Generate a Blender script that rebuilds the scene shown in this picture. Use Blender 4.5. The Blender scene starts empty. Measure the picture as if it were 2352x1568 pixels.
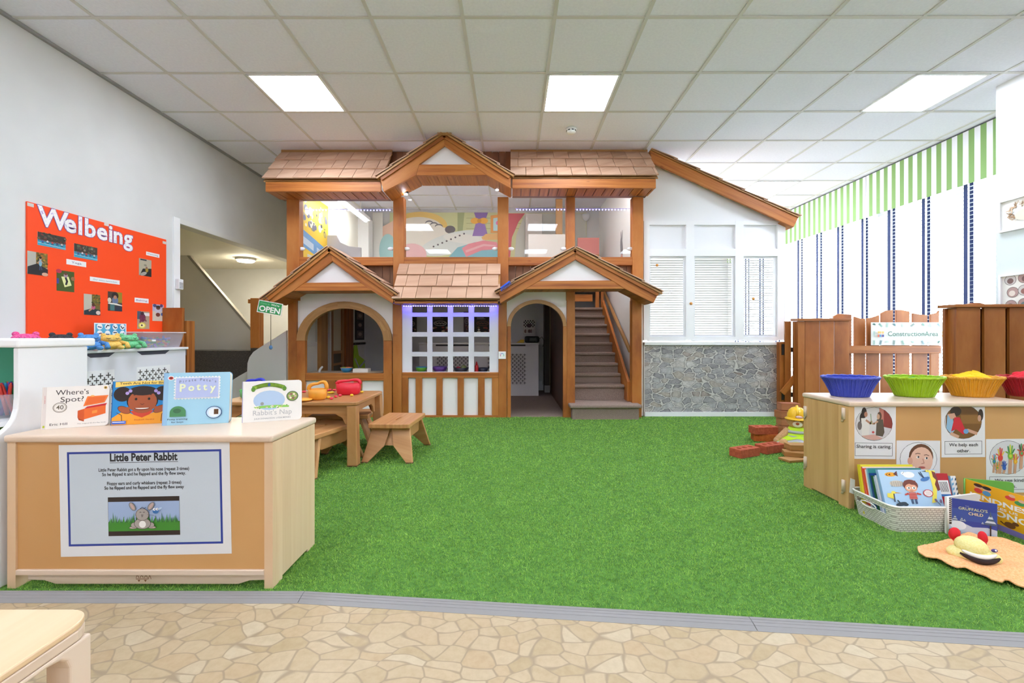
import bpy, bmesh, math, random
import numpy as np
from mathutils import Vector, Matrix
from mathutils.geometry import tessellate_polygon

R = random.Random(7)
SC = bpy.context.scene
COL = SC.collection
# ------------------------------------------------------------ camera, world, exposure
CAMZ = 0.912          # eye height of the photographer's tripod
cam_d = bpy.data.cameras.new('camera')
cam = bpy.data.objects.new('camera', cam_d)
COL.objects.link(cam)
cam.location = (0, 0, CAMZ)
cam.rotation_euler = (math.pi / 2, 0, math.radians(0.05))
cam_d.sensor_width = 36
cam_d.lens = 1000 / 2352 * 36
cam_d.shift_y = -14 / 2352
cam_d.clip_start = 0.05
SC.camera = cam
w = bpy.data.worlds.new('daylight')
SC.world = w
w.use_nodes = True
wn = w.node_tree.nodes['Background']
wn.inputs[0].default_value = (0.90, 0.955, 1.0, 1)
wn.inputs[1].default_value = 7.5
wt = w.node_tree                      # bright overcast sky above, darker ground below
wc = wt.nodes.new('ShaderNodeTexCoord')
ws = wt.nodes.new('ShaderNodeSeparateXYZ')
wr = wt.nodes.new('ShaderNodeValToRGB')
wt.links.new(wc.outputs['Generated'], ws.inputs[0])
wt.links.new(ws.outputs[2], wr.inputs[0])
wr.color_ramp.elements[0].position = 0.0
wr.color_ramp.elements[0].color = (0.74, 0.80, 0.84, 1)
wr.color_ramp.elements[1].position = 0.06
wr.color_ramp.elements[1].color = (0.90, 0.955, 1.0, 1)
wt.links.new(wr.outputs[0], wn.inputs[0])
SC.view_settings.view_transform = 'Standard'
SC.view_settings.look = 'None'
SC.view_settings.gamma = 1.0
SC.view_settings.use_curve_mapping = False
SC.view_settings.exposure = 1.25
CEILING_LAMP = 14.0
SC.cycles.use_denoising = True
SC.cycles.max_bounces = 8
SC.cycles.diffuse_bounces = 5
SC.cycles.glossy_bounces = 3
SC.cycles.transmission_bounces = 4
SC.cycles.transparent_max_bounces = 10
SC.cycles.caustics_reflective = False
SC.cycles.caustics_refractive = False
SC.cycles.sample_clamp_indirect = 6.0


def portal(loc, rot, sx, sy):
    d = bpy.data.lights.new('daylight_portal', 'AREA')
    d.shape = 'RECTANGLE'
    d.size, d.size_y = sx, sy
    d.cycles.is_portal = True
    o = bpy.data.objects.new('daylight_portal', d)
    COL.objects.link(o)
    o.location = loc
    o.rotation_euler = rot


portal((4.80, 6.55, 1.6), (0, math.pi / 2, 0), 2.6, 5.7)


# ------------------------------------------------------------ projection of photograph measurements to places
def P(px, py, D):
    return ((px - 1176) / 1000 * D, D, CAMZ + (770 - py) / 1000 * D)


def PXW(px, py, X):       # on a wall x = X
    D = X * 1000 / (px - 1176)
    return (X, D, CAMZ + (770 - py) / 1000 * D)


# ------------------------------------------------------------ materials
MATS = {}


def lin(c):
    if isinstance(c, str):
        c = [int(c[i:i + 2], 16) for i in (0, 2, 4)]
    return tuple(((v / 255) / 12.92 if v / 255 <= 0.04045 else ((v / 255 + 0.055) / 1.055) ** 2.4) for v in c) + (1.0,)


def new_mat(name):
    m = bpy.data.materials.new(name)
    m.use_nodes = True
    nt = m.node_tree
    return m, nt, nt.nodes['Principled BSDF'], nt.nodes['Material Output']


def C(hexc, rough=0.55, metal=0.0, key=None):
    k = ('C', hexc, rough, metal)
    if k not in MATS:
        m, nt, b, o = new_mat('paint_' + hexc)
        b.inputs['Base Color'].default_value = lin(hexc)
        b.inputs['Roughness'].default_value = rough
        b.inputs['Metallic'].default_value = metal
        MATS[k] = m
    return MATS[k]


def emit(hexc, s):
    k = ('E', hexc, s)
    if k not in MATS:
        m, nt, b, o = new_mat('lit_' + hexc)
        b.inputs['Base Color'].default_value = lin('ffffff')
        b.inputs['Emission Color'].default_value = lin(hexc)
        b.inputs['Emission Strength'].default_value = s
        MATS[k] = m
    return MATS[k]


def N(nt, typ, **kw):
    n = nt.nodes.new(typ)
    for k, v in kw.items():
        if k in n.inputs.keys() if isinstance(k, str) else False:
            n.inputs[k].default_value = v
        else:
            setattr(n, k, v)
    return n


def ramp(nt, stops, interp='LINEAR'):
    n = nt.nodes.new('ShaderNodeValToRGB')
    e = n.color_ramp.elements
    n.color_ramp.interpolation = interp
    while len(e) < len(stops):
        e.new(0.5)
    for i, (p, c) in enumerate(stops):
        e[i].position = p
        e[i].color = lin(c) if isinstance(c, str) else c
    return n


def mapping(nt, src, scale=(1, 1, 1), rot=(0, 0, 0)):
    n = nt.nodes.new('ShaderNodeMapping')
    n.inputs['Scale'].default_value = scale
    n.inputs['Rotation'].default_value = rot
    nt.links.new(src, n.inputs['Vector'])
    return n.outputs[0]


def mixc(nt, a, b, f, blend='MIX'):
    n = nt.nodes.new('ShaderNodeMix')
    n.data_type = 'RGBA'
    n.blend_type = blend
    for s, v in (('A', a), ('B', b)):
        sock = [i for i in n.inputs if i.name == s and i.type == 'RGBA'][0]
        if isinstance(v, (tuple, list)):
            sock.default_value = v
        else:
            nt.links.new(v, sock)
    fs = [i for i in n.inputs if i.name == 'Factor' and i.type == 'VALUE'][0]
    if isinstance(f, (int, float)):
        fs.default_value = f
    else:
        nt.links.new(f, fs)
    return [o for o in n.outputs if o.type == 'RGBA'][0]


def noise(nt, vec, scale, detail=3, rough=0.5):
    n = nt.nodes.new('ShaderNodeTexNoise')
    n.inputs['Scale'].default_value = scale
    n.inputs['Detail'].default_value = detail
    n.inputs['Roughness'].default_value = rough
    if vec is not None:
        nt.links.new(vec, n.inputs['Vector'])
    return n


def bump(nt, b, height, strength, dist=0.01):
    n = nt.nodes.new('ShaderNodeBump')
    n.inputs['Strength'].default_value = strength
    n.inputs['Distance'].default_value = dist
    nt.links.new(height, n.inputs['Height'])
    nt.links.new(n.outputs[0], b.inputs['Normal'])


def wood(name, c1, c2, c3, rough=0.42, vs=26, us=1.3, tone=0.5, knots=True):
    """planed timber: grain runs along u of each piece; every piece has its own place in the tone noise"""
    if name in MATS:
        return MATS[name]
    m, nt, b, o = new_mat(name)
    uv = nt.nodes.new('ShaderNodeUVMap').outputs[0]
    g = noise(nt, mapping(nt, uv, (us, vs, 1)), 1.0, 5, 0.6)
    r = ramp(nt, [(0.3, c1), (0.5, c2), (0.72, c3)])
    nt.links.new(g.outputs[0], r.inputs[0])
    t = noise(nt, mapping(nt, uv, (0.06, 0.06, 1)), 1.0, 1)
    tr = ramp(nt, [(0.3, (1 - tone * .55,) * 3 + (1,)), (0.7, (1 + 0 * tone,) * 3 + (1,))])
    nt.links.new(t.outputs[0], tr.inputs[0])
    col = mixc(nt, r.outputs[0], tr.outputs[0], 1.0, 'MULTIPLY')
    if knots:
        v = nt.nodes.new('ShaderNodeTexVoronoi')
        v.inputs['Scale'].default_value = 1.0
        nt.links.new(mapping(nt, uv, (3.1, 7.5, 1)), v.inputs['Vector'])
        kr = ramp(nt, [(0.02, (1, 1, 1, 1)), (0.09, (0, 0, 0, 1))])
        nt.links.new(v.outputs['Distance'], kr.inputs[0])
        col = mixc(nt, col, lin(c1), kr.outputs[0])
    nt.links.new(col, b.inputs['Base Color'])
    b.inputs['Roughness'].default_value = rough
    MATS[name] = m
    return m


def speckle(name, c1, c2, scale, rough=0.8, bmp=0.0, detail=2):
    if name in MATS:
        return MATS[name]
    m, nt, b, o = new_mat(name)
    tc = nt.nodes.new('ShaderNodeTexCoord').outputs['Object']
    n = noise(nt, tc, scale, detail, 0.6)
    r = ramp(nt, [(0.35, c1), (0.65, c2)])
    nt.links.new(n.outputs[0], r.inputs[0])
    nt.links.new(r.outputs[0], b.inputs['Base Color'])
    b.inputs['Roughness'].default_value = rough
    if bmp:
        bump(nt, b, n.outputs[0], bmp)
    MATS[name] = m
    return m


def glass(name='clear_glass', tint=(0.97, 0.98, 0.98, 1), refl=1.0, ior=1.45):
    if name in MATS:
        return MATS[name]
    m, nt, b, o = new_mat(name)
    nt.nodes.remove(b)
    t = nt.nodes.new('ShaderNodeBsdfTransparent')
    t.inputs[0].default_value = tint
    g = nt.nodes.new('ShaderNodeBsdfGlossy')
    g.inputs['Roughness'].default_value = 0.02
    f = nt.nodes.new('ShaderNodeFresnel')
    f.inputs[0].default_value = ior
    mx = nt.nodes.new('ShaderNodeMixShader')
    ge = nt.nodes.new('ShaderNodeNewGeometry')      # reflect on entering only: the pane is thin
    iv = nt.nodes.new('ShaderNodeMath')
    iv.operation = 'SUBTRACT'
    iv.inputs[0].default_value = 1.0
    nt.links.new(ge.outputs['Backfacing'], iv.inputs[1])
    ml = nt.nodes.new('ShaderNodeMath')
    ml.operation = 'MULTIPLY'
    nt.links.new(f.outputs[0], ml.inputs[0])
    nt.links.new(iv.outputs[0], ml.inputs[1])
    nt.links.new(ml.outputs[0], mx.inputs[0])
    nt.links.new(t.outputs[0], mx.inputs[1])
    nt.links.new(g.outputs[0], mx.inputs[2])
    nt.links.new(mx.outputs[0], o.inputs[0])
    MATS[name] = m
    return m


def milky(name, hexc, alpha, rough=0.3):
    """thin translucent plastic"""
    if name in MATS:
        return MATS[name]
    m, nt, b, o = new_mat(name)
    b.inputs['Base Color'].default_value = lin(hexc)
    b.inputs['Roughness'].default_value = rough
    t = nt.nodes.new('ShaderNodeBsdfTransparent')
    mx = nt.nodes.new('ShaderNodeMixShader')
    mx.inputs[0].default_value = alpha
    nt.links.new(t.outputs[0], mx.inputs[1])
    nt.links.new(b.outputs[0], mx.inputs[2])
    nt.links.new(mx.outputs[0], o.inputs[0])
    MATS[name] = m
    return m


# ------------------------------------------------------------ objects
MW = {}       # object name -> world matrix (no depsgraph needed)


def thing(name, label, cat, loc=(0, 0, 0), rz=0.0, group=None, kind=None):
    o = bpy.data.objects.new(name, None)
    COL.objects.link(o)
    o.empty_display_size = 0.05
    o.location = loc
    o.rotation_euler = (0, 0, rz)
    MW[o.name] = Matrix.Translation(loc) @ Matrix.Rotation(rz, 4, 'Z')
    tag(o, label, cat, group, kind)
    return o


def tag(o, label=None, cat=None, group=None, kind=None):
    for k, v in (('label', label), ('category', cat), ('group', group), ('kind', kind)):
        if v:
            o[k] = v
    return o


def dup(root, loc, rz, label=None, group=None):
    r = root.copy()
    COL.objects.link(r)
    r.location = loc
    r.rotation_euler = (0, 0, rz)
    MW[r.name] = Matrix.Translation(loc) @ Matrix.Rotation(rz, 4, 'Z')
    if label:
        r['label'] = label
    if group:
        r['group'] = group
    for ch in list(root.children):
        c = ch.copy()
        COL.objects.link(c)
        c.parent = r
        for g in list(ch.children):
            d = g.copy()
            COL.objects.link(d)
            d.parent = c
    return r


TXT = {}


def text_geo(s, bold=0.0):
    k = (s, bold)
    if k not in TXT:
        cu = bpy.data.curves.new('lettering_curve', 'FONT')
        cu.body = s
        cu.resolution_u = 3
        cu.offset = bold
        o = bpy.data.objects.new('lettering_curve', cu)
        me = bpy.data.meshes.new_from_object(o)
        vs = [tuple(v.co) for v in me.vertices]
        fs = [tuple(p.vertices) for p in me.polygons]
        bpy.data.objects.remove(o)
        bpy.data.curves.remove(cu)
        bpy.data.meshes.remove(me)
        TXT[k] = (vs, fs)
    return TXT[k]


CAPH = 0.69


class MB:
    def __init__(s):
        s.V, s.F, s.FM, s.FE, s.FS, s.E, s.M = [], [], [], [], [], [], []

    def mi(s, m):
        if m not in s.M:
            s.M.append(m)
        return s.M.index(m)

    def el(s, U=(1, 0, 0)):
        U = Vector(U).normalized()
        a = U.orthogonal().normalized()
        b = U.cross(a)
        s.E.append((U, a * 1.0 + b * 0.83, R.uniform(0, 90), R.uniform(0, 90)))
        return len(s.E) - 1

    def add(s, vs, fs, m, U=(1, 0, 0), smooth=False):
        n = len(s.V)
        s.V += [tuple(v) for v in vs]
        e = s.el(U)
        k = s.mi(m)
        for f in fs:
            s.F.append(tuple(i + n for i in f))
            s.FM.append(k)
            s.FE.append(e)
            s.FS.append(smooth)

    def box(s, a, b, m, U=None):
        x0, y0, z0 = [min(p, q) for p, q in zip(a, b)]
        x1, y1, z1 = [max(p, q) for p, q in zip(a, b)]
        if U is None:
            d = (x1 - x0, y1 - y0, z1 - z0)
            U = [(1, 0, 0), (0, 1, 0), (0, 0, 1)][d.index(max(d))]
        s.add([(x0, y0, z0), (x1, y0, z0), (x1, y1, z0), (x0, y1, z0), (x0, y0, z1), (x1, y0, z1), (x1, y1, z1), (x0, y1, z1)],
              [(0, 3, 2, 1), (4, 5, 6, 7), (0, 1, 5, 4), (1, 2, 6, 5), (2, 3, 7, 6), (3, 0, 4, 7)], m, U)

    def mbox(s, M, sx, sy, sz, m):
        """box of full sizes centred on the matrix M"""
        vs = [M @ Vector((x * sx / 2, y * sy / 2, z * sz / 2)) for z in (-1, 1) for x, y in ((-1, -1), (1, -1), (1, 1), (-1, 1))]
        d = (sx, sy, sz)
        U = M.to_3x3() @ Vector([(1, 0, 0), (0, 1, 0), (0, 0, 1)][d.index(max(d))])
        s.add(vs, [(0, 3, 2, 1), (4, 5, 6, 7), (0, 1, 5, 4), (1, 2, 6, 5), (2, 3, 7, 6), (3, 0, 4, 7)], m, U)

    def beam(s, p, q, wd, ht, m, up=(0, 0, 1)):
        p, q = Vector(p), Vector(q)
        x = (q - p).normalized()
        y = Vector(up).cross(x).normalized()
        z = x.cross(y)
        M = Matrix((x, y, z)).transposed().to_4x4()
        M.translation = (p + q) / 2
        s.mbox(M, (q - p).length, wd, ht, m)

    def prism(s, loops, fr, d0, d1, m, U=(1, 0, 0), smooth=False):
        """extrude a polygon (with holes) given as 2D loops; fr(u, v, d) -> 3D"""
        if not isinstance(loops[0][0], (tuple, list)):
            loops = [loops]
        flat = [p for l in loops for p in l]
        n = len(flat)
        if len(loops) == 1:
            tris = [tuple(range(n))]
        else:
            tris = tessellate_polygon([[Vector((p[0], p[1], 0)) for p in l] for l in loops])
        vs = [fr(p[0], p[1], d0) for p in flat]
        fs = [tuple(t) for t in tris]
        if d1 is not None:
            vs += [fr(p[0], p[1], d1) for p in flat]
            fs += [tuple(i + n for i in reversed(t)) for t in tris]
            k = 0
            for l in loops:
                c = len(l)
                for i in range(c):
                    j = (i + 1) % c
                    fs.append((k + i, k + j, k + j + n, k + i + n))
                k += c
        s.add(vs, fs, m, U, smooth)

    def tube(s, pts, r, m, n=8, closed=False, caps=True):
        pts = [Vector(p) for p in pts]
        k = len(pts)
        rs = r if isinstance(r, (list, tuple)) else [r] * k
        vs, fs = [], []
        prev = None
        for i, p in enumerate(pts):
            if closed:
                t = (pts[(i + 1) % k] - pts[i - 1]).normalized()
            else:
                t = (pts[min(i + 1, k - 1)] - pts[max(i - 1, 0)]).normalized()
            a = t.orthogonal().normalized() if prev is None else (prev - t * prev.dot(t)).normalized()
            prev = a
            b = t.cross(a)
            for j in range(n):
                an = 2 * math.pi * j / n
                vs.append(p + (a * math.cos(an) + b * math.sin(an)) * rs[i])
        for i in range(k if closed else k - 1):
            i2 = (i + 1) % k
            for j in range(n):
                j2 = (j + 1) % n
                fs.append((i * n + j, i * n + j2, i2 * n + j2, i2 * n + j))
        if caps and not closed:
            fs.append(tuple(range(n - 1, -1, -1)))
            fs.append(tuple(range((k - 1) * n, k * n)))
        s.add(vs, fs, m, pts[-1] - pts[0] if (pts[-1] - pts[0]).length > 1e-6 else (1, 0, 0), True)

    def lathe(s, prof, c, m, n=24, sx=1.0, sy=1.0, M=None):
        """profile [(r, z)] turned about z; c = centre"""
        vs, fs = [], []
        M = M or Matrix.Identity(4)
        for r, z in prof:
            for j in range(n):
                a = 2 * math.pi * j / n
                vs.append(Vector(c) + M.to_3x3() @ Vector((r * sx * math.cos(a), r * sy * math.sin(a), z)))
        for i in range(len(prof) - 1):
            for j in range(n):
                j2 = (j + 1) % n
                fs.append((i * n + j, i * n + j2, (i + 1) * n + j2, (i + 1) * n + j))
        fs.append(tuple(range(n - 1, -1, -1)))
        fs.append(tuple(range((len(prof) - 1) * n, len(prof) * n)))
        s.add(vs, fs, m, (0, 0, 1), True)

    def ball(s, c, r, m, n=14, M=None):
        r = r if isinstance(r, (tuple, list)) else (r, r, r)
        M3 = (M or Matrix.Identity(4)).to_3x3()
        vs, fs = [], []
        k = n // 2
        for i in range(1, k):
            t = math.pi * i / k
            for j in range(n):
                a = 2 * math.pi * j / n
                vs.append(Vector(c) + M3 @ Vector((r[0] * math.sin(t) * math.cos(a), r[1] * math.sin(t) * math.sin(a), r[2] * math.cos(t))))
        top, bot = len(vs), len(vs) + 1
        vs += [Vector(c) + M3 @ Vector((0, 0, r[2])), Vector(c) + M3 @ Vector((0, 0, -r[2]))]
        for i in range(k - 2):
            for j in range(n):
                j2 = (j + 1) % n
                fs.append((i * n + j, (i + 1) * n + j, (i + 1) * n + j2, i * n + j2))
        for j in range(n):
            j2 = (j + 1) % n
            fs.append((top, j, j2))
            fs.append((bot, (k - 2) * n + j2, (k - 2) * n + j))
        s.add(vs, fs, m, (0, 0, 1), True)

    def build(s, name, parent=None, bevel=0.0, seg=2, solid=None, subsurf=0, local=False, normals=True):
        """one mesh object; vertices are world positions unless local (then in the space of the thing)"""
        if parent is not None:
            M = MW[parent.name]
            Mi = Matrix.Identity(4) if local else M.inverted()
        else:
            xs = [v[0] for v in s.V]
            ys = [v[1] for v in s.V]
            zs = [v[2] for v in s.V]
            M = Matrix.Translation(((min(xs) + max(xs)) / 2, (min(ys) + max(ys)) / 2, min(zs)))
            Mi = M.inverted()
        me = bpy.data.meshes.new(name)
        me.from_pydata([Mi @ Vector(v) for v in s.V], [], s.F)
        for m in s.M:
            me.materials.append(m)
        me.polygons.foreach_set('material_index', s.FM)
        me.polygons.foreach_set('use_smooth', s.FS)
        uv = me.uv_layers.new(name='grain')
        data = []
        for f, e in zip(s.F, s.FE):
            U, W, a, b = s.E[e]
            for i in f:
                p = Vector(s.V[i])
                data += [p.dot(U) + a, p.dot(W) + b]
        uv.data.foreach_set('uv', data)
        if normals:
            bm = bmesh.new()
            bm.from_mesh(me)
            bmesh.ops.recalc_face_normals(bm, faces=bm.faces)
            bm.to_mesh(me)
            bm.free()
        o = bpy.data.objects.new(name, me)
        COL.objects.link(o)
        if parent is not None:
            o.parent = parent
            MW[o.name] = MW[parent.name]
        else:
            o.matrix_world = M
            MW[o.name] = M
        if subsurf:
            md = o.modifiers.new('round', 'SUBSURF')
            md.levels = md.render_levels = subsurf
        if solid:
            md = o.modifiers.new('thick', 'SOLIDIFY')
            md.thickness = solid
            md.offset = 0
        if bevel:
            md = o.modifiers.new('edge', 'BEVEL')
            md.width = bevel
            md.segments = seg
            md.limit_method = 'ANGLE'
            md.angle_limit = math.radians(40)
            md.harden_normals = False
        return o


def xz(D):
    return lambda u, v, d: (u, D + d, v)


def yz(X):
    return lambda u, v, d: (X + d, u, v)


def struct(o):
    o['kind'] = 'structure'
    return o


class Art:
    """flat printed artwork: thin layers of ink on a sheet. Units: u, v in 0..1 across the sheet, v upwards"""
    def __init__(s, O, ux, uy, W, H, mb=None, lift=0.0006):
        s.O, s.ux, s.uy = Vector(O), Vector(ux).normalized(), Vector(uy).normalized()
        s.n = s.ux.cross(s.uy)
        s.W, s.H = W, H
        s.mb = mb or MB()
        s.d = lift
        s.rough = 0.5

    def pt(s, u, v):
        return s.O + s.ux * (u * s.W) + s.uy * (v * s.H) + s.n * s.d

    def _m(s, c):
        return C(c, s.rough) if isinstance(c, str) else c

    def poly(s, pts, c):
        s.d += 0.00006
        s.mb.add([s.pt(u, v) for u, v in pts], [tuple(range(len(pts)))], s._m(c))

    def rect(s, u0, v0, u1, v1, c):
        s.poly([(u0, v0), (u1, v0), (u1, v1), (u0, v1)], c)

    def frame(s, u0, v0, u1, v1, t, c):
        """rectangle outline, t in u units"""
        tv = t * s.W / s.H
        s.d += 0.00006
        o = [(u0, v0), (u1, v0), (u1, v1), (u0, v1)]
        i = [(u0 + t, v0 + tv), (u1 - t, v0 + tv), (u1 - t, v1 - tv), (u0 + t, v1 - tv)]
        s.mb.add([s.pt(*p) for p in o + i], [(k, (k + 1) % 4, (k + 1) % 4 + 4, k + 4) for k in range(4)], s._m(c))

    def ell(s, cu, cv, ru, rv, c, rot=0.0, n=20, a0=0.0, a1=360.0):
        pts = []
        full = a1 - a0 >= 360
        for k in range(n if full else n + 1):
            a = math.radians(a0 + (a1 - a0) * k / n)
            x, y = ru * s.W * math.cos(a), rv * s.H * math.sin(a)
            cr, sr = math.cos(rot), math.sin(rot)
            pts.append((cu + (x * cr - y * sr) / s.W, cv + (x * sr + y * cr) / s.H))
        s.poly(pts, c)

    def circ(s, cu, cv, ru, c, n=20):
        s.ell(cu, cv, ru, ru * s.W / s.H, c, 0, n)

    def line(s, pts, wd, c):
        """polyline, width in u units"""
        s.d += 0.00006
        q = [Vector((u * s.W, v * s.H)) for u, v in pts]
        for a, b in zip(q, q[1:]):
            if (b - a).length < 1e-9:
                continue
            t = (b - a).normalized()
            nn = Vector((-t.y, t.x)) * wd * s.W / 2
            e = t * wd * s.W * 0.25
            s.mb.add([s.pt(p.x / s.W, p.y / s.H) for p in (a - nn - e, b - nn + e, b + nn + e, a + nn - e)], [(0, 1, 2, 3)], s._m(c))

    def ring(s, cu, cv, ru, rv, wd, c, n=24):
        s.line([(cu + ru * math.cos(2 * math.pi * k / n), cv + rv * math.sin(2 * math.pi * k / n)) for k in range(n + 1)], wd, c)

    def txt(s, string, cu, cv, h, c, width=None, bold=0.0, align='C', slant=0.0, rot=0.0):
        """cap height h in v units; cv is the baseline; width squeezes the line to that share of u"""
        vs, fs = text_geo(string, bold)
        if not vs:
            return
        s.d += 0.00006
        x0, x1 = min(v[0] for v in vs), max(v[0] for v in vs)
        k = h * s.H / CAPH
        kx = k if width is None else width * s.W / max(x1 - x0, 1e-6)
        off = {'C': (x0 + x1) / 2, 'L': x0, 'R': x1}[align]
        cr, sr = math.cos(rot), math.sin(rot)
        out = []
        for x, y, z in vs:
            a, b2 = (x - off) * kx + y * k * slant, y * k
            out.append(s.pt(cu + (a * cr - b2 * sr) / s.W, cv + (a * sr + b2 * cr) / s.H))
        s.mb.add(out, fs, s._m(c))
# ------------------------------------------------------------ shared materials
WHITE = speckle('white_wall_paint', 'd8d8d8', 'dddddd', 3, 0.7)
WHITEP = C('eeeef0', 0.4)
PVC = C('f3f3f6', 0.3)
CREAM = C('f1eee2', 0.7)
PINE = wood('orange_pine', '8f4917', 'b66b28', 'c98440', 0.5, 26, 1.2, 0.36)
PINE2 = wood('yellow_pine', 'a5713c', 'b98750', 'c8985f', 0.42, 24, 1.2, 0.3)
DARKB = wood('dark_cedar_boards', '5c3a26', '835638', 'a47350', 0.55, 20, 1.2, 0.6)
SHING = wood('cedar_shingle', 'b78d72', 'cfa68a', 'debaa0', 0.7, 40, 1.0, 0.42, False)
BIRCH = wood('pale_birch', 'd6baa0', 'dfc7b0', 'e5d2be', 0.35, 14, 0.8, 0.16, False)
BIRCHP = speckle('birch_ply_back', 'c9965c', 'd0a066', 2.0, 0.4)
OAK = wood('golden_oak', 'ac7040', 'c58c56', 'd6a472', 0.4, 22, 1.3, 0.36, False)
BIRCHS = wood('warm_birch_side', 'dcb890', 'e6c6a2', 'edd3b4', 0.35, 12, 0.8, 0.16, False)
BIRCHG = wood('golden_birch_side', 'c2945c', 'd2a66e', 'dcb480', 0.35, 12, 0.8, 0.2, False)
FENCE = wood('stained_fence_pine', '7a3b10', 'a65e20', 'c27c3a', 0.5, 22, 1.0, 0.36)
CARPET = speckle('taupe_carpet', '7c6860', 'a18d81', 260, 0.95, 0.25)
DARKCARPET = speckle('charcoal_carpet', '33302f', '5a5653', 220, 0.95, 0.2)
GLASS = glass()
BLACK = C('1c1c1e', 0.4)
STEEL = C('c9cbd0', 0.25, 0.9)


def vinyl_mat():
    m, nt, b, o = new_mat('pebble_vinyl')
    tc = nt.nodes.new('ShaderNodeTexCoord').outputs['Object']
    d = noise(nt, tc, 6, 1)
    off = mixc(nt, tc, d.outputs['Color'], 0.045, 'LINEAR_LIGHT')
    vec = mapping(nt, off, (13.5, 21.0, 1), (0, 0, math.radians(14)))
    outs = []
    for feat in ('F1', 'DISTANCE_TO_EDGE'):
        v = nt.nodes.new('ShaderNodeTexVoronoi')
        v.feature = feat
        v.voronoi_dimensions = '2D'
        v.inputs['Scale'].default_value = 1
        v.inputs['Randomness'].default_value = 0.95
        nt.links.new(vec, v.inputs['Vector'])
        outs.append(v)
    tone = ramp(nt, [(0.0, 'b5a07d'), (0.25, 'bba685'), (0.5, 'c2ae8f'), (0.72, 'bba381'), (1.0, 'c8b89c')])
    sep = nt.nodes.new('ShaderNodeSeparateColor')
    nt.links.new(outs[0].outputs['Color'], sep.inputs[0])
    nt.links.new(sep.outputs[0], tone.inputs[0])
    n2 = noise(nt, tc, 38, 6, 0.65)
    nr = ramp(nt, [(0.35, (0.80, 0.76, 0.70, 1)), (0.6, (1, 1, 1, 1))])
    nt.links.new(n2.outputs[0], nr.inputs[0])
    col = mixc(nt, tone.outputs[0], nr.outputs[0], 0.5, 'MULTIPLY')
    v2 = nt.nodes.new('ShaderNodeTexVoronoi')
    v2.feature = 'F2'
    v2.voronoi_dimensions = '2D'
    v2.inputs['Scale'].default_value = 1
    v2.inputs['Randomness'].default_value = 0.95
    nt.links.new(vec, v2.inputs['Vector'])
    df = nt.nodes.new('ShaderNodeMath')
    df.operation = 'SUBTRACT'
    nt.links.new(v2.outputs['Distance'], df.inputs[0])
    nt.links.new(outs[0].outputs['Distance'], df.inputs[1])
    er = ramp(nt, [(0.025, (1, 1, 1, 1)), (0.11, (0, 0, 0, 1))])
    nt.links.new(df.outputs[0], er.inputs[0])
    cr = ramp(nt, [(0.78, (0, 0, 0, 1)), (0.95, (1, 1, 1, 1))])      # rounds the corners of the pebbles
    nt.links.new(outs[0].outputs['Distance'], cr.inputs[0])
    gap = mixc(nt, er.outputs[0], cr.outputs[0], 1.0, 'LIGHTEN')
    col = mixc(nt, col, lin('a08d73'), gap)
    nt.links.new(col, b.inputs['Base Color'])
    b.inputs['Roughness'].default_value = 0.5
    return m


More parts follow.
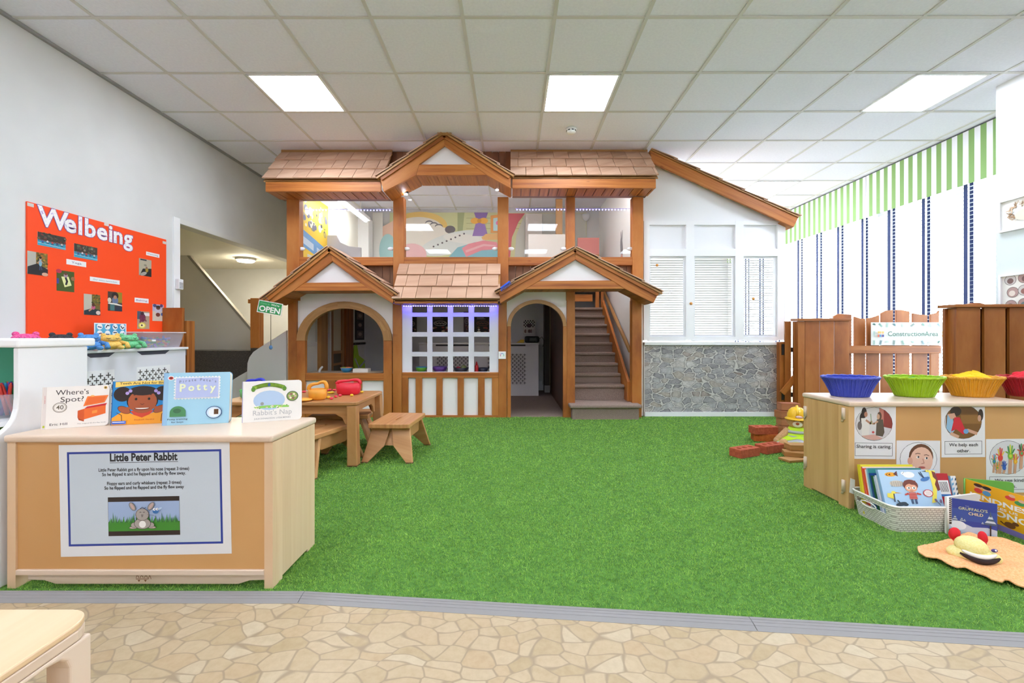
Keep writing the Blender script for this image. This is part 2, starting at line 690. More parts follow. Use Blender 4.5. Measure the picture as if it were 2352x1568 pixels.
def stone_mat():
    """printed stone-wall paper"""
    m, nt, b, o = new_mat('stone_print_wallpaper')
    tc = nt.nodes.new('ShaderNodeTexCoord').outputs['Object']
    d = noise(nt, tc, 13, 3)
    off = mixc(nt, tc, d.outputs['Color'], 0.035, 'LINEAR_LIGHT')
    vec = mapping(nt, off, (8.4, 1, 18.0))
    sx = nt.nodes.new('ShaderNodeSeparateXYZ')
    nt.links.new(vec, sx.inputs[0])
    cx = nt.nodes.new('ShaderNodeCombineXYZ')
    nt.links.new(sx.outputs[0], cx.inputs[0])
    nt.links.new(sx.outputs[2], cx.inputs[1])
    outs = []
    for feat in ('F1', 'DISTANCE_TO_EDGE'):
        v = nt.nodes.new('ShaderNodeTexVoronoi')
        v.feature = feat
        v.voronoi_dimensions = '2D'
        v.inputs['Scale'].default_value = 1
        v.inputs['Randomness'].default_value = 0.85
        nt.links.new(cx.outputs[0], v.inputs['Vector'])
        outs.append(v)
    sep = nt.nodes.new('ShaderNodeSeparateColor')
    nt.links.new(outs[0].outputs['Color'], sep.inputs[0])
    tone = ramp(nt, [(0.0, '8d8a8e'), (0.3, 'a9a6aa'), (0.55, 'bcb9bc'), (0.75, 'b0a49b'), (0.9, 'cecaca'), (1.0, '9d8c84')])
    nt.links.new(sep.outputs[1], tone.inputs[0])
    n2 = noise(nt, tc, 30, 7, 0.7)
    nr = ramp(nt, [(0.35, (0.62, 0.62, 0.63, 1)), (0.62, (1.05, 1.05, 1.05, 1))])
    nt.links.new(n2.outputs[0], nr.inputs[0])
    col = mixc(nt, tone.outputs[0], nr.outputs[0], 0.85, 'MULTIPLY')
    v2 = nt.nodes.new('ShaderNodeTexVoronoi')
    v2.feature = 'F2'
    v2.voronoi_dimensions = '2D'
    v2.inputs['Scale'].default_value = 1
    v2.inputs['Randomness'].default_value = 0.85
    nt.links.new(cx.outputs[0], v2.inputs['Vector'])
    df = nt.nodes.new('ShaderNodeMath')
    df.operation = 'SUBTRACT'
    nt.links.new(v2.outputs['Distance'], df.inputs[0])
    nt.links.new(outs[0].outputs['Distance'], df.inputs[1])
    dk = ramp(nt, [(0.10, (0.40, 0.40, 0.41, 1)), (0.34, (1, 1, 1, 1))])
    nt.links.new(df.outputs[0], dk.inputs[0])
    col = mixc(nt, col, dk.outputs[0], 1.0, 'MULTIPLY')
    er = ramp(nt, [(0.06, (1, 1, 1, 1)), (0.13, (0, 0, 0, 1))])
    nt.links.new(df.outputs[0], er.inputs[0])
    col = mixc(nt, col, lin('c8c4c1'), er.outputs[0])
    nt.links.new(col, b.inputs['Base Color'])
    b.inputs['Roughness'].default_value = 0.6
    return m


def stripe_mat():
    m, nt, b, o = new_mat('green_white_stripe_fabric')
    tc = nt.nodes.new('ShaderNodeTexCoord').outputs['Object']
    s = nt.nodes.new('ShaderNodeSeparateXYZ')
    nt.links.new(tc, s.inputs[0])
    a = nt.nodes.new('ShaderNodeMath')
    a.operation = 'MULTIPLY'
    a.inputs[1].default_value = 1 / 0.111
    nt.links.new(s.outputs[1], a.inputs[0])
    f = nt.nodes.new('ShaderNodeMath')
    f.operation = 'FRACT'
    nt.links.new(a.outputs[0], f.inputs[0])
    g = ramp(nt, [(0.0, '83a566'), (0.5, 'e8e8ee')], 'CONSTANT')
    nt.links.new(f.outputs[0], g.inputs[0])
    nt.links.new(g.outputs[0], b.inputs['Base Color'])
    b.inputs['Roughness'].default_value = 0.9
    return m


VINYL, STONE, STRIPE = vinyl_mat(), stone_mat(), stripe_mat()
TILE = speckle('ceiling_tile', 'e9ebf8', 'eff1fd', 55, 0.9, 0.0, 4)
GRIDM = C('d3d2d1', 0.6)

CH = 2.987            # ceiling height
XL, XR = -3.28, 4.75  # side walls
YB = 7.2              # back wall of the playhouse and stairwell
# ------------------------------------------------------------ room shell
m = MB()
m.box((-6, -7.2, -0.05), (6, 10, 0), VINYL)
struct(m.build('floor'))
m = MB()
m.box((-6, -7.2, CH), (6, 10, CH + 0.06), TILE)
ceiling = struct(m.build('ceiling'))
m = MB()
for k in range(-8, 9):
    x = -0.324 + 0.6 * k
    if XL < x < XR:
        m.box((x - 0.012, -7.1, CH - 0.006), (x + 0.012, 9.9, CH + 0.01), GRIDM)
for k in range(-16, 12):
    y = 2.838 + 0.6 * k
    m.box((XL, y - 0.012, CH - 0.0055), (XR, y + 0.012, CH + 0.01), GRIDM)
m.box((XL, -7.1, CH - 0.02), (XL + 0.025, 9.9, CH + 0.01), C('9a9a9c'))
struct(m.build('ceiling_grid', ceiling))

m = MB()   # wall with the stairwell opening
m.prism([[(-7.1, 0), (9.9, 0), (9.9, CH), (-7.1, CH)], [(4.28, 0.0001), (6.6, 0.0001), (6.6, 2.01), (4.28, 2.01)]], yz(XL - 0.12), 0, 0.12, WHITE)
struct(m.build('wall_left'))
m = MB()
m.box((-6, -7.2, 0), (6, -7.1, CH), WHITE)
struct(m.build('wall_front'))
m = MB()
m.box((-6, YB, 0), (1.6, YB + 0.1, CH), WHITE)
m.box((1.5, 9.6, 0), (6, 9.7, CH), WHITE)
struct(m.build('wall_back'))
m = MB()   # pier on the window side, thicker towards the viewer
m.box((4.04, -7.1, 0), (4.95, 3.64, CH), WHITE)
m.box((4.036, -7.0, 1.0), (4.041, 3.638, 1.76), C('d6e0e4', 0.7))
struct(m.build('wall_right'))
m = MB()   # window wall: sill, head, end piers
m.box((XR, 3.64, 0), (XR + 0.2, 9.6, 0.3), WHITE)
m.box((XR, 3.64, 2.6), (XR + 0.2, 9.6, CH), WHITE)
m.box((XR, 3.64, 0.3), (XR + 0.2, 3.8, 2.6), WHITE)
m.box((XR, 9.3, 0.3), (XR + 0.2, 9.6, 2.6), WHITE)
struct(m.build('wall_window'))
for k, (a, b_) in enumerate(((3.8, 5.58), (5.70, 7.45), (7.55, 9.3))):
    m = MB()
    for y in (a, (a + b_) / 2, b_):
        m.box((XR + 0.06, y - 0.035, 0.36), (XR + 0.13, y + 0.035, 2.54), PVC)
    for z in (0.33, 2.57):
        m.box((XR + 0.06, a, z - 0.03), (XR + 0.13, b_, z + 0.03), PVC)
    wf = struct(m.build('window_%d' % (k + 1)))
    m = MB()
    m.box((XR + 0.09, a, 0.34), (XR + 0.094, b_, 2.56), GLASS)
    struct(m.build('window_glass', wf))
m = MB()
m.box((XR + 0.01, 5.58, 0.3), (XR + 0.14, 5.70, 2.6), PVC)
struct(m.build('trim_2'))

# stairwell seen through the opening
m = MB()
m.box((-6.0, 3.9, 2.012), (XL - 0.121, YB, 2.08), CREAM)
struct(m.build('ceiling_stairwell'))
m = MB()
m.box((-5.6, 3.9, 0), (-5.5, YB, 2.05), CREAM)
m.box((-5.6, 3.8, 0), (XL - 0.1, 3.9, 2.05), CREAM)
struct(m.build('wall_stairwell'))
m = MB()
D = 6.0
m.prism([P(380, 555, D)[::2], P(429, 588, D)[::2], P(592, 779, D)[::2], P(585, 806, D)[::2], P(380, 806, D)[::2]], xz(D), 0, 0.06, C('d2cfc7', 0.7))
m.prism([P(429, 586, D)[::2], P(433, 584, D)[::2], P(597, 777, D)[::2], P(592, 779, D)[::2]], xz(D), -0.01, 0.05, C('8f8a80', 0.7))
struct(m.build('wall_staircase'))
m = MB()
m.box((-5.4, 5.6, 0), (P(578, 805, 5.62)[0], 5.95, P(578, 805, 5.62)[2]), DARKCARPET)
struct(m.build('floor_landing'))
t = thing('ceiling_light', 'small round lit lamp on the low stairwell ceiling', 'light', (-3.8, 6.2, 2.01))
m = MB()
m.lathe([(0.13, 0.0), (0.13, -0.02), (0.12, -0.03)], (-3.8, 6.2, 2.01), C('f4f4f0'), 20)
m.build('base', t)
m = MB()
m.lathe([(0.115, -0.03), (0.10, -0.05), (0.04, -0.06)], (-3.8, 6.2, 2.01), emit('fff4d8', 70), 20)
m.build('diffuser', t)
m = MB()   # white edging of the opening
m.box((XL, 4.20, 0.8), (XL + 0.012, 4.28, 2.06), PVC)
m.box((XL, 4.281, 2.012), (XL + 0.012, 6.6, 2.06), C('dcdcda'))
struct(m.build('trim_3'))

# grass edge strip: two lengths of ridged grey ramp
EDGE = [(-3.27, 1.535), (-0.73, 1.53), (0.757, 1.392), (4.03, 1.085)]


def edge_y(x):
    for (x0, y0), (x1, y1) in zip(EDGE, EDGE[1:]):
        if x <= x1:
            return y0 + (y1 - y0) * (x - x0) / (x1 - x0)
    return EDGE[-1][1]


m = MB()
gs = C('8f8c8c', 0.5)
for (x0, y0), (x1, y1) in zip(EDGE, EDGE[1:]):
    y0, y1 = y0 - 0.0, y1 - 0.0
    prof = [(0.003, 0.0), (0.003, 0.012), (-0.008, 0.0125), (-0.0095, 0.0105), (-0.011, 0.0115), (-0.019, 0.0105), (-0.0205, 0.0085), (-0.022, 0.0095), (-0.031, 0.0075), (-0.0325, 0.0055), (-0.034, 0.0062), (-0.05, 0.001), (-0.05, 0.0)]
    n = len(prof)
    vs = [(x0, y0 + p, z) for p, z in prof] + [(x1 - 0.002, y1 + p, z) for p, z in prof]
    m.add(vs, [(i, i + 1, i + 1 + n, i + n) for i in range(n - 1)] + [tuple(range(n)), tuple(range(n, 2 * n))], gs)
struct(m.build('trim_1'))
m = MB()
m.prism([(x, y + 0.003) for x, y in EDGE] + [(4.7, 1.085), (4.7, 5.6), (1.45, 5.0), (1.45, 4.82), (XL, 4.82)], lambda u, v, d: (u, v, d), 0.001, 0.008, speckle('turf_backing', '3c6a20', '5a8c34', 60, 0.9))
struct(m.build('floor_turf'))


def grass():
    g = np.random.default_rng(5)
    n = 900000
    x = g.uniform(-3.25, 4.0, n)
    y = g.uniform(1.1, 4.84, n)
    keep = (np.abs(x) < 1.22 * y + 0.35)
    ex = np.interp(x, [p[0] for p in EDGE], [p[1] for p in EDGE])
    keep &= (y > ex + 0.004)
    keep &= g.uniform(0, 1, n) < np.clip((1.9 / y) ** 1.7, 0.16, 1.0)
    keep &= ~((x > -3.2) & (x < -2.0) & (y > 1.65) & (y < 1.9))
    x, y = x[keep], y[keep]
    n = len(x)
    wd = (0.00125 + 0.0011 * np.clip(y - 1.3, 0, 3)) * g.uniform(0.7, 1.25, n)
    hgt = g.uniform(0.008, 0.0145, n)
    a = g.uniform(0, 2 * np.pi, n)
    lean = g.uniform(0.2, 1.15, n) * hgt
    ca, sa = np.cos(a), np.sin(a)
    b = g.uniform(0, 2 * np.pi, n)
    dx, dy = np.cos(b), np.sin(b)
    z0 = np.full(n, 0.006)
    V = np.empty((n, 5, 3), np.float32)
    for i, (s, t, f, h) in enumerate(((-1, 0, 1, 0), (1, 0, 1, 0), (1, 0.42, 0.8, 0.6), (-1, 0.42, 0.8, 0.6), (0, 1, 0, 1))):
        V[:, i, 0] = x + ca * wd * 0.5 * s * f + dx * lean * t
        V[:, i, 1] = y + sa * wd * 0.5 * s * f + dy * lean * t
        V[:, i, 2] = z0 + hgt * h * (1 - 0.25 * t)
    me = bpy.data.meshes.new('grass')
    me.vertices.add(n * 5)
    me.vertices.foreach_set('co', V.ravel())
    base = (np.arange(n, dtype=np.int32) * 5)[:, None]
    loops = (base + np.array([0, 1, 2, 3, 3, 2, 4], np.int32)[None]).ravel()
    me.loops.add(n * 7)
    me.loops.foreach_set('vertex_index', loops)
    me.polygons.add(n * 2)
    st = (np.arange(n, dtype=np.int32) * 7)[:, None] + np.array([0, 4], np.int32)[None]
    me.polygons.foreach_set('loop_start', st.ravel())
    me.polygons.foreach_set('loop_total', np.tile(np.array([4, 3], np.int32), n))
    me.update(calc_edges=True)
    mt, nt, bs, o = new_mat('grass_blade')
    geo = nt.nodes.new('ShaderNodeNewGeometry')
    r = ramp(nt, [(0.0, '7aac3a'), (0.35, '96c552'), (0.8, 'a8d264'), (1.0, 'c0e07e')])
    nt.links.new(geo.outputs['Random Per Island'], r.inputs[0])
    tc = nt.nodes.new('ShaderNodeTexCoord').outputs['Object']
    ns = noise(nt, tc, 9, 3)
    nr = ramp(nt, [(0.3, (0.82, 0.84, 0.75, 1)), (0.7, (1.1, 1.08, 1.0, 1))])
    nt.links.new(ns.outputs[0], nr.inputs[0])
    nt.links.new(mixc(nt, r.outputs[0], nr.outputs[0], 1.0, 'MULTIPLY'), bs.inputs['Base Color'])
    bs.inputs['Roughness'].default_value = 0.5
    tl = nt.nodes.new('ShaderNodeBsdfTranslucent')
    nt.links.new(bs.inputs['Base Color'].links[0].from_socket, tl.inputs[0])
    mx = nt.nodes.new('ShaderNodeMixShader')
    mx.inputs[0].default_value = 0.35
    nt.links.new(bs.outputs[0], mx.inputs[1])
    nt.links.new(tl.outputs[0], mx.inputs[2])
    nt.links.new(mx.outputs[0], o.inputs[0])
    me.materials.append(mt)
    ob = bpy.data.objects.new('grass', me)
    COL.objects.link(ob)
    tag(ob, 'short green artificial grass covering the play floor', 'grass', kind='stuff')


grass()

# ------------------------------------------------------------ ceiling lamps (600 mm panels in the tile grid)
first = None
desc = {(-1.826, 3.738): 'bright square ceiling panel lamp nearest the plain white wall, over the display board side',
        (0.57, 3.738): 'bright square ceiling panel lamp above the smoke detector and doorway side',
        (3.50, 3.738): 'bright square ceiling panel lamp beside the striped pelmets and pier',
        (3.58, 6.14): 'far square ceiling panel lamp behind the sloping lean-to roof'}
for (x, y) in list(desc) + [(-1.826, 1.338), (0.57, 1.338), (2.97, 1.338), (-1.826, -1.062), (0.57, -1.062), (2.97, -1.062), (-1.826, -3.462), (0.57, -3.462), (2.97, -3.462), (-1.826, -5.862), (0.57, -5.862), (2.97, -5.862)]:  # the two rearmost rows are added, unseen, for more frontal light
    lab = desc.get((x, y), 'square ceiling panel lamp out of view over the near half of the room')
    if first is None:
        t = thing('ceiling_light', lab, 'light', (x, y, CH), 0, 'ceiling panel lamps')
        m = MB()
        for a, b_ in (((-0.29, -0.29), (0.29, -0.272)), ((-0.29, 0.272), (0.29, 0.29)), ((-0.29, -0.29), (-0.272, 0.29)), ((0.272, -0.29), (0.29, 0.29))):
            m.box((a[0], a[1], -0.010), (b_[0], b_[1], 0.01), PVC)
        m.build('frame', t, local=True)
        m = MB()
        m.box((-0.272, -0.272, -0.007), (0.272, 0.272, 0.005), emit('e8f1ff', CEILING_LAMP))
        m.build('diffuser', t, local=True)
        first = t
    else:
        dup(first, (x, y, CH), 0, lab, 'ceiling panel lamps')

t = thing('smoke_detector', 'small round white smoke detector on the ceiling', 'smoke detector', (0.59, 4.37, CH))
m = MB()
m.lathe([(0.055, 0), (0.055, -0.015), (0.048, -0.02)], (0.59, 4.37, CH), C('efeff0'), 24)
m.build('base', t)
m = MB()
m.lathe([(0.047, -0.018), (0.047, -0.036), (0.03, -0.05), (0.0, -0.052)], (0.59, 4.37, CH), C('f4f4f4'), 24)
m.build('chamber', t)
m = MB()
for k in range(8):
    a = k * math.pi / 4 + 0.2
    M = Matrix.Translation((0.59 + 0.047 * math.cos(a), 4.37 + 0.047 * math.sin(a), CH - 0.028)) @ Matrix.Rotation(a, 4, 'Z')
    m.mbox(M, 0.003, 0.022, 0.009, BLACK)
m.build('vent_slots', t)
# ------------------------------------------------------------ two-storey playhouse
FD = 4.8     # front of the house
GD = 4.5     # front of the projecting roofs
house = thing('playhouse', 'two-storey wooden playhouse with shingle roofs, glazed loft and arched openings', 'playhouse', (-0.5, FD, 0.0))


def fp(px, py, D=FD):
    p = P(px, py, D)
    return (p[0], p[2])


def rect(px0, py0, px1, py1, D=FD):
    a, b_ = fp(px0, py0, D), fp(px1, py1, D)
    return (a[0], a[1], b_[0], b_[1])


def hbox(name, px0, py0, px1, py1, D, th, mat, U=None, parent=house, bevel=0.004):
    x0, z0, x1, z1 = rect(px0, py0, px1, py1, D)
    m = MB()
    m.box((x0, D, max(z0 if z0 < z1 else z1, 0.0)), (x1, D + th, max(z0, z1)), mat, U)
    return m.build(name, parent, bevel=bevel)


# posts, upper storey and lower storey
for a, b_ in ((657, 686), (902, 927), (1142, 1167), (1300, 1320), (1452, 1477)):
    hbox('post', a, 452, b_, 690, FD, 0.10, PINE, (0, 0, 1))
for a, b_ in ((660, 680), (901, 921.5), (1144, 1163), (1301, 1320), (1451, 1473)):
    hbox('post', a, 689, b_, 962, FD, 0.10, PINE, (0, 0, 1))
# sill beam in lengths between the posts
for a, b_ in ((686, 902), (927, 1142), (1167, 1300), (1320, 1452)):
    hbox('sill_beam', a, 590, b_, 609, FD + 0.005, 0.09, PINE)
# dark vertical cladding between the storeys and under the loft roof
m = MB()
for px in range(657, 1477, 17):
    x0, z0, x1, z1 = rect(px, 607, min(px + 16.3, 1477), 662, FD + 0.06)
    m.box((x0, FD + 0.06 + R.uniform(0, 0.006), z1), (x1, FD + 0.08, z0), DARKB, (0, 0, 1))
m.build('cladding', house)
for lo_, hi_ in ((880, 955), (1085, 1190)):
    m = MB()
    for px in range(lo_, hi_, 15):
        D = 4.90
        x0, z0, x1, z1 = rect(px, 345, px + 14.4, 400, D)
        m.box((x0, D + R.uniform(0, 0.006), z1 - 0.05), (x1, D + 0.02, 2.98), DARKB, (0, 0, 1))
    x0, z0, x1, z1 = rect(lo_, 345, hi_, 400, 4.90)
    m.box((x0, 4.925, z1 - 0.05), (x1, 4.935, 2.98), DARKB, (0, 0, 1))  # board added behind the cladding to block loft light between its boards
    m.build('cladding', house)


def shingle_roof(x0, x1, yb, zb, yt, zt, rows, per, drift=0.0):
    """courses of overlapping cedar shingles on a slope; x0..x1 along the eave"""
    r = MB()
    n = Vector((0, -(zt - zb), -(yb - yt))).normalized()
    if n.z < 0:
        n = -n
    for k in range(rows):
        f0, f1 = k / rows, (k + 1.25) / rows
        f1 = min(f1, 1.0)
        x = x0 + R.uniform(-0.1, 0)
        while x < x1:
            wd = R.uniform(0.8, 1.25) * per
            a, b_ = max(x, x0), min(x + wd - 0.005, x1)
            if b_ - a > 0.02:
                lift = 0.021 + R.uniform(0, 0.003)
                ov = R.uniform(0.0, 0.008)
                vs = []
                for f, up in ((f0 - ov, lift), (f1, 0.003)):
                    y, z = yb + (yt - yb) * f, zb + (zt - zb) * f
                    for xx in (a, b_):
                        q = Vector((xx + drift * f * 0, y, z)) + n * up
                        vs += [q, q - n * 0.012]
                r.add(vs, [(0, 2, 6, 4), (1, 5, 7, 3), (0, 1, 3, 2), (4, 6, 7, 5), (0, 4, 5, 1), (2, 3, 7, 6)], SHING, (0, yt - yb, zt - zb))
            x += wd
    return r


def eave_roof(name, x0, x1, yb, zb, yt, zt, fz0, fz1, soff_z, soff_y, per=0.165):
    o = shingle_roof(x0, x1, yb, zb, yt, zt, 3, per).build(name, house)
    f = MB()
    f.box((x0 + 0.02, yb + 0.02, fz0), (x1 - 0.02, yb + 0.05, fz1), PINE)
    f.build('fascia', o, bevel=0.003)
    f = MB()
    x = x0 + 0.02
    while x < x1 - 0.02:
        f.box((x, yb + 0.05, soff_z), (min(x + 0.089, x1 - 0.02), soff_y, soff_z + 0.012), PINE, (0, 1, 0))
        x += 0.098
    f.build('soffit_boards', o)
    f = MB()  # dark sheet added above the boards to stop loft light leaking through
    f.box((x0 + 0.02, yb + 0.05, soff_z + 0.0125), (x1 - 0.02, soff_y + 0.10, soff_z + 0.018), DARKB)
    f.build('soffit_light_stop', o)
    f = MB()   # roof deck under the shingles
    f.add([(x0, yb + 0.02, zb - 0.005), (x1, yb + 0.02, zb - 0.005), (x1, yt, zt - 0.005), (x0, yt, zt - 0.005),
           (x0, yb + 0.02, zb - 0.02), (x1, yb + 0.02, zb - 0.02), (x1, yt, zt - 0.02), (x0, yt, zt - 0.02)],
          [(0, 1, 2, 3), (4, 7, 6, 5), (0, 4, 5, 1), (1, 5, 6, 2), (2, 6, 7, 3), (3, 7, 4, 0)], PINE2)
    if zt > 2.5:
        f.box((x0, yt - 0.004, zt - 0.03), (x1, yt + 0.012, 2.9865), PINE2)  # strip added to seal off light between roof and ceiling
    f.build('roof_deck', o)
    return o


eave_roof('shingle_roof', -2.585, -1.345, 4.50, 2.525, 4.87, 2.96, 2.405, 2.515, 2.41, 4.80)
eave_roof('shingle_roof', -0.02, 1.51, 4.50, 2.555, 4.87, 2.965, 2.44, 2.545, 2.445, 4.80)
eave_roof('shingle_roof', -1.245, -0.13, 4.50, 1.285, 4.80, 1.70, 1.243, 1.28, 1.25, 4.80, 0.16)


def gable(name, apex, lt, lb, cl, cr, rb, rt, ha, hl, hr, D=GD):
    """barge-boarded gable: apex, left tip top/bottom, collar bottom left/right, right tip; hole apex, left, right (all photograph pixels at depth D)"""
    g = MB()
    q = lambda p: fp(p[0], p[1], D)
    gx, gy = (ha[0] + hl[0] + hr[0]) / 3, (ha[1] + hl[1] + hr[1]) / 3
    g.prism([q((gx + (p[0] - gx) * 1.12, gy + (p[1] - gy) * 1.12)) for p in (ha, hl, hr)], xz(D + 0.0325), 0, 0.01, C('e4dfdf', 0.7))
    root = g.build(name, house)
    for pts, U in (((apex, lt, lb, cl, hl, ha), (apex, lt)), ((apex, ha, hr, cr, rb, rt), (apex, rt))):
        a, b_ = q(U[0]), q(U[1])
        g = MB()
        g.prism([q(p) for p in pts], xz(D), 0, 0.032, PINE, (b_[0] - a[0], 0, b_[1] - a[1]))
        g.build('rafter', root, bevel=0.003)
    g = MB()
    g.prism([q(p) for p in (hl, hr, cr, cl)], xz(D), 0.002, 0.032, PINE)
    g.build('collar_beam', root, bevel=0.003)
    # roof slabs running back to the wall, with a narrow edging board on the front
    for a, b_ in ((apex, lt), (apex, rt)):
        p, r = Vector((q(a)[0], q(a)[1])), Vector((q(b_)[0], q(b_)[1]))
        d = (r - p).normalized()
        nn = Vector((-d.y, d.x))
        if nn.y < 0:
            nn = -nn
        r2 = r + d * 0.03
        g = MB()
        g.prism([p, p + nn * 0.018, r2 + nn * 0.018, r2], xz(D - 0.025), 0, 0.38, PINE2, (d.x, 0, d.y))
        slab = g.build('roof_slab', root)
        g = MB()
        p3, r3 = p - nn * 0.002, r - nn * 0.002
        g.prism([p3, p3 - nn * 0.035, r3 - nn * 0.035, r3], xz(D - 0.014), 0, 0.014, PINE, (d.x, 0, d.y))
        g.build('edging_board', root, bevel=0.002)
        # a few shingles on the slab
        g = MB()
        L = (r2 - p).length
        for k in range(4):
            for j in range(3):
                s0, s1 = L * k / 4, L * (k + 1.12) / 4
                c0, c1 = p + d * min(s0, L) + nn * 0.02, p + d * min(s1, L) + nn * (0.034 if s1 < L else 0.03)
                y0 = D - 0.035 + j * 0.125
                vs = [(c0.x, y0, c0.y), (c0.x, y0 + 0.122, c0.y), (c1.x, y0 + 0.122, c1.y), (c1.x, y0, c1.y)]
                vs += [(v[0] + nn.x * 0.008, v[1], v[2] + nn.y * 0.008) for v in vs]
                g.add(vs, [(0, 1, 2, 3), (4, 7, 6, 5), (0, 4, 5, 1), (1, 5, 6, 2), (2, 6, 7, 3), (3, 7, 4, 0)], SHING, (d.x, 0, d.y))
        g.build('shingle_course', root)
    g = MB()   # boards closing the underside
    for a, b_ in ((lb, cl), (cl, cr), (cr, rb)):
        p, r = Vector(q(a)), Vector(q(b_))
        d = (r - p).normalized()
        nn = Vector((-d.y, d.x))
        if nn.y < 0:
            nn = -nn
        k = max(1, int((r - p).length / 0.095))
        for i in range(k):
            s, e = p + (r - p) * (i / k), p + (r - p) * ((i + 0.97) / k)
            g.prism([s, e, e + nn * 0.012, s + nn * 0.012], xz(D + 0.03), 0, FD + 0.0 - D - 0.03, PINE, (0, 1, 0))
    g.build('soffit_boards', root)
    g = MB()  # added hidden sheet, blocks light through the gaps of the underside boards
    for a, b_ in ((lb, cl), (cl, cr), (cr, rb)):
        p, r = Vector(q(a)), Vector(q(b_))
        d = (r - p).normalized()
        nn = Vector((-d.y, d.x))
        if nn.y < 0:
            nn = -nn
        g.prism([p + nn * 0.0125, r + nn * 0.0125, r + nn * 0.018, p + nn * 0.018], xz(D + 0.034), 0, FD - D - 0.034, DARKB, (0, 1, 0))
    g.build('soffit_light_stop', root)
    return root


gable('gable', (1020, 309), (872, 408), (880, 440), (955, 402), (1117, 402), (1172, 432), (1172, 404), (1020, 334), (962, 377), (1083, 377), 4.48)
gable('gable', (756, 570), (607, 688), (622, 697), (672, 668), (852, 667), (901, 697), (905, 674), (762, 600), (698, 649), (826, 648))
gable('gable', (1319.5, 572), (1144, 671), (1148, 696), (1205, 664), (1434, 663), (1500, 696), (1512, 673), (1321, 596), (1237, 645), (1404, 643.6))

m = MB()
x0, z0, x1, z1 = rect(1004, 311, 1036, 304, 4.46)
m.box((x0, 4.452, z0), (x1, 4.80, 2.986), PINE2)
m.build('ridge_cap', house)
# loft glazing with clips
PANES = [[(686, 457), (902, 457), (902, 590), (686, 590)],
         [(927, 440), (957, 404), (1112, 404), (1142, 436), (1142, 590), (927, 590)],
         [(1167, 455), (1300, 455), (1300, 590), (1167, 590)],
         [(1320, 455), (1452, 455), (1452, 590), (1320, 590)]]
for pts in PANES:
    m = MB()
    m.prism([fp(*p, 4.84) for p in pts], xz(4.84), 0, 0.006, GLASS)
    g = m.build('glass_pane', house)
    xs = [p[0] for p in pts]
    for px in (min(xs) + 6, max(xs) - 6):
        x, z = fp(px, 571, 4.83)
        m = MB()
        M = Matrix.Translation((x, 4.835, z)) @ Matrix.Rotation(math.pi / 2, 4, 'X')
        m.lathe([(0.024, -0.008), (0.026, 0.0), (0.022, 0.008)], (x, 4.835, z), C('dfe3e8', 0.3), 18, 1.3, 0.8, M)
        m.build('clip', g)

# lower storey: bay with the big arch
PANELW = C('f6f1f1', 0.75)


def arch_pts(cx, cy, rx, ry, n=22):
    return [(cx - rx * math.cos(math.pi * k / n), cy - ry * math.sin(math.pi * k / n)) for k in range(n + 1)]


def arch_bay(px0, px1, cx, spring, rxo, ryo, rxi, ryi, bot, matD=FD + 0.03, top=664, beam_bottom=None):
    ins = arch_pts(cx, spring, rxi + 6, ryi + 6)
    m = MB()
    outer = [(px0, bot), (px0, top), (px1, top), (px1, bot)]
    hole = [(cx - rxi - 6, bot - 0.01)] + ins + [(cx + rxi + 6, bot - 0.01)]
    poly = [(px0, bot), (px0, top), (px1, top), (px1, bot)] + list(reversed(hole))
    tr = tessellate_polygon([[Vector((p[0], p[1], 0)) for p in poly]])
    pts = [fp(*p, matD) for p in poly]
    n = len(pts)
    vs = [(p[0], matD, p[1]) for p in pts] + [(p[0], matD + 0.02, p[1]) for p in pts]
    m.add(vs, [tuple(t) for t in tr] + [tuple(i + n for i in t) for t in tr] + [(i, (i + 1) % n, (i + 1) % n + n, i + n) for i in range(n)], PANELW)
    m.build('wall_panel', house)
    m = MB()
    o, i = arch_pts(cx, spring, rxo, ryo), arch_pts(cx, spring, rxi, ryi)
    k = len(o)
    for a in range(0, k - 1, 2):
        b_ = a + 2
        lp = [fp(*p, FD) for p in o[a:b_ + 1]] + [fp(*p, FD) for p in reversed(i[a:b_ + 1])]
        m.prism(lp, xz(FD - 0.005), 0, 0.06, PINE2, (lp[2][0] - lp[0][0], 0, lp[2][1] - lp[0][1]))
    m.build('arch', house)
    for a, b_ in ((cx - rxo, cx - rxi), (cx + rxi, cx + rxo)):
        hbox('jamb', a, spring, b_, 962, FD, 0.055, PINE, (0, 0, 1))


arch_bay(680, 901, 789.5, 782, 109.5, 90, 90, 74, 858)
hbox('rail', 700, 857, 880, 874, FD, 0.06, PINE)
hbox('rail', 700, 950, 880, 962, FD, 0.06, PINE)
for a, b_ in ((750, 769), (811, 829)):
    hbox('stud', a, 874, b_, 950, FD, 0.05, PINE, (0, 0, 1))
hbox('infill_panel', 700, 873, 880, 951, FD + 0.03, 0.015, PANELW)

# lattice window bay
m = MB()
outer = [fp(922, 697), fp(1144, 697), fp(1144, 856), fp(922, 856)]
holes = []
for a, b_ in ((944, 979.5), (991, 1027), (1039, 1075), (1087.5, 1123)):
    for c, d in ((690.5, 717.5), (727, 762.5), (773, 808), (818.5, 854)):
        c = max(c, 699)
        holes.append([fp(a, c), fp(b_, c), fp(b_, d), fp(a, d)])
m.prism([outer] + holes, xz(FD + 0.02), 0, 0.03, C('ecebf3', 0.5))
m.build('lattice_window', house)
hbox('rail', 922, 855, 1144, 867.5, FD, 0.06, PINE)
hbox('rail', 922, 954, 1144, 962, FD, 0.06, PINE)
for a, b_ in ((922, 936), (953.5, 968), (1001, 1015), (1050, 1064), (1097, 1112), (1129, 1144)):
    hbox('stud', a, 867.5, b_, 954, FD, 0.05, PINE, (0, 0, 1))
hbox('infill_panel', 922, 866, 1144, 955, FD + 0.03, 0.015, PANELW)
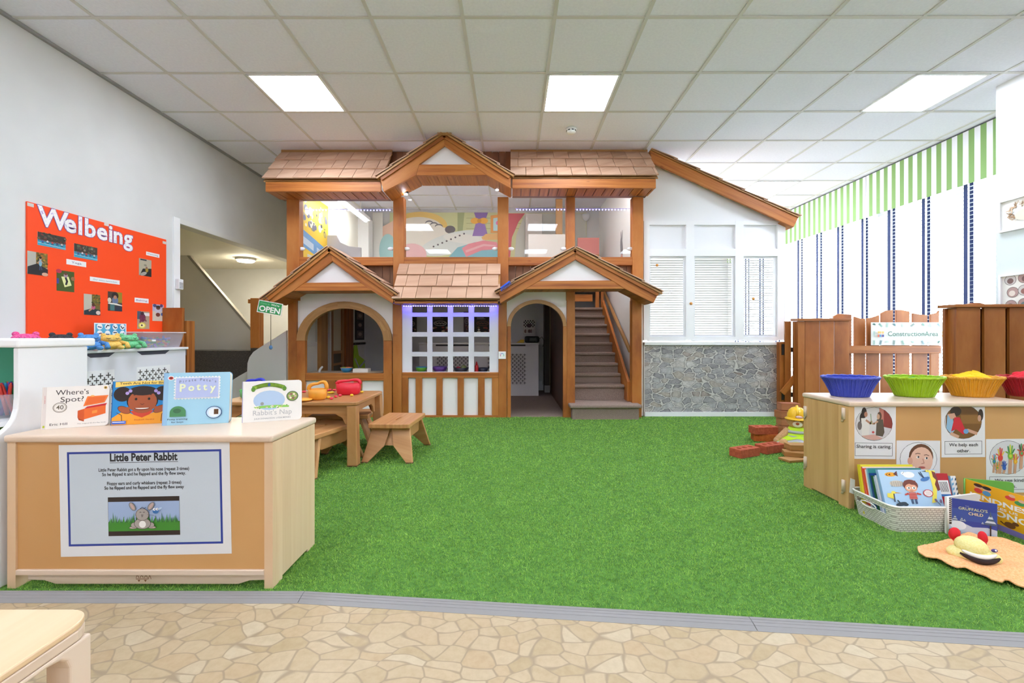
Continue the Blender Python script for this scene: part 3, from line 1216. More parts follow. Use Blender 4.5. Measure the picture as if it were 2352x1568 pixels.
# arched doorway bay
arch_bay(1163, 1301, 1232.5, 749, 68.5, 61, 60, 52.5, 961.9)

# body of the house: side walls, loft floor, partition beside the stairs
m = MB()
m.box((-2.49, 4.9, 0), (-2.45, YB, CH - 0.002), CREAM)
m.build('side_wall', house)
m = MB()
m.box((1.43, 4.9, 0), (1.47, YB, CH - 0.002), C('f2f1f0', 0.7))
m.build('side_wall', house)
m = MB()
m.box((-2.45, 4.88, 1.60), (0.62, YB - 0.003, 1.68), C('cfc9c4', 0.8))
m.box((0.62, 6.5, 1.601), (1.428, YB - 0.003, 1.681), C('cfc9c4', 0.8))
m.build('loft_floor', house)
m = MB()
m.box((0.60, 4.91, 0), (0.635, 6.9, 1.6), wood('brown_boards', '3a2116', '4f2d1d', '643b27', 0.5, 18, 1, 0.4))
m.build('partition', house)
m = MB()
m.box((-2.45, 4.82, 0.0), (0.60, YB - 0.003, 0.006), CARPET)
m.build('carpet', house)
m = MB()
m.box((-2.449, YB - 0.02, 0.006), (0.6, YB - 0.004, 0.10), WHITEP)
m.build('skirting', house)

# ------------------------------------------------------------ carpeted staircase
st = thing('staircase', 'narrow carpeted staircase with wooden sides inside the playhouse', 'stairs', (1.0, 4.9, 0))
STEPS = [(5.04, .343), (5.20, .46), (5.34, .576), (5.49, .698), (5.64, .822), (5.80, .941), (5.96, 1.067), (6.11, 1.193), (6.25, 1.312)]


def step(name, x0, x1, y0, y1, z0, z1):
    m = MB()
    m.box((x0, y0, z0), (x1, y1, z1 - 0.028), CARPET)
    o = m.build(name, st)
    m = MB()
    m.box((x0 - (0.0 if name == 'step' else 0.03), y0 - 0.03, z1 - 0.036), (x1 + (0 if name == 'step' else 0.03), y1, z1), CARPET)
    m.build('nosing', o, bevel=0.012, seg=3)


step('bottom_step', 0.645, 1.36, 4.68, 5.05, 0.001, 0.168)
for k, (y, z) in enumerate(STEPS):
    step('step', 0.66, 1.293, y, STEPS[k + 1][0] + 0.02 if k < 8 else 6.9, STEPS[k - 1][1] - 0.03 if k else 0.10, z)
m = MB()   # string boards
for x0, x1, dz in ((1.294, 1.325, 0.10), (0.637, 0.66, 0.03)):
    pts = [(4.90, 0.17), (4.90, 0.17 + dz + 0.12), (6.30, 1.34 + dz), (6.30, 1.05), (5.1, 0.17)]
    m2 = MB()
    m2.prism(pts, yz(x0), 0, x1 - x0, PINE, (0, 1.4, 1.1))
    m2.build('string_board', st, bevel=0.003)
m = MB()
m.tube([(1.385, 5.13, .727), (1.385, 6.65, 1.61)], 0.022, PINE2, 10)
hr = m.build('handrail', st)
for f in (0.15, 0.7):
    m = MB()
    y, z = 5.13 + 1.52 * f, .727 + .883 * f
    m.tube([(1.43, y, z - 0.05), (1.40, y, z - 0.05), (1.385, y, z - 0.015)], 0.008, STEEL, 6)
    m.build('bracket', hr)
m = MB()
x0, z0, x1, z1 = rect(1318, 692, 1368, 676, 6.3)
m.box((x0, 6.30, z0), (x1 - 0.05, 6.33, z1), PINE)
m.build('gate_rail', st)
m = MB()
x0, z0, x1, z1 = rect(1367, 700, 1372, 640, 6.3)
m.box((x0, 6.29, z0 - 0.15), (x1 + 0.02, 6.33, z1 + 0.35), PINE, (0, 0, 1))
m.build('newel', st)
x0, z0, x1, z1 = rect(1380, 714, 1386, 650, 6.25)
m = MB()
m.box((x0, 6.26, z0), (x1, 6.29, z1), PINE, (0, 0, 1))
m.build('newel', st)

# ------------------------------------------------------------ small fittings on the front
x, z = fp(1152.5, 815.5, FD)
t = thing('light_switch', 'small white square touch control on the post beside the lattice window', 'switch', (x, FD, z - 0.04))
m = MB()
m.box((x - 0.041, FD - 0.012, z - 0.041), (x + 0.041, FD - 0.0005, z + 0.041), C('f6f6f6', 0.3))
m.build('plate', t, bevel=0.003)
a = Art((x - 0.041, FD - 0.0121, z - 0.041), (1, 0, 0), (0, 0, 1), 0.082, 0.082)
for k, c in enumerate(('e06a8a', 'd98ad0', '8a7fe0', '5a9be8', '58c7d0', '62c98a')):
    a.line([(0.5 - 0.24 * math.cos(math.radians(-30 + 40 * (k + s))), 0.5 + 0.24 * math.sin(math.radians(-30 + 40 * (k + s)))) for s in (0, 0.5, 1)], 0.07, c)
a.mb.build('dial_print', t)

for px, py, nm in ((931, 441, 'beside the yellow poster side post'), (1141, 431, 'at the post above the mural')):
    x, z = fp(px, py, 4.74)
    t = thing('spotlight', 'tiny black spotlight under the centre gable ' + nm, 'spotlight', (x, 4.76, z))
    m = MB()
    m.ball((x, 4.76, z), 0.024, BLACK, 12)
    m.build('housing', t)
    m = MB()
    m.lathe([(0.018, 0), (0.02, -0.012), (0.0, -0.014)], (x, 4.745, z - 0.015), emit('eaf0ff', 18 if px < 1000 else 1.0), 12)
    m.build('lens', t)

# blue LED strings: along the lattice window head and inside the loft
t = thing('led_strip', 'glowing violet-blue LED strip along the head of the lattice window', 'LED strip', (-0.69, 4.72, 1.245))
m = MB()
m.box((-1.20, 4.765, 1.236), (-0.17, 4.785, 1.246), C('e4e4f0'))
m.build('strip', t)
m = MB()
for k in range(40):
    x = -1.19 + k * 1.01 / 39
    m.box((x - 0.004, 4.768, 1.231), (x + 0.004, 4.782, 1.2358), emit('5a50ff', 30))
m.build('led_print', t)
for px0, px1, y, lab in ((700, 898, 482, 'row of tiny blue lights hanging inside the loft before the yellow poster'), (1183, 1452, 481, 'row of tiny blue lights hanging inside the loft beside the white wall')):
    D = 5.0
    a, b_ = fp(px0, y, D), fp(px1, y, D)
    t = thing('led_strip', lab, 'LED strip', ((a[0] + b_[0]) / 2, D, a[1]))
    m = MB()
    m.box((a[0], D, a[1] + 0.006), (b_[0], D + 0.006, a[1] + 0.012), milky('clear_wire', 'd8d8ff', 0.4))
    m.build('strip', t)
    m = MB()
    n = int((b_[0] - a[0]) / 0.036)
    for k in range(n):
        x = a[0] + (b_[0] - a[0]) * (k + 0.5) / n
        m.box((x - 0.005, D - 0.002, a[1] - 0.008), (x + 0.005, D + 0.004, a[1] + 0.003), emit('8a86ff', 5))
    m.build('led_print', t)

t = thing('ceiling_light', 'unseen round lamp added under the loft floor to brighten the playhouse inside', 'light', (-0.7, 6.0, 1.6))  # added lamp, out of sight, lifts the dim ground floor
m = MB()
m.lathe([(0.10, -0.0005), (0.10, -0.02), (0.09, -0.03)], (-0.7, 6.0, 1.6), C('f4f4f0'), 20)
m.build('base', t)
m = MB()
m.lathe([(0.088, -0.0305), (0.07, -0.045), (0.03, -0.052)], (-0.7, 6.0, 1.6), emit('fff6ea', 12), 20)
m.build('diffuser', t)
# ------------------------------------------------------------ partition beside the playhouse: stone-print dado, white window frame, lean-to roof
QD = 4.88


def qbox(m, px0, py0, px1, py1, d0, d1, mat, U=None, D=QD):
    a, b_ = P(px0, py0, D), P(px1, py1, D)
    m.box((a[0], D + d0, a[2]), (b_[0], D + d1, b_[2]), mat, U)


XP0, XP1 = 1.475, 3.07
m = MB()
m.box((XP0, QD, 0), (XP1, QD + 0.10, 0.83), WHITE)
dado = struct(m.build('wall_partition'))
m = MB()
qbox(m, 1480, 946, 1790, 793, -0.003, -0.0005, STONE)
struct(m.build('wallpaper', dado))
m = MB()
m.box((XP0 + 0.005, QD - 0.02, 0), (P(1790, 0, QD)[0], QD - 0.003, P(0, 945.5, QD)[2]), WHITEP)
struct(m.build('baseboard_partition', dado))
m = MB()
m.box((XP0, QD - 0.03, 0.805), (XP1 + 0.02, QD + 0.12, 0.835), WHITEP)
struct(m.build('windowsill', dado))
m = MB()
for a, b_ in ((1478, 1491), (1575, 1593.5), (1688, 1707), (1785, 1803)):
    qbox(m, a, 781, b_, 507, 0.0, 0.09, PVC)
for c, d in ((783, 773), (588, 571), (516, 506)):
    for a, b_ in ((1491, 1575), (1593.5, 1688), (1707, 1785)):
        qbox(m, a, c, b_, d, 0.002, 0.088, PVC)
win = struct(m.build('window_4'))
for a, b_ in ((1491, 1575), (1593.5, 1688), (1707, 1785)):
    m = MB()
    qbox(m, a, 571, b_, 516, 0.03, 0.05, C('efeff4', 0.4))
    struct(m.build('window_panel', win))
    m = MB()
    qbox(m, a, 773, b_, 588, 0.04, 0.044, GLASS)
    struct(m.build('window_glass', win))
    m = MB()
    for x, y, xx, yy in ((a, 773, a + 3, 588), (b_ - 3, 773, b_, 588)):
        qbox(m, x, y, xx, yy, 0.018, 0.05, C('dfe0e6', 0.4))
    for x, y, xx, yy in ((a + 3, 773, b_ - 3, 770), (a + 3, 591, b_ - 3, 588)):
        qbox(m, x, y, xx, yy, 0.019, 0.049, C('dfe0e6', 0.4))
    struct(m.build('window_bead', win))
for (a, b_, nm) in ((1487, 1578, 'next to the playhouse'), (1590, 1692, 'in the middle pane'), (1703, 1790, 'in the pane by the gate')):
    t = thing('venetian_blind', 'white venetian blind behind the inner window, ' + nm, 'blind', (P((a + b_) / 2, 0, QD + 0.14)[0], QD + 0.14, 0.9), 0, None)
    x0, x1 = P(a, 0, QD + 0.14)[0], P(b_, 0, QD + 0.14)[0]
    m = MB()
    m.box((x0, QD + 0.12, 1.80), (x1, QD + 0.16, 1.83), WHITEP)
    m.build('headrail', t)
    m = MB()
    z = 0.915
    while z < 1.795:
        M = Matrix.Translation(((x0 + x1) / 2, QD + 0.14, z)) @ Matrix.Rotation(math.radians(-14), 4, 'X')
        m.mbox(M, x1 - x0, 0.024, 0.0022, C('c6c9cc', 0.5))
        z += 0.0268
    m.build('slats', t)
    m = MB()
    m.box((x0, QD + 0.128, 0.895), (x1, QD + 0.152, 0.906), WHITEP)
    m.build('bottom_rail', t)
for px, py, nm in ((1508, 609, 'near the playhouse'), (1586, 697, 'on the first white mullion'), (1729, 686, 'in the pane nearest the gate')):
    p = P(px, py, QD + (0.0 if px == 1586 else 0.02))
    m = MB()
    M = Matrix.Rotation(math.pi / 2, 4, 'X')
    m.lathe([(0.016, 0.0), (0.016, 0.006), (0.008, 0.012), (0.0, 0.013)], (p[0], p[1] - 0.0005, p[2]), C('c98a3f', 0.4), 16, 1, 1, M)
    tag(m.build('wooden_disc'), 'little round wooden disc on the inner window ' + nm, 'disc', 'wooden discs on the inner window')
p = P(1538, 672, QD + 0.03)
m = MB()
for k in range(6):
    a = k * math.pi / 3
    m.beam(p, (p[0] + 0.024 * math.cos(a), p[1], p[2] + 0.024 * math.sin(a)), 0.002, 0.007, C('f4f6fa', 0.4), (0, 1, 0))
tag(m.build('snowflake_sticker'), 'white snowflake sticker on the window pane next to the playhouse', 'sticker')
# white boarding above the frame and the lean-to roof with its bargeboard
m = MB()
m.prism([P(1478, 507, QD)[::2], P(1803, 507, QD)[::2], P(1803, 500, QD)[::2], P(1505, 352, QD)[::2], P(1478, 352, QD)[::2]], xz(QD + 0.02), 0, 0.06, C('f1f1f5', 0.6))
struct(m.build('wall_gable', dado))
roof = thing('lean_to_roof', 'sloping lean-to roof edge with wooden bargeboard above the white inner window', 'roof', (2.3, 4.8, 2.2))
g = 4.80
pa, pb = Vector(P(1493, 345, g)[::2]), Vector(P(1832, 500, g)[::2])
d = (pb - pa).normalized()
nn = Vector((-d.y, d.x))
m = MB()
m.prism([pa, pb, pb - nn * 0.115, pa + d * 0.07 - nn * 0.115], xz(g), 0, 0.03, PINE, (d.x, 0, d.y))
m.build('bargeboard', roof, bevel=0.003)
m = MB()
m.prism([pa + nn * 0.001, pa + nn * 0.014, pb + nn * 0.014, pb + nn * 0.001], xz(g - 0.01), 0.0, 0.28, PINE2, (d.x, 0, d.y))
m.build('roof_deck', roof)
m = MB()
L = (pb - pa).length
for k in range(7):
    s0, s1 = L * k / 6.6, min(L + 0.02, L * (k + 1.15) / 6.6)
    for j in range(2):
        c0, c1 = pa + d * s0 + nn * 0.015, pa + d * s1 + nn * 0.030
        y0 = g - 0.02 + j * 0.15
        vs = [(c0.x, y0, c0.y), (c0.x, y0 + 0.146, c0.y), (c1.x, y0 + 0.146, c1.y), (c1.x, y0, c1.y)]
        vs += [(v[0] + nn.x * 0.007, v[1], v[2] + nn.y * 0.007) for v in vs]
        m.add(vs, [(0, 1, 2, 3), (4, 7, 6, 5), (0, 4, 5, 1), (1, 5, 6, 2), (2, 6, 7, 3), (3, 7, 4, 0)], SHING, (d.x, 0, d.y))
m.build('shingle_course', roof)
m = MB()
e = pb - nn * 0.115
m.prism([e - d * 0.14, e, e + nn * 0.012, e - d * 0.14 + nn * 0.012], xz(g + 0.03), 0.0, 0.22, PINE, (0, 1, 0))
m.build('soffit_boards', roof)

# ------------------------------------------------------------ window blinds, ladder tapes and striped pelmets
NAVY = C('2c3a66', 0.8)
SLAT = C('a4acb4', 0.5)
XB = 4.69
for (y0, y1, tapes, lab) in ((3.70, 5.56, (4.05, 4.48, 4.94, 5.39), 'wide white slatted blind with navy tapes nearest the pier'),
                             (5.70, 7.44, (5.80, 6.23, 6.66, 7.10), 'wide white slatted blind with navy tapes at the far window'),
                             (7.54, 9.28, (7.7, 8.2, 8.7, 9.1), 'white slatted blind seen through the inner window')):
    t = thing('slatted_blind', lab, 'blind', (XB, (y0 + y1) / 2, 0.35))
    m = MB()
    m.box((XB - 0.03, y0, 2.52), (XB + 0.03, y1, 2.57), WHITEP)
    m.build('headrail', t)
    m = MB()
    z = 0.42
    while z < 2.50:
        M = Matrix.Translation((XB, (y0 + y1) / 2, z)) @ Matrix.Rotation(math.radians(-8), 4, 'Y')
        m.mbox(M, 0.05, y1 - y0, 0.003, SLAT)
        z += 0.042
    m.build('slats', t)
    m = MB()
    m.box((XB - 0.025, y0, 0.37), (XB + 0.025, y1, 0.39), SLAT)
    m.build('bottom_rail', t)
    for y in tapes:
        m = MB()
        m.box((XB - 0.032, y - 0.019, 0.37), (XB - 0.0285, y + 0.019, 2.52), NAVY)
        m.box((XB + 0.0285, y - 0.019, 0.37), (XB + 0.032, y + 0.019, 2.52), NAVY)
        m.build('ladder_tape', t)
for y0, y1, lab in ((3.67, 5.645, 'green and white striped fabric pelmet beside the pier'), (5.655, 9.3, 'green and white striped fabric pelmet reaching behind the lean-to roof')):
    t = thing('pelmet', lab, 'pelmet', (4.6, (y0 + y1) / 2, 2.44), 0, None)
    m = MB()
    m.box((4.585, y0, 2.44), (4.60, y1, 2.972), STRIPE)
    m.box((4.60, y0, 2.44), (4.745, y0 + 0.015, 2.97), STRIPE)
    m.build('fabric_front', t)
    m = MB()
    m.box((4.60, y0 + 0.016, 2.955), (4.748, y1, 2.972), WHITEP)
    m.build('top_board', t)
    m = MB()
    m.box((4.578, y0, 2.9725), (4.61, y1, 2.9785), C('4c5058', 0.6))
    m.build('track', t)

# framed displays on the pier
for k, (z0, z1, y0, y1, lab) in enumerate(((1.755, 2.02, 3.12, 3.605, 'white framed twig wreath picture higher on the pier'),
                                           (1.0, 1.41, 3.10, 3.60, 'white framed board of small round photos lower on the pier'))):
    t = thing('framed_picture', lab, 'picture', (4.036, (y0 + y1) / 2, z0))
    m = MB()
    for a in (((y0, z0), (y1, z0 + 0.018)), ((y0, z1 - 0.018), (y1, z1)), ((y0, z0 + 0.0181), (y0 + 0.018, z1 - 0.0181)), ((y1 - 0.018, z0 + 0.0181), (y1, z1 - 0.0181))):
        m.box((4.012, a[0][0], a[0][1]), (4.0355, a[1][0], a[1][1]), C('e8e8ec', 0.4))
    m.build('frame', t)
    m = MB()
    m.box((4.026, y0 + 0.018, z0 + 0.018), (4.030, y1 - 0.018, z1 - 0.018), C('e9e7e3'))
    m.build('backing', t)
    a = Art((4.026, y1, z0), (0, -1, 0), (0, 0, 1), y1 - y0, z1 - z0)
    rr = random.Random(3 + k)
    if k == 0:
        for i in range(60):
            an = rr.uniform(0, 6.28)
            a.ell(0.33 + 0.17 * math.cos(an) + rr.uniform(-.05, .05), 0.56 + 0.22 * math.sin(an) + rr.uniform(-.06, .06), 0.05, 0.014, rr.choice(('8a6a4c', 'b08a66', 'c9a98a', '9a9a94', 'd8cdbd')), rr.uniform(0, 3))
        a.ell(0.36, 0.42, 0.12, 0.16, 'ded9c4')
    else:
        for i in range(14):
            u, v = 0.17 + 0.2 * (i % 4) + rr.uniform(-.03, .03), 0.9 - 0.25 * (i // 4) + rr.uniform(-.03, .03)
            a.circ(u, v, 0.085, '5b5252')
            a.circ(u, v, 0.078, rr.choice(('b99a92', 'cdb8b0', 'a98a86', 'c8c2c0')))
            a.circ(u + rr.uniform(-.02, .02), v - 0.02, 0.045, rr.choice(('6b4a46', '8d5a52', 'e0d4cc', '5a6a70')))
    a.mb.build('printed_picture', t)

# ------------------------------------------------------------ stained pine gate and picket fence in front of the windows
HD = 4.62


def hx(px, D=HD):
    return (px - 1176) / 1000 * D


def hz(py, D=HD):
    return CAMZ + (770 - py) / 1000 * D


gate = thing('wooden_gate', 'low stained wooden gate of three boards with a flat cap beside the stone-print wall', 'gate', (hx(1890), HD, 0.05))
m = MB()
m.box((hx(1790, 4.74), 4.74, 0.004), (hx(1808, 4.74), 4.80, hz(785, 4.74)), FENCE, (0, 0, 1))
tag(m.build('gate_post', bevel=0.003), 'short stained post at the end of the stone-print wall holding black hinges', 'post')
for a, b_ in ((1848, 1880.5), (1882.5, 1914), (1916, 1949)):
    m = MB()
    m.box((hx(a), HD, 0.04), (hx(b_), HD + 0.02, hz(737)), FENCE, (0, 0, 1))
    m.build('board', gate, bevel=0.002)
m = MB()
m.box((hx(1832), HD + 0.001, 0.04), (hx(1847.5), HD + 0.09, hz(737.5)), FENCE, (0, 0, 1))
m.build('side_board', gate, bevel=0.002)
m = MB()
m.box((hx(1829.5), HD - 0.02, hz(737) + 0.001), (hx(1952), HD + 0.11, hz(731)), FENCE)
m.build('cap', gate, bevel=0.004)
m = MB()
m.box((hx(1815), HD + 0.095, 0.04), (hx(1829), HD + 0.115, hz(737)), FENCE, (0, 0, 1))
m.build('picket', gate, bevel=0.002)
m = MB()
m.beam((hx(1806), HD + 0.08, hz(905)), (hx(1836), HD + 0.08, hz(868)), 0.02, 0.06, FENCE)
m.build('brace', gate)
for z in (804, 907):
    m = MB()
    m.box((hx(1795, 4.73), 4.728, hz(z + 11, 4.73)), (hx(1803, 4.73), 4.7395, hz(z - 14, 4.73)), BLACK)
    m.box((hx(1803, 4.73), 4.724, hz(z + 4, 4.73)), (hx(1831, 4.73), 4.7395, hz(z - 6, 4.73)), BLACK)
    m.build('strap_hinge', gate)
fence = thing('picket_fence', 'stained picket fence with a wavy top and one horizontal rail below the construction sign', 'fence', (hx(2050), HD + 0.12, 0.0))
for pts in ([1914, 726, 1925, 720.5, 1955, 722], [1961, 726.5, 1975, 731, 1987, 732], [1990, 731, 2002, 729, 2018, 724],
            [2023, 719.5, 2036, 713, 2050, 711.5], [2057, 711.5, 2072, 712, 2088, 715], [2095, 719, 2112, 722, 2129, 723], [2136, 722, 2152, 718, 2169, 713]):
    D = HD + 0.115
    top = [(min(hx(pts[i], D), 4.64), hz(pts[i + 1], D)) for i in (0, 2, 4)]
    m = MB()
    m.prism([(top[0][0], 0.03), top[0], top[1], top[2], (top[2][0], 0.03)], xz(D), 0, 0.02, FENCE, (0, 0, 1))
    m.build('picket', fence, bevel=0.003)
for py in (803, 925):
    m = MB()
    m.box((hx(1937), HD + 0.055, hz(py + 9)), (hx(2172), HD + 0.098, hz(py - 9)), FENCE)
    m.build('rail', fence, bevel=0.003)
# nearer return of the fence
RD = 3.3
ret = thing('board_fence', 'tall stained board fence with a flat cap standing behind the yellow and red baskets', 'fence', (3.7, RD, 0))
for a, b_ in ((2196, 2250.5), (2259, 2308), (2317, 2360), (2365, 2386)):
    m = MB()
    m.box((hx(a, RD), RD, 0.03), (hx(b_, RD), RD + 0.022, hz(706, RD)), FENCE, (0, 0, 1))
    m.build('board', ret, bevel=0.002)
m = MB()
m.box((hx(2196, RD) - 0.001, RD + 0.001, 0.03), (hx(2196, RD) + 0.02, RD + 0.09, hz(706.5, RD)), FENCE, (0, 0, 1))
m.build('side_board', ret, bevel=0.002)
m = MB()
m.box((hx(2190, RD), RD + 0.07, 0.03), (3.99, RD + 0.09, hz(707, RD)), FENCE)
m.build('back_board', ret)
m = MB()
m.box((hx(2186, RD), RD - 0.03, hz(706, RD) + 0.001), (4.005, RD + 0.12, hz(699, RD)), FENCE)
m.build('cap', ret, bevel=0.004)
m = MB()   # carved crest behind the cap
x0, x1 = hx(2210, RD + 0.1), hx(2262, RD + 0.1)
m.prism([(x0 + (x1 - x0) * k / 10, hz(699, RD) + 0.002 + 0.018 * math.sin(math.pi * k / 10)) for k in range(11)], xz(RD + 0.085), 0, 0.02, FENCE)
m.build('crest', ret)

# laminated sign on the fence
D = HD + 0.05
x0, x1, z0, z1 = hx(1999, D), hx(2166, D), hz(792.5, D), hz(740, D)
sg = thing('sign', 'long laminated leaf-bordered sign for the construction area on the picket fence', 'sign', ((x0 + x1) / 2, D, z0))
m = MB()
m.box((x0, D, z0), (x1, D + 0.002, z1), milky('laminate', 'eef0ee', 0.80))
m.build('sheet', sg)
a = Art((x0, D, z0), (1, 0, 0), (0, 0, 1), x1 - x0, z1 - z0)
rr = random.Random(11)
greens = ('3f6b62', '6f9f92', '9dbdb2', '4b7d88', 'b9cdc4')


def leaf(u, v, s, rot, c, kind):
    if kind == 0:
        for k in range(7):
            an = rot + (k - 3) * 0.42
            a.ell(u + s * .5 * math.cos(an), v + s * 1.6 * math.sin(an), s * 0.5, s * 0.42, c, an)
    else:
        du, dv = math.cos(rot), math.sin(rot)
        a.line([(u - du * s, v - dv * s * 3), (u + du * s, v + dv * s * 3)], 0.004, c)
        for k in range(-3, 4):
            for sd in (-1, 1):
                an = rot + sd * 0.9
                a.ell(u + du * s * k / 3 + sd * s * .3 * math.cos(rot + 1.57), v + (dv * s * k / 3) * 3 + sd * s * .3 * math.sin(rot + 1.57) * 3, s * 0.33, s * 0.3, c, an)


for i, u in enumerate((0.04, 0.13, 0.22, 0.31, 0.43, 0.56, 0.70, 0.80, 0.92)):
    leaf(u, 0.88, 0.028, rr.uniform(0.5, 2.4), greens[i % 5], (0, 1, 1)[i % 3])
    leaf(u, 0.12, 0.028, rr.uniform(0.5, 2.4), greens[(i + 2) % 5], (0, 1, 1)[(i + 1) % 3])
leaf(0.03, 0.52, 0.028, 1.6, '9dbdb2', 1)
a.txt('ConstructionArea', 0.56, 0.40, 0.20, '3f6b5c', 0.69, 0.01)
for u, c in ((0.09, 'd8684c'), (0.115, '3f86b8'), (0.145, 'd23f34'), (0.15, '2f3f8f'), (0.965, 'd8884c')):
    a.rect(u - 0.013, 0.36, u + 0.013, 0.46, c)
    a.circ(u, 0.52, 0.012, 'e0b48c')
    a.rect(u - 0.012, 0.55, u + 0.012, 0.60, 'e0b030')
a.mb.build('leaf_print', sg)
# ------------------------------------------------------------ inside the loft
D = YB - 0.03
mx0, mx1, mz0, mz1 = -2.02, 1.22, 1.70, 2.93
t = thing('mural', 'pastel wall mural of a big bed and purple curtain behind the loft glass', 'mural', ((mx0 + mx1) / 2, D, mz0))
m = MB()
m.box((mx0, D, mz0), (mx1, D + 0.012, mz1), C('d9d8a8', 0.7))
m.build('panel', t)
a = Art((mx0, D, mz0), (1, 0, 0), (0, 0, 1), mx1 - mx0, mz1 - mz0)


def mu(px, py):
    p = P(px, py, D)
    return ((p[0] - mx0) / (mx1 - mx0), (p[2] - mz0) / (mz1 - mz0))


def mpoly(pts, c):
    a.poly([mu(*p) for p in pts], c)


def mell(px, py, rx, ry, c, rot=0.0):
    u, v = mu(px, py)
    a.ell(u, v, rx * D / 1000 / (mx1 - mx0), ry * D / 1000 / (mz1 - mz0), c, rot, 28)


mpoly([(895, 488), (1140, 488), (1140, 600), (895, 600)], 'd3d7a6')
for y in (500, 512, 524):
    mpoly([(1070, y), (1340, y), (1340, y + 1.5), (1070, y + 1.5)], 'b6bb88')
mpoly([(855, 488), (878, 488), (878, 600), (855, 600)], 'f0f0ea')
mpoly([(878, 520), (905, 505), (905, 600), (878, 600)], 'edc9b4')
mell(890, 575, 20, 38, 'a9d3d6')
mell(965, 520, 62, 34, 'e9c877')
mell(960, 528, 58, 30, 'efe9df')
mell(985, 545, 70, 26, 'f3efe6')
for x, y in ((985, 512), (996, 516), (1007, 520)):
    mell(x, y, 9, 6, '77757c')
    mell(x, y + 3, 9, 6, 'f3efe6')
mell(1033, 527, 12, 9, '6f6a72')
mpoly([(1050, 488), (1066, 488), (1060, 548), (1050, 548)], 'a8b184')
mell(1040, 558, 78, 24, 'e6ecea', 0.25)
mell(1065, 548, 48, 11, 'f2f2ee', -0.1)
mell(945, 585, 34, 26, 'f1c3c6')
for k in range(8):
    mell(995 + k * 10, 566 - k * 4.2, 2.2, 2.0, '5f5b62')
mpoly([(1030, 590), (1050, 568), (1090, 556), (1150, 560), (1150, 606), (1030, 606)], '8fc7d6')
mpoly([(1060, 570), (1075, 560), (1110, 552), (1140, 556), (1145, 572), (1105, 575), (1070, 590)], 'f09aa6')
mpoly([(1068, 575), (1110, 560), (1138, 563), (1138, 566), (1110, 565), (1070, 580)], 'f6c0c6')
mpoly([(1088, 488), (1120, 488), (1112, 512), (1096, 512)], '8d6fb5')
mpoly([(1084, 542), (1092, 512), (1112, 512), (1120, 542)], '9b7cc2')
mell(1090, 507, 10, 7, 'f0b54e')
mell(1110, 507, 10, 7, 'f0b54e')
mell(1100, 507, 5, 5, 'd89a38')
mpoly([(1126, 495), (1170, 490), (1170, 535), (1126, 535)], 'e7a25a')
mpoly([(1132, 501), (1170, 496), (1170, 530), (1132, 530)], 'bfe0e8')
mell(1143, 512, 5, 5, 'e27ab0')
mpoly([(1105, 545), (1115, 537), (1170, 535), (1170, 550), (1108, 551)], 'e9b877')
mpoly([(1165, 490), (1205, 490), (1190, 510), (1175, 545), (1170, 600), (1165, 600)], 'd2646c')
mpoly([(1205, 490), (1345, 490), (1345, 600), (1180, 600), (1185, 540)], 'cfcfc6')
a.mb.build('painted_picture', t)

t = thing('poster', 'yellow poster with a blue band on the side wall inside the loft', 'poster', (-2.44, 5.4, 1.7))
m = MB()
m.box((-2.449, 4.93, 1.70), (-2.446, 5.78, 2.62), C('f0c83c', 0.5))
m.build('sheet', t)
a = Art((-2.446, 4.93, 1.70), (0, 1, 0), (0, 0, 1), 0.85, 0.92)
a.poly([(0, 0.30), (1, 0.16), (1, 0.36), (0, 0.52)], '6f9fd0')
a.poly([(0.1, 0.33), (0.5, 0.27), (0.5, 0.36), (0.1, 0.42)], 'c9d9ea')
a.poly([(0.6, 0.25), (0.95, 0.2), (0.95, 0.29), (0.6, 0.34)], 'c9d9ea')
rr = random.Random(4)
for i in range(22):
    a.circ(0.5 + rr.uniform(-.3, .42), 0.72 + rr.uniform(-.16, .2), rr.uniform(0.03, 0.07), rr.choice(('e8e0d0', '6b6a80', 'b0a060', 'f6f0e0')), 12)
    a.circ(0.5 + rr.uniform(-.3, .42), 0.72 + rr.uniform(-.16, .2), rr.uniform(0.015, 0.03), rr.choice(('3c3c50', 'f6f0e0')), 12)
a.rect(0.3, 0.02, 0.95, 0.2, 'cfd6d0')
a.mb.build('print', t)

t = thing('strip_light', 'lit fluorescent batten hanging inside the loft near the yellow poster', 'light', (-2.1, 5.8, 2.6))
m = MB()
m.box((-2.20, 5.2, 2.62), (-2.12, 6.5, 2.67), WHITEP)
m.build('body', t)
m = MB()
m.box((-2.195, 5.22, 2.60), (-2.165, 6.48, 2.6195), emit('ffffff', 22))
m.build('tube', t)
m = MB()
for y in (5.5, 6.2):
    m.tube([(-2.16, y, 2.67), (-2.16, y, CH)], 0.004, STEEL, 6)
m.build('hanger', t)
t = thing('strip_light', 'unseen lit batten added behind the roof edge to brighten the loft', 'light', (0.3, 5.1, CH - 0.06))  # extra batten added where the roof edge hides it, lights the loft
m = MB()
m.box((-0.9, 5.06, CH - 0.055), (1.2, 5.14, CH - 0.007), WHITEP)
m.build('body', t)
m = MB()
m.box((-0.88, 5.07, CH - 0.075), (1.18, 5.13, CH - 0.0555), emit('ffffff', 22))
m.build('tube', t)


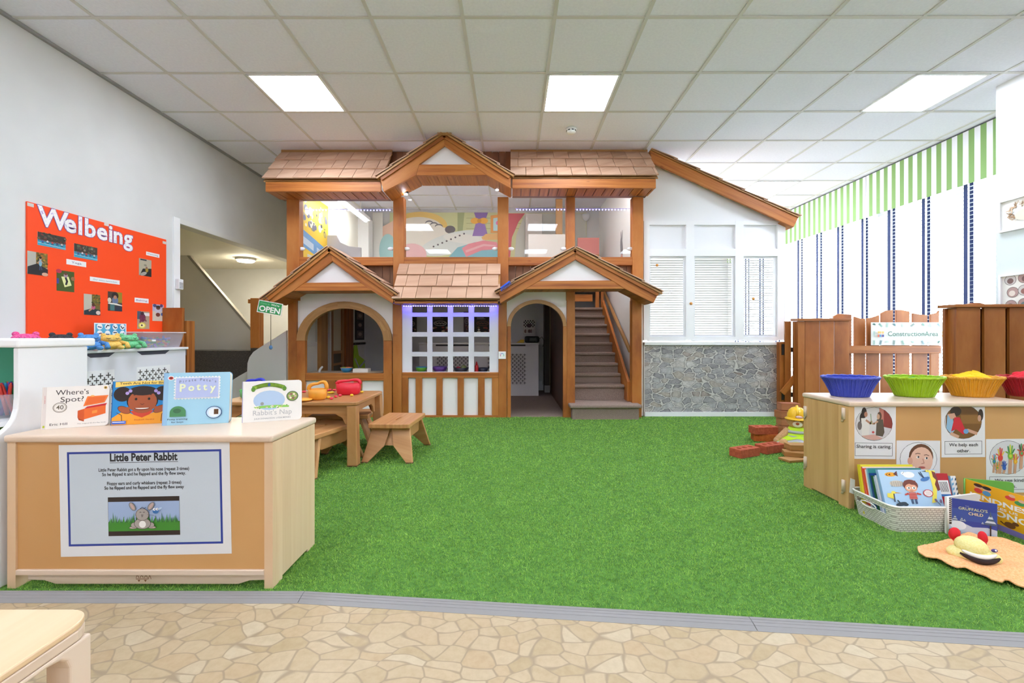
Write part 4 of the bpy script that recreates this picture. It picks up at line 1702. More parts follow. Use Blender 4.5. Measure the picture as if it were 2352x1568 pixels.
def cab(name, lab, cat, px0, px1, py0, py1, D, dep, hexc, door=True):
    x0, x1, z0, z1 = hx(px0, D), hx(px1, D), hz(py1, D), hz(py0, D)
    t = thing(name, lab, cat, ((x0 + x1) / 2, D, z0))
    m = MB()
    m.box((x0, D + 0.018, z0), (x1, D + dep, z1), C(hexc, 0.5))
    m.build('body', t, bevel=0.004)
    if door:
        m = MB()
        m.box((x0 + 0.004, D, z0 + 0.004), (x1 - 0.004, D + 0.0175, z1 - 0.004), C(hexc, 0.45))
        m.build('door', t, bevel=0.003)
    return t


lz = 1.681


def loft(D):
    return 770 - (lz - CAMZ) / D * 1000


cab('cupboard', 'white tall cupboard beside the mural behind the loft glass', 'cupboard', 800, 846, 500, loft(6.9), 6.9, 0.2, 'f4f4f4')
x0 = hx(750, 5.7)
t = thing('loft_slide', 'pale grey curved slide side inside the loft below the yellow poster', 'slide', (x0 + 0.2, 5.7, lz))
m = MB()
m.prism([(hx(750, 5.7), lz), (hx(750, 5.7), hz(540, 5.7)), (hx(772, 5.7), hz(540, 5.7)), (hx(780, 5.7), hz(556, 5.7)), (hx(800, 5.7), hz(565, 5.7)), (hx(828, 5.7), hz(568, 5.7)), (hx(829, 5.7), lz)], xz(5.7), 0, 0.03, C('c3c3cc', 0.5))
m.build('panel', t, bevel=0.004)
cab('cupboard', 'pale grey low cupboard standing behind the loft glass above the doorway', 'cupboard', 1212, 1300, 537, loft(6.2), 6.2, 0.4, 'd8d3ce')
cab('cupboard', 'grey upright cupboard at the back of the loft beside the red mural edge', 'cupboard', 1206, 1245, 490, loft(6.95), 6.95, 0.2, 'c5beb8')
cab('screen_panel', 'pale red screen at the far end of the loft by the white wall', 'panel', 1326, 1376, 545, loft(6.6), 6.6, 0.03, 'e08c86', False)
t = thing('wooden_post', 'light timber post inside the loft near the grey cupboard', 'post', (hx(1283, 6.6), 6.6, lz))
m = MB()
m.box((hx(1276, 6.6), 6.6, lz), (hx(1291, 6.6), 6.66, 2.98), PINE2, (0, 0, 1))
m.build('shaft', t)
t = thing('dome_camera', 'small white dome camera at the back of the loft by the white wall', 'camera', (hx(1348, 6.9), 7.1, 2.8))
m = MB()
m.lathe([(0.06, 0.06), (0.06, 0.03), (0.05, -0.01), (0.02, -0.04), (0.0, -0.045)], (hx(1348, 7.0), 7.13, 2.83), C('e4e6ea', 0.3), 18)
m.build('dome', t)
a = Art((1.4295, 5.9, 1.69), (0, -1, 0), (0, 0, 1), 0.4, 0.6)
t = thing('wall_sticker', 'dark rabbit-shaped sticker on the white wall inside the loft', 'sticker', (1.429, 5.7, 1.69))
a.ell(0.5, 0.62, 0.16, 0.24, '8d8d90', 0.2)
a.ell(0.45, 0.85, 0.05, 0.14, '8d8d90', 0.2)
a.ell(0.58, 0.86, 0.05, 0.13, '8d8d90', -0.1)
a.ell(0.5, 0.30, 0.2, 0.18, 'd69a92')
a.mb.build('sheet', t)

# ------------------------------------------------------------ ground floor of the playhouse
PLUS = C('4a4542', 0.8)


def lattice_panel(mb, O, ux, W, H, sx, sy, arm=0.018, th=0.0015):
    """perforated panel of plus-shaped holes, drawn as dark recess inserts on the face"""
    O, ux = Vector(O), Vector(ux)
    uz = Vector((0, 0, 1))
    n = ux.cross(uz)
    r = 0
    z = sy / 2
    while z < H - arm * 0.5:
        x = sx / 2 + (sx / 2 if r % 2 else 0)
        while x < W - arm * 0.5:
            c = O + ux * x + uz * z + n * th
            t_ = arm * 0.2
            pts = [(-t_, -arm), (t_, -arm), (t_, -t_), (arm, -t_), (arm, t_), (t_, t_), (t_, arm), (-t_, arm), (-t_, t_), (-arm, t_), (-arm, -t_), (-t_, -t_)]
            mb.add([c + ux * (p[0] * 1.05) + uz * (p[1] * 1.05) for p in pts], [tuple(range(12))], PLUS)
            x += sx
        z += sy / 2
        r += 1


D = 6.53
x0, x1 = hx(962, D), hx(1236, D)
t = thing('radiator_cover', 'white radiator cover with cross-pierced panels inside the playhouse', 'radiator cover', ((x0 + x1) / 2, D, 0.006))
m = MB()
m.box((x0, D, 0.0065), (x1, YB - 0.021, 0.775), C('e6e1de', 0.5))
m.build('body', t)
m = MB()
m.box((x0 - 0.01, D - 0.012, 0.776), (x1 + 0.01, YB - 0.003, 0.80), C('ece8e5', 0.5))
m.build('top', t, bevel=0.003)
for a_, b_ in ((1000, 1080), (1117, 1206)):
    m = MB()
    xa, xb = hx(a_, D), hx(b_, D)
    m.box((xa, D - 0.0015, 0.17), (xb, D - 0.0002, 0.64), C('d9d3cf', 0.6))
    lattice_panel(m, (xa, D - 0.0015, 0.17), (1, 0, 0), xb - xa, 0.47, 0.06, 0.06)
    m.build('lattice', t)
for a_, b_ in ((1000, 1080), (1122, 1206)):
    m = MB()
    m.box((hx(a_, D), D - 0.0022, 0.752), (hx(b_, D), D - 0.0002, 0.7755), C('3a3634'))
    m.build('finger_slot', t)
zt = 0.8006
t = thing('radio', 'black portable radio on the radiator cover inside the playhouse', 'radio', (hx(1221, 6.6), 6.6, zt))
m = MB()
m.box((hx(1204, 6.6), 6.58, zt), (hx(1238, 6.6), 6.68, zt + 0.10), C('17171a', 0.35))
m.build('case', t, bevel=0.03, seg=4)
for px in (1210, 1232):
    m = MB()
    M = Matrix.Translation((hx(px, 6.6), 6.578, zt + 0.05)) @ Matrix.Rotation(math.pi / 2, 4, 'X')
    m.lathe([(0.035, 0), (0.033, 0.006), (0.0, 0.004)], (hx(px, 6.6), 6.5795, zt + 0.05), C('2c2c30', 0.5), 18, 1, 1, M)
    m.build('speaker', t)
m = MB()
m.tube([(hx(1238, 6.6), 6.62, zt + 0.06), (hx(1244, 6.6), 6.62, zt + 0.09), (hx(1250, 6.6), 6.62, zt + 0.02), (hx(1246, 6.6), 6.62, zt - 0.06)], 0.004, BLACK, 6)
m.build('cord', t)
t = thing('tray', 'yellow tray lying beside the black radio', 'tray', (hx(1192, 6.6), 6.6, zt))
m = MB()
m.prism([(hx(1185, 6.6), zt), (hx(1203, 6.6), zt), (hx(1203, 6.6), zt + 0.05), (hx(1196, 6.6), zt + 0.045)], xz(6.57), 0, 0.16, C('d8b030', 0.5))
m.build('shell', t, bevel=0.004)
BW = YB - 0.0215
for k, (a_, b_, c, d, lab, cols) in enumerate(((934, 956, 724, 768, 'narrow dark picture on the playhouse back wall by the corner', ('2b2622', '6b5a48', 'c8b8a0')),
                                             (988, 1033, 722, 768, 'dark chalk-style menu picture on the playhouse back wall', ('2a2420', 'b8a080', 'cfc6b8')),
                                             (1064, 1078, 716, 764, 'slim purple-brown picture on the playhouse back wall', ('4a3440', '7a5a6a', 'b0a0a8')),
                                             (1086, 1130, 722, 768, 'dark chalk-style market picture on the playhouse back wall', ('26221f', 'd6cfc4', '8a4a3a')),
                                             (1200, 1229, 733, 771, 'white paper with a checked photo above the black radio', ('e8e6e4', '3a2a34', 'c4c0c0')))):
    x0, x1, z0, z1 = hx(a_, BW), hx(b_, BW), hz(d, BW), hz(c, BW)
    t = thing('picture', lab, 'picture', ((x0 + x1) / 2, BW, z0), 0)
    m = MB()
    m.box((x0, BW - 0.012, z0), (x1, BW + 0.018, z1), C(cols[0], 0.6))
    m.build('board', t)
    a = Art((x0, BW - 0.012, z0), (1, 0, 0), (0, 0, 1), x1 - x0, z1 - z0)
    if k == 4:
        for i in range(9):
            for j in range(5):
                if (i + j) % 2:
                    a.rect(0.06 + i * .098, 0.52 + j * .085, 0.06 + (i + 1) * .098, 0.52 + (j + 1) * .085, cols[1])
        a.ell(0.5, 0.62, 0.2, 0.12, '5a3a46')
        for i in range(5):
            a.ell(0.2 + i * .15, 0.28, 0.09, 0.11, ('8a6a66', 'd8d2d0', '6a4a4a')[i % 3])
        a.frame(0.04, 0.08, 0.96, 0.96, 0.02, 'bdb8b6')
    else:
        rr = random.Random(k)
        a.frame(0.03, 0.03, 0.97, 0.97, 0.025, cols[1])
        a.ell(0.5, 0.56, 0.33, 0.13, cols[2])
        a.ell(0.5, 0.56, 0.30, 0.105, cols[0])
        a.line([(0.25 + 0.05 * i, 0.56 + 0.03 * math.sin(i * 2.1)) for i in range(11)], 0.03, cols[2])
        for i in range(9):
            a.ell(rr.uniform(.12, .88), rr.uniform(.1, .36), rr.uniform(.04, .1), rr.uniform(.03, .06), rr.choice((cols[1], cols[2], '7a5a3a', '8a3a30')))
        for i in range(3):
            a.line([(0.2, 0.9 - i * .06), (0.8 - rr.uniform(0, .3), 0.9 - i * .06)], 0.02, cols[1])
    a.mb.build('print', t)

# dark wardrobe with light edged mirrors seen through the doorway
x0, x1 = hx(1250, 6.9), 0.595
t = thing('wardrobe', 'dark brown wardrobe with pale door edges seen through the arched doorway', 'wardrobe', ((x0 + x1) / 2, 6.9, 0.105))
DK = wood('dark_walnut', '1e100b', '2f1a11', '3f2519', 0.45, 16, 1, 0.3)
m = MB()
m.box((x0, 6.93, 0.007), (x1, 7.175, 1.45), DK)
m.build('body', t)
for a_, b_ in ((1252, 1262), (1264, 1277)):
    m = MB()
    m.box((hx(a_, 6.9), 6.905, 0.12), (hx(b_, 6.9), 6.928, 1.40), DK, (0, 0, 1))
    d_ = m.build('door', t)
    m = MB()
    m.box((hx(b_, 6.9) + 0.0005, 6.900, 0.12), (hx(b_, 6.9) + 0.012, 6.928, 1.40), C('c9b88a', 0.4))
    m.build('edge_strip', d_)
m = MB()
m.box((x0, 6.90, 0.007), (x1, 6.929, 0.118), C('b9b4b2', 0.6))
m.build('plinth', t)
t = thing('wall_socket', 'white wall socket low beside the radiator cover inside the playhouse', 'socket', (hx(1240, BW), BW, 0.3))
m = MB()
m.box((hx(1236.5, BW), BW - 0.008, hz(884, BW)), (hx(1244, BW), BW + 0.0205, hz(875, BW)), WHITEP)
m.build('plate', t)

# door and coats on the side wall, seen through the big arch
XS = -2.4498


def sy(px):
    return XS * 1000 / (px - 1176)


def sz(py, px):
    return CAMZ + (770 - py) / 1000 * sy(px)


t = thing('wooden_door', 'stained timber door with a tall glazed panel on the side wall behind the big arch', 'door', (XS, sy(775), 0.007))
for a_, b_, mt, dp in ((728, 743, PINE2, 0.05), (786, 803, FENCE, 0.05)):
    m = MB()
    m.box((XS, sy(a_), 0.0065), (XS + dp, sy(b_), 1.55), mt, (0, 0, 1))
    m.build('frame', t)
m = MB()
m.box((XS, sy(743.3), 0.0065), (XS + 0.004, sy(750.5), 1.5), C('2c1d14'))
m.build('shadow_gap', t)
m = MB()
m.box((XS, sy(751), 0.0065), (XS + 0.03, sy(755), 1.5), C('e8e2d6'))
m.build('weather_strip', t)
m = MB()
for a_, b_ in ((756, 760), (780, 785)):
    m.box((XS, sy(a_), 0.02), (XS + 0.03, sy(b_), 1.5), PINE2, (0, 0, 1))
for z0, z1 in ((0.02, 0.12), (0.50, 0.53), (0.66, 0.70), (1.42, 1.5)):
    m.box((XS, sy(760) + 0.0005, z0), (XS + 0.029, sy(780) - 0.0005, z1), PINE2)
m.build('leaf', t)
m = MB()
m.box((XS, sy(760) + 0.001, 0.7005), (XS + 0.012, sy(780) - 0.001, 1.4195), C('d8cba8', 0.3))
m.build('glazed_panel', t)
for z0, z1 in ((0.1205, 0.4995), (0.5305, 0.6595)):
    m = MB()
    m.box((XS, sy(760) + 0.001, z0), (XS + 0.012, sy(780) - 0.001, z1), C('5d5440', 0.5))
    m.build('lower_panel', t)
t = thing('wall_hatch', 'pale hatch panel with a tall handle slot on the side wall behind the big arch', 'hatch', (XS, sy(714), 0.007))
m = MB()
m.box((XS, sy(700), 0.78), (XS + 0.01, sy(726), 1.4), C('efebe4', 0.5))
m.build('panel', t, bevel=0.003)
m = MB()
m.box((XS + 0.0105, sy(721.5), 0.83), (XS + 0.014, sy(725), 1.25), C('d5d0c8', 0.4))
m.build('handle', t)
t = thing('photo_strip', 'tall dark strip of framed photos on the side wall behind the arch', 'picture', (XS, sy(824), 0.85))
m = MB()
m.box((XS, sy(814), 0.84), (XS + 0.012, sy(834), 1.45), C('2c2320', 0.5))
m.build('board', t)
a = Art((XS + 0.012, sy(814), 0.84), (0, 1, 0), (0, 0, 1), sy(834) - sy(814), 0.61)
for i in range(4):
    a.rect(0.15, 0.05 + i * .24, 0.85, 0.24 + i * .24, ('6a5a50', '4a3a38', '7a6658')[i % 3])
    a.ell(0.5, 0.15 + i * .24, 0.2, 0.05, 'b09a88')
a.mb.build('print', t)
t = thing('coat_rail', 'dark wooden coat rail on the side wall behind the arch', 'rail', (XS, sy(823), 0.78))
m = MB()
m.box((XS, sy(805), 0.765), (XS + 0.02, sy(840), 0.80), DK)
m.build('board', t)
for px in (808, 820, 832):
    m = MB()
    m.tube([(XS + 0.021, sy(px), 0.78), (XS + 0.05, sy(px), 0.775), (XS + 0.055, sy(px), 0.79)], 0.005, STEEL, 6)
    m.build('hook', t)
t = thing('high_visibility_vest', 'yellow-green safety vest hanging from the coat rail behind the arch', 'vest', (XS + .03, sy(816), 0.35))
m = MB()
HV = C('b4da30', 0.7)
pts = [(808, 0.76), (812, 0.76), (816, 0.60), (829, 0.52), (831, 0.36), (822, 0.37), (815, 0.35), (808, 0.37), (804.5, 0.55)]
m.prism([(sy(p), z) for p, z in pts], yz(XS + 0.022), 0, 0.03, HV)
m.build('cloth', t, bevel=0.01, seg=3)
m = MB()
m.beam((XS + 0.055, sy(806), 0.56), (XS + 0.055, sy(816), 0.40), 0.03, 0.005, C('b9bcc0', 0.3), (1, 0, 0))
m.beam((XS + 0.055, sy(818), 0.42), (XS + 0.055, sy(830), 0.50), 0.03, 0.005, C('b9bcc0', 0.3), (1, 0, 0))
m.build('reflective_tape', t)
m = MB()
m.box((XS, sy(836), 0.0065), (XS + 0.035, sy(841), 1.5), DK, (0, 0, 1))
tag(m.build('wooden_post'), 'slim dark post on the side wall at the end of the coat rail', 'post')

# play worktops just inside the openings and the toys on them
for (a_, b_, lab) in ((934, 1132, 'play kitchen worktop behind the lattice window'), (706, 876, 'play worktop behind the sill of the big arch')):
    t = thing('worktop', lab, 'worktop', (hx((a_ + b_) / 2, 5.0), 5.0, 0.007))
    zz = 0.49
    m = MB()
    m.box((hx(a_, 5.0), 4.90, zz - 0.025), (hx(b_, 5.0), 5.20, zz), BIRCH)
    m.build('top', t)
    for px in (a_ + 4, b_ - 4):
        m = MB()
        m.box((hx(px, 5.0) - 0.012, 4.92, 0.007), (hx(px, 5.0) + 0.012, 5.18, zz - 0.0255), BIRCH, (0, 0, 1))
        m.build('side_panel', t)
ZT = 0.4905


def bowl(lab, px, w_px, h, c, c2, D=5.0, group=None):
    x, r = hx(px, D), w_px / 2000 * D
    t = thing('bowl', lab, 'bowl', (x, D, ZT), 0, group)
    m = MB()
    m.lathe([(r * .55, 0), (r * .85, h * .45), (r, h), (r * .94, h), (r * .8, h * .5), (r * .4, h * .12), (0, h * .1)], (x, D, ZT), C(c, 0.3), 24)
    m.build('shell', t)
    m = MB()
    m.lathe([(r * .99, h - .001), (r * 1.04, h + .004), (r * .93, h + .006), (r * .92, h - .001)], (x, D, ZT), C(c2, 0.3), 24)
    m.build('rim', t)
    return x, r


bowl('green toy bowl with a blue rim behind the lattice window', 967, 27, 0.055, '6bb83a', '3f9bd0')
bowl('purple toy bowl behind the lattice window', 1009, 35, 0.06, '6a3f9e', '8c6ac0')
for px, w_, lab in ((1058, 34, 'dark toy frying pan holding play food behind the lattice window'), (1108, 27, 'dark toy pan beside the red bottle behind the lattice window')):
    D = 5.02
    x, r = hx(px, D), w_ / 2000 * D
    t = thing('toy_pan', lab, 'pan', (x, D, ZT), 0)
    m = MB()
    m.lathe([(r * .75, 0), (r, 0.05), (r * .95, 0.05), (r * .7, 0.008), (0, 0.008)], (x, D, ZT), C('35384c', 0.4), 24)
    m.build('pan', t)
    m = MB()
    m.tube([(x + r * .95, D, ZT + .045), (x + r * 1.45, D + 0.02, ZT + .07)], 0.01, C('2a2c3a', 0.4), 8)
    m.build('handle', t)
for px, py, r, c, nm in ((1052, 843, 0.028, 'b3262a', 'red toy tomato in the dark frying pan'), (1064, 840, 0.035, '7f8a4a', 'olive-green toy vegetable in the dark frying pan')):
    m = MB()
    m.ball((hx(px, 5.02), 5.02, ZT + 0.009 + r), (r, r, r), C(c, 0.4), 14)
    tag(m.build('toy_vegetable'), nm, 'toy food')
x = hx(1094, 4.96)
t = thing('toy_bottle', 'red squeeze bottle behind the lattice window', 'bottle', (x, 4.95, ZT))
m = MB()
m.lathe([(0.020, 0), (0.021, 0.01), (0.021, 0.075), (0.012, 0.09)], (x, 4.95, ZT), C('cc1f28', 0.35), 18)
m.build('body', t)
m = MB()
m.lathe([(0.012, 0.0905), (0.011, 0.105), (0.004, 0.125)], (x, 4.95, ZT), C('cc1f28', 0.35), 14)
m.build('nozzle', t)
bowl('blue toy bowl of orange and green pieces behind the sill of the big arch', 795, 27, 0.05, '2f86b8', 'e0a070')
for i, (dx, c) in enumerate(((-0.03, '7ac04a'), (0.02, 'e8744c'))):
    m = MB()
    m.ball((hx(795, 5.0) + dx, 5.0, ZT + 0.042), (0.03, 0.03, 0.02), C(c), 12)
    tag(m.build('toy_piece'), ('green', 'orange')[i] + ' rounded toy piece heaped in the blue bowl behind the arch', 'toy')
m = MB()
m.box((hx(812, 5.0), 4.96, ZT), (hx(847, 5.0), 5.06, ZT + 0.042), C('f0ece6', 0.6))
tag(m.build('carton', bevel=0.003), 'flat white carton beside the blue bowl behind the sill of the big arch', 'box')
m = MB()
x = hx(738, 5.0)
m.tube([(x - 0.03, 5.0, ZT), (x - 0.02, 5.0, ZT + 0.03), (x, 5.0, ZT + 0.055), (x + 0.012, 5.0, ZT + 0.062)], [0.016, 0.014, 0.012, 0.009], C('dcdde2', 0.3), 10)
tag(m.build('toy_tap'), 'pale curved toy tap behind the sill of the big arch', 'toy tap')
# ------------------------------------------------------------ display board on the side wall
XW = XL + 0.012


def lw(px, py, X=XW):
    p = PXW(px, py, X)
    return p[1], p[2]


y0, zt = lw(61, 462)
y1, _ = lw(380.5, 552)
z0, z1 = 0.86, 1.815
board = thing('display_board', 'large bright orange-red display board headed with cut-out letters on the side wall', 'display board', (XL, (y0 + y1) / 2, z0))
m = MB()
m.box((XL + 0.0005, y0, z0), (XW, y1, z1), C('ff4c12', 0.6))
m.build('backing', board)
a = Art((XW, y0, z0), (0, 1, 0), (0, 0, 1), y1 - y0, z1 - z0, lift=0.002)
FLECK = speckle('flecked_paper', 'b9a0d8', 'f4f0f2', 55, 0.6, 0, 3)
FLECK.node_tree.nodes['Color Ramp'].color_ramp.elements[0].position = 0.30
FLECK.node_tree.nodes['Color Ramp'].color_ramp.elements[1].position = 0.44
fe = FLECK.node_tree.nodes['Color Ramp'].color_ramp.elements.new(0.66)
fe.color = lin('f4f0f2')
fe = FLECK.node_tree.nodes['Color Ramp'].color_ramp.elements.new(0.72)
fe.color = lin('f0d850')
for ch, p0, p1 in (('W', 92, 147), ('e', 145, 173), ('l', 174, 190), ('b', 193, 217), ('e', 220, 245), ('i', 247, 257), ('n', 258, 280), ('g', 281, 303)):
    ya, yb = lw(p0, 500)[0], lw(p1, 500)[0]
    uc, wd = ((ya + yb) / 2 - y0) / (y1 - y0), (yb - ya) / (y1 - y0)
    cv = (1.677 - z0) / (z1 - z0)
    hcap = 0.138 / (z1 - z0)
    d0 = a.d
    a.txt(ch, uc, cv, hcap * .94, '7a5a9c', None, 0.05)
    a.d += 0.0006
    a.txt(ch, uc, cv, hcap * .94, FLECK, None, 0.028)
    # patterned paper: little coloured flecks inside the upper strokes
    a.d = d0
a.mb.build('lettering', board)
for px, py in ((68, 470), (243, 515), (376, 557)):
    y, z = lw(px, py)
    m = MB()
    m.box((XW, y - 0.02, z - 0.012), (XW + 0.0008, y + 0.02, z + 0.012), C('d8cfca', 0.4))
    m.build('tape', board)


def lsheet(name, lab, cat, px0, py0, px1, py1, base, group=None, X=XW, lift=0.0012):
    """sheet on the side wall: px0,py0 = top left, px1,py1 = bottom right in the photograph"""
    ya, za = lw(px0, py0, X)
    yb, zb = lw(px1, py1, X)
    o = thing(name, lab, cat, (X, (ya + yb) / 2, zb), 0, group)
    m = MB()
    m.box((X + 0.0003, ya, zb), (X + lift, yb, za), C(base, 0.45))
    m.build('sheet', o)
    return o, Art((X + lift, ya, zb), (0, 1, 0), (0, 0, 1), yb - ya, za - zb, lift=0.0002)


PH = 'photos on the display board'


def child(a, u, v, s, shirt, skin='8d5a42', hair='2a1c18', lean=0.0):
    """small painted figure: legs, body, arms, head"""
    a.line([(u - s * .12, v - s * 1.0), (u - s * .06, v - s * .35)], s * .16, '3a4868')
    a.line([(u + s * .22, v - s * .95), (u + s * .06, v - s * .35)], s * .16, '3a4868')
    a.ell(u + lean * s * .3, v, s * .26, s * .48, shirt)
    a.line([(u - s * .1, v + s * .25), (u - s * .48, v - s * .05)], s * .12, skin)
    a.line([(u + s * .1, v + s * .25), (u + s * .5, v + s * .02)], s * .12, skin)
    a.ell(u + lean * s * .5, v + s * .62, s * .2, s * .24, skin)
    a.ell(u + lean * s * .5, v + s * .72, s * .21, s * .17, hair)


rr = random.Random(21)
# 1, 2: children running on a blue court
for lab, q in (('wide photo of children running on a blue court, under the letter W', (84, 531, 148.5, 574)), ('wide photo of children on a blue court, under the letters l and b', (168, 558, 221.5, 599))):
    o, a = lsheet('photo_print', lab, 'photo', *q, 'd8dad6', PH)
    a.rect(0, 0, 1, 0.42, '3aa6c8')
    a.rect(0, 0.42, 1, 1, '3e3a34')
    for i in range(26):
        a.ell(rr.uniform(0.02, .98), rr.uniform(.5, .97), rr.uniform(.02, .06), rr.uniform(.03, .1), rr.choice(('4b3a30', '5e5548', '2c302a', '7a3a34', '5c6a4c', '8d8676')))
    a.line([(0, .2), (1, .08)], .012, 'dfeef2')
    a.line([(0, .36), (1, .3)], .012, '1f5f86')
    for i, c in enumerate(('3c62a8', 'd9dfe6', 'b84a44', '38507a', 'c8d0d8')):
        child(a, .16 + i * .17, .36 + .03 * (i % 2), .17, c)
    a.mb.build('printed_picture', o)
# 3: grey wall, dark mat
o, a = lsheet('photo_print', 'tall photo of a child beside autumn leaves and a grey wall at the board edge', 'photo', 60.5, 575, 107, 634, 'b9b6ac', PH)
a.rect(.42, .35, 1, 1, '7d6a34')
for i in range(30):
    a.ell(rr.uniform(.45, .97), rr.uniform(.45, .98), .06, .04, rr.choice(('b08a2c', '6a5a28', 'a86a28', '4c4a24')))
a.poly([(0, 0), (1, 0), (1, .3), (.45, .5), (0, .32)], '26272b')
child(a, .62, .55, .32, '7fb0c8', 'c99a80')
a.ell(.85, .06, .16, .08, 'd8a890')
a.mb.build('printed_picture', o)
# 4: yoga mat
o, a = lsheet('photo_print', 'photo of a child lying on a pale yellow mat over green flooring', 'photo', 128, 619, 168.5, 671, '4a5a28', PH)
a.ell(.12, .95, .16, .1, 'c0304c')
a.rect(0, .35, .12, .6, '4a4a9a')
a.poly([(.25, .70), (.66, .74), (.84, .32), (.44, .2)], 'dfe2a0')
a.line([(.5, .66), (.58, .5), (.52, .34)], .11, '2c2c3a')
a.ell(.5, .78, .12, .1, 'a88a9a')
a.ell(.5, .86, .09, .07, '6a4434')
a.ell(.92, .66, .12, .1, '9a6a4a')
a.mb.build('printed_picture', o)
# 5, 6: child with leaves; child at a table
o, a = lsheet('photo_print', 'photo of a child in pink sitting by a pale wall, lowest on the board middle', 'photo', 190.5, 674, 228, 724, 'c5bfae', PH)
a.rect(.48, .25, 1, 1, '6f6530')
for i in range(26):
    a.ell(rr.uniform(.5, .97), rr.uniform(.4, .98), .06, .04, rr.choice(('98822c', '5a5a28', '8a5a28', '3c4424')))
a.poly([(0, 0), (1, 0), (1, .25), (.5, .33), (0, .2)], '2a3c44')
a.line([(.3, .2), (.5, .32), (.6, .3)], .09, 'c98f74')
a.ell(.56, .38, .12, .1, 'c05a80')
a.ell(.56, .5, .1, .09, '5a3428')
a.ell(.86, .12, .14, .1, 'e0c8c0')
a.mb.build('printed_picture', o)
o, a = lsheet('photo_print', 'photo of a child at a white table in front of yellow leaves', 'photo', 246, 668.5, 278.5, 715, '4a4038', PH)
a.rect(.55, .45, 1, 1, '9a8428')
a.ell(.5, .8, .24, .2, '2c2424')
a.ell(.1, .55, .13, .13, 'd8d0b8')
a.ell(.5, .55, .22, .2, '6a7a9a')
a.ell(.5, .72, .12, .1, 'b08068')
a.poly([(0, .42), (.6, .4), (1, .32), (1, .28), (0, .36)], 'e8e4da')
a.rect(.15, .02, .45, .34, '4a7a7a')
a.rect(.5, 0, 1, .26, '2c3444')
a.mb.build('printed_picture', o)
# 7: dancing
o, a = lsheet('photo_print', 'photo of a child crouching by a grey screen, under the dancing card', 'photo', 317.5, 592, 346, 636, 'b5ac98', PH)
a.rect(.1, .9, .6, .98, '2f3440')
a.poly([(.05, .0), (1, .0), (1, .5), (.3, .42)], '1f1f22')
a.ell(.5, .64, .12, .06, '8a8478')
a.ell(.62, .38, .12, .14, 'a88a30')
a.ell(.6, .5, .08, .07, '8a5a48')
a.ell(.35, .12, .28, .1, 'a8a49c', .4)
a.mb.build('printed_picture', o)
# 8, 9: baking
o, a = lsheet('photo_print', 'photo of a child leaning over a yellow mixing bowl', 'photo', 313.5, 714, 341.5, 755.5, 'b09a80', PH)
a.rect(0, .55, .3, 1, '4a5a6a')
a.rect(.5, .75, 1, .92, 'e4e2e2')
a.ell(.42, .64, .26, .24, '6a2c4a')
a.ell(.4, .88, .15, .1, '3a2430')
a.line([(.3, .6), (.22, .4), (.3, .28)], .1, '7a3c50')
a.line([(.56, .6), (.72, .45)], .1, '7a3c50')
a.ell(.38, .2, .3, .17, 'd8c848')
a.ell(.38, .2, .22, .11, 'efe4a0')
a.ell(.36, .21, .08, .05, '4a4040')
a.mb.build('printed_picture', o)
o, a = lsheet('photo_print', 'photo of a child with a tray of cakes, lowest by the board edge', 'photo', 348.5, 698, 374, 737.5, 'd3c4b4', PH)
a.rect(0, .6, 1, 1, 'b8b4d0')
a.ell(.2, .92, .16, .1, '4a5080')
a.ell(.8, .94, .14, .1, '5a3a6a')
a.ell(.5, .66, .3, .22, 'c8c4d4')
a.ell(.5, .8, .2, .12, '6a4438')
a.ell(.5, .86, .2, .08, '2c2024')
a.ell(.48, .38, .2, .12, '7a3c34')
a.ell(.85, .42, .1, .1, '3a5aa0')
a.mb.build('printed_picture', o)
for lab, q, s, c, hh in (('white card reading Yoga on the display board', (150.5, 594, 196, 613.5), 'Yoga', '5a4a7a', .4), ('white card reading Our extra curriculum on the display board', (204.5, 634.5, 273, 653.5), 'Our extra curriculum', '4a7a9a', .3),
                         ('white card reading Dancing on the display board', (334, 577, 364.5, 592), 'Dancing', '5a6a8a', .36), ('white card reading Baking on the display board', (307.5, 683, 339.5, 696.5), 'Baking', '8a4a8a', .36)):
    o, a = lsheet('word_card', lab, 'card', *q, 'f0eef0', 'word cards on the display board')
    a.txt(s, .5, .33, hh, c, .5 if s == 'Yoga' else .8)
    a.mb.build('print', o)

# ------------------------------------------------------------ white radiator cover against the side wall, with plush toys and a tub
XF = -3.02
CY0, CY1 = 2.25, 4.02
cv = thing('radiator_cover', 'long white radiator cover with cross-pierced panels under the orange-red board', 'radiator cover', (-3.15, 3.2, 0))
m = MB()
m.box((XL + 0.001, CY0, 0.0), (XF, CY1, 0.783), C('e3e3ea', 0.4))
m.build('body', cv)
m = MB()
m.box((XL + 0.0135, CY0 - 0.01, 0.784), (XF + 0.02, CY1 + 0.012, 0.806), C('efeff2', 0.35))
m.build('top', cv, bevel=0.004)
for p0, p1, zt_, zb_ in ((180, 261, 0.655, 0.15), (312, 389, 0.655, 0.15)):
    ya, yb = XF * 1000 / (p0 - 1176), XF * 1000 / (p1 - 1176)
    m = MB()
    m.box((XF + 0.0002, ya, zb_), (XF + 0.0015, yb, zt_), C('f2f2f4', 0.5))
    lattice_panel(m, (XF + 0.0015, ya, zb_), (0, 1, 0), yb - ya, zt_ - zb_, 0.062, 0.062, 0.019)
    m.build('lattice', cv)
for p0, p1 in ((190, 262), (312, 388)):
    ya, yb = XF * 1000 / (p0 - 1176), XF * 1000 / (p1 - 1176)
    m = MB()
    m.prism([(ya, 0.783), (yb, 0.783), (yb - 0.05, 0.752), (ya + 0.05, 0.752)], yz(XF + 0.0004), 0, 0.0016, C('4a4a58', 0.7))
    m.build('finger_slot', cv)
m = MB()
m.box((XF - 0.035, CY1 + 0.0125, 0.73), (XF - 0.005, CY1 + 0.02, 0.79), STEEL)
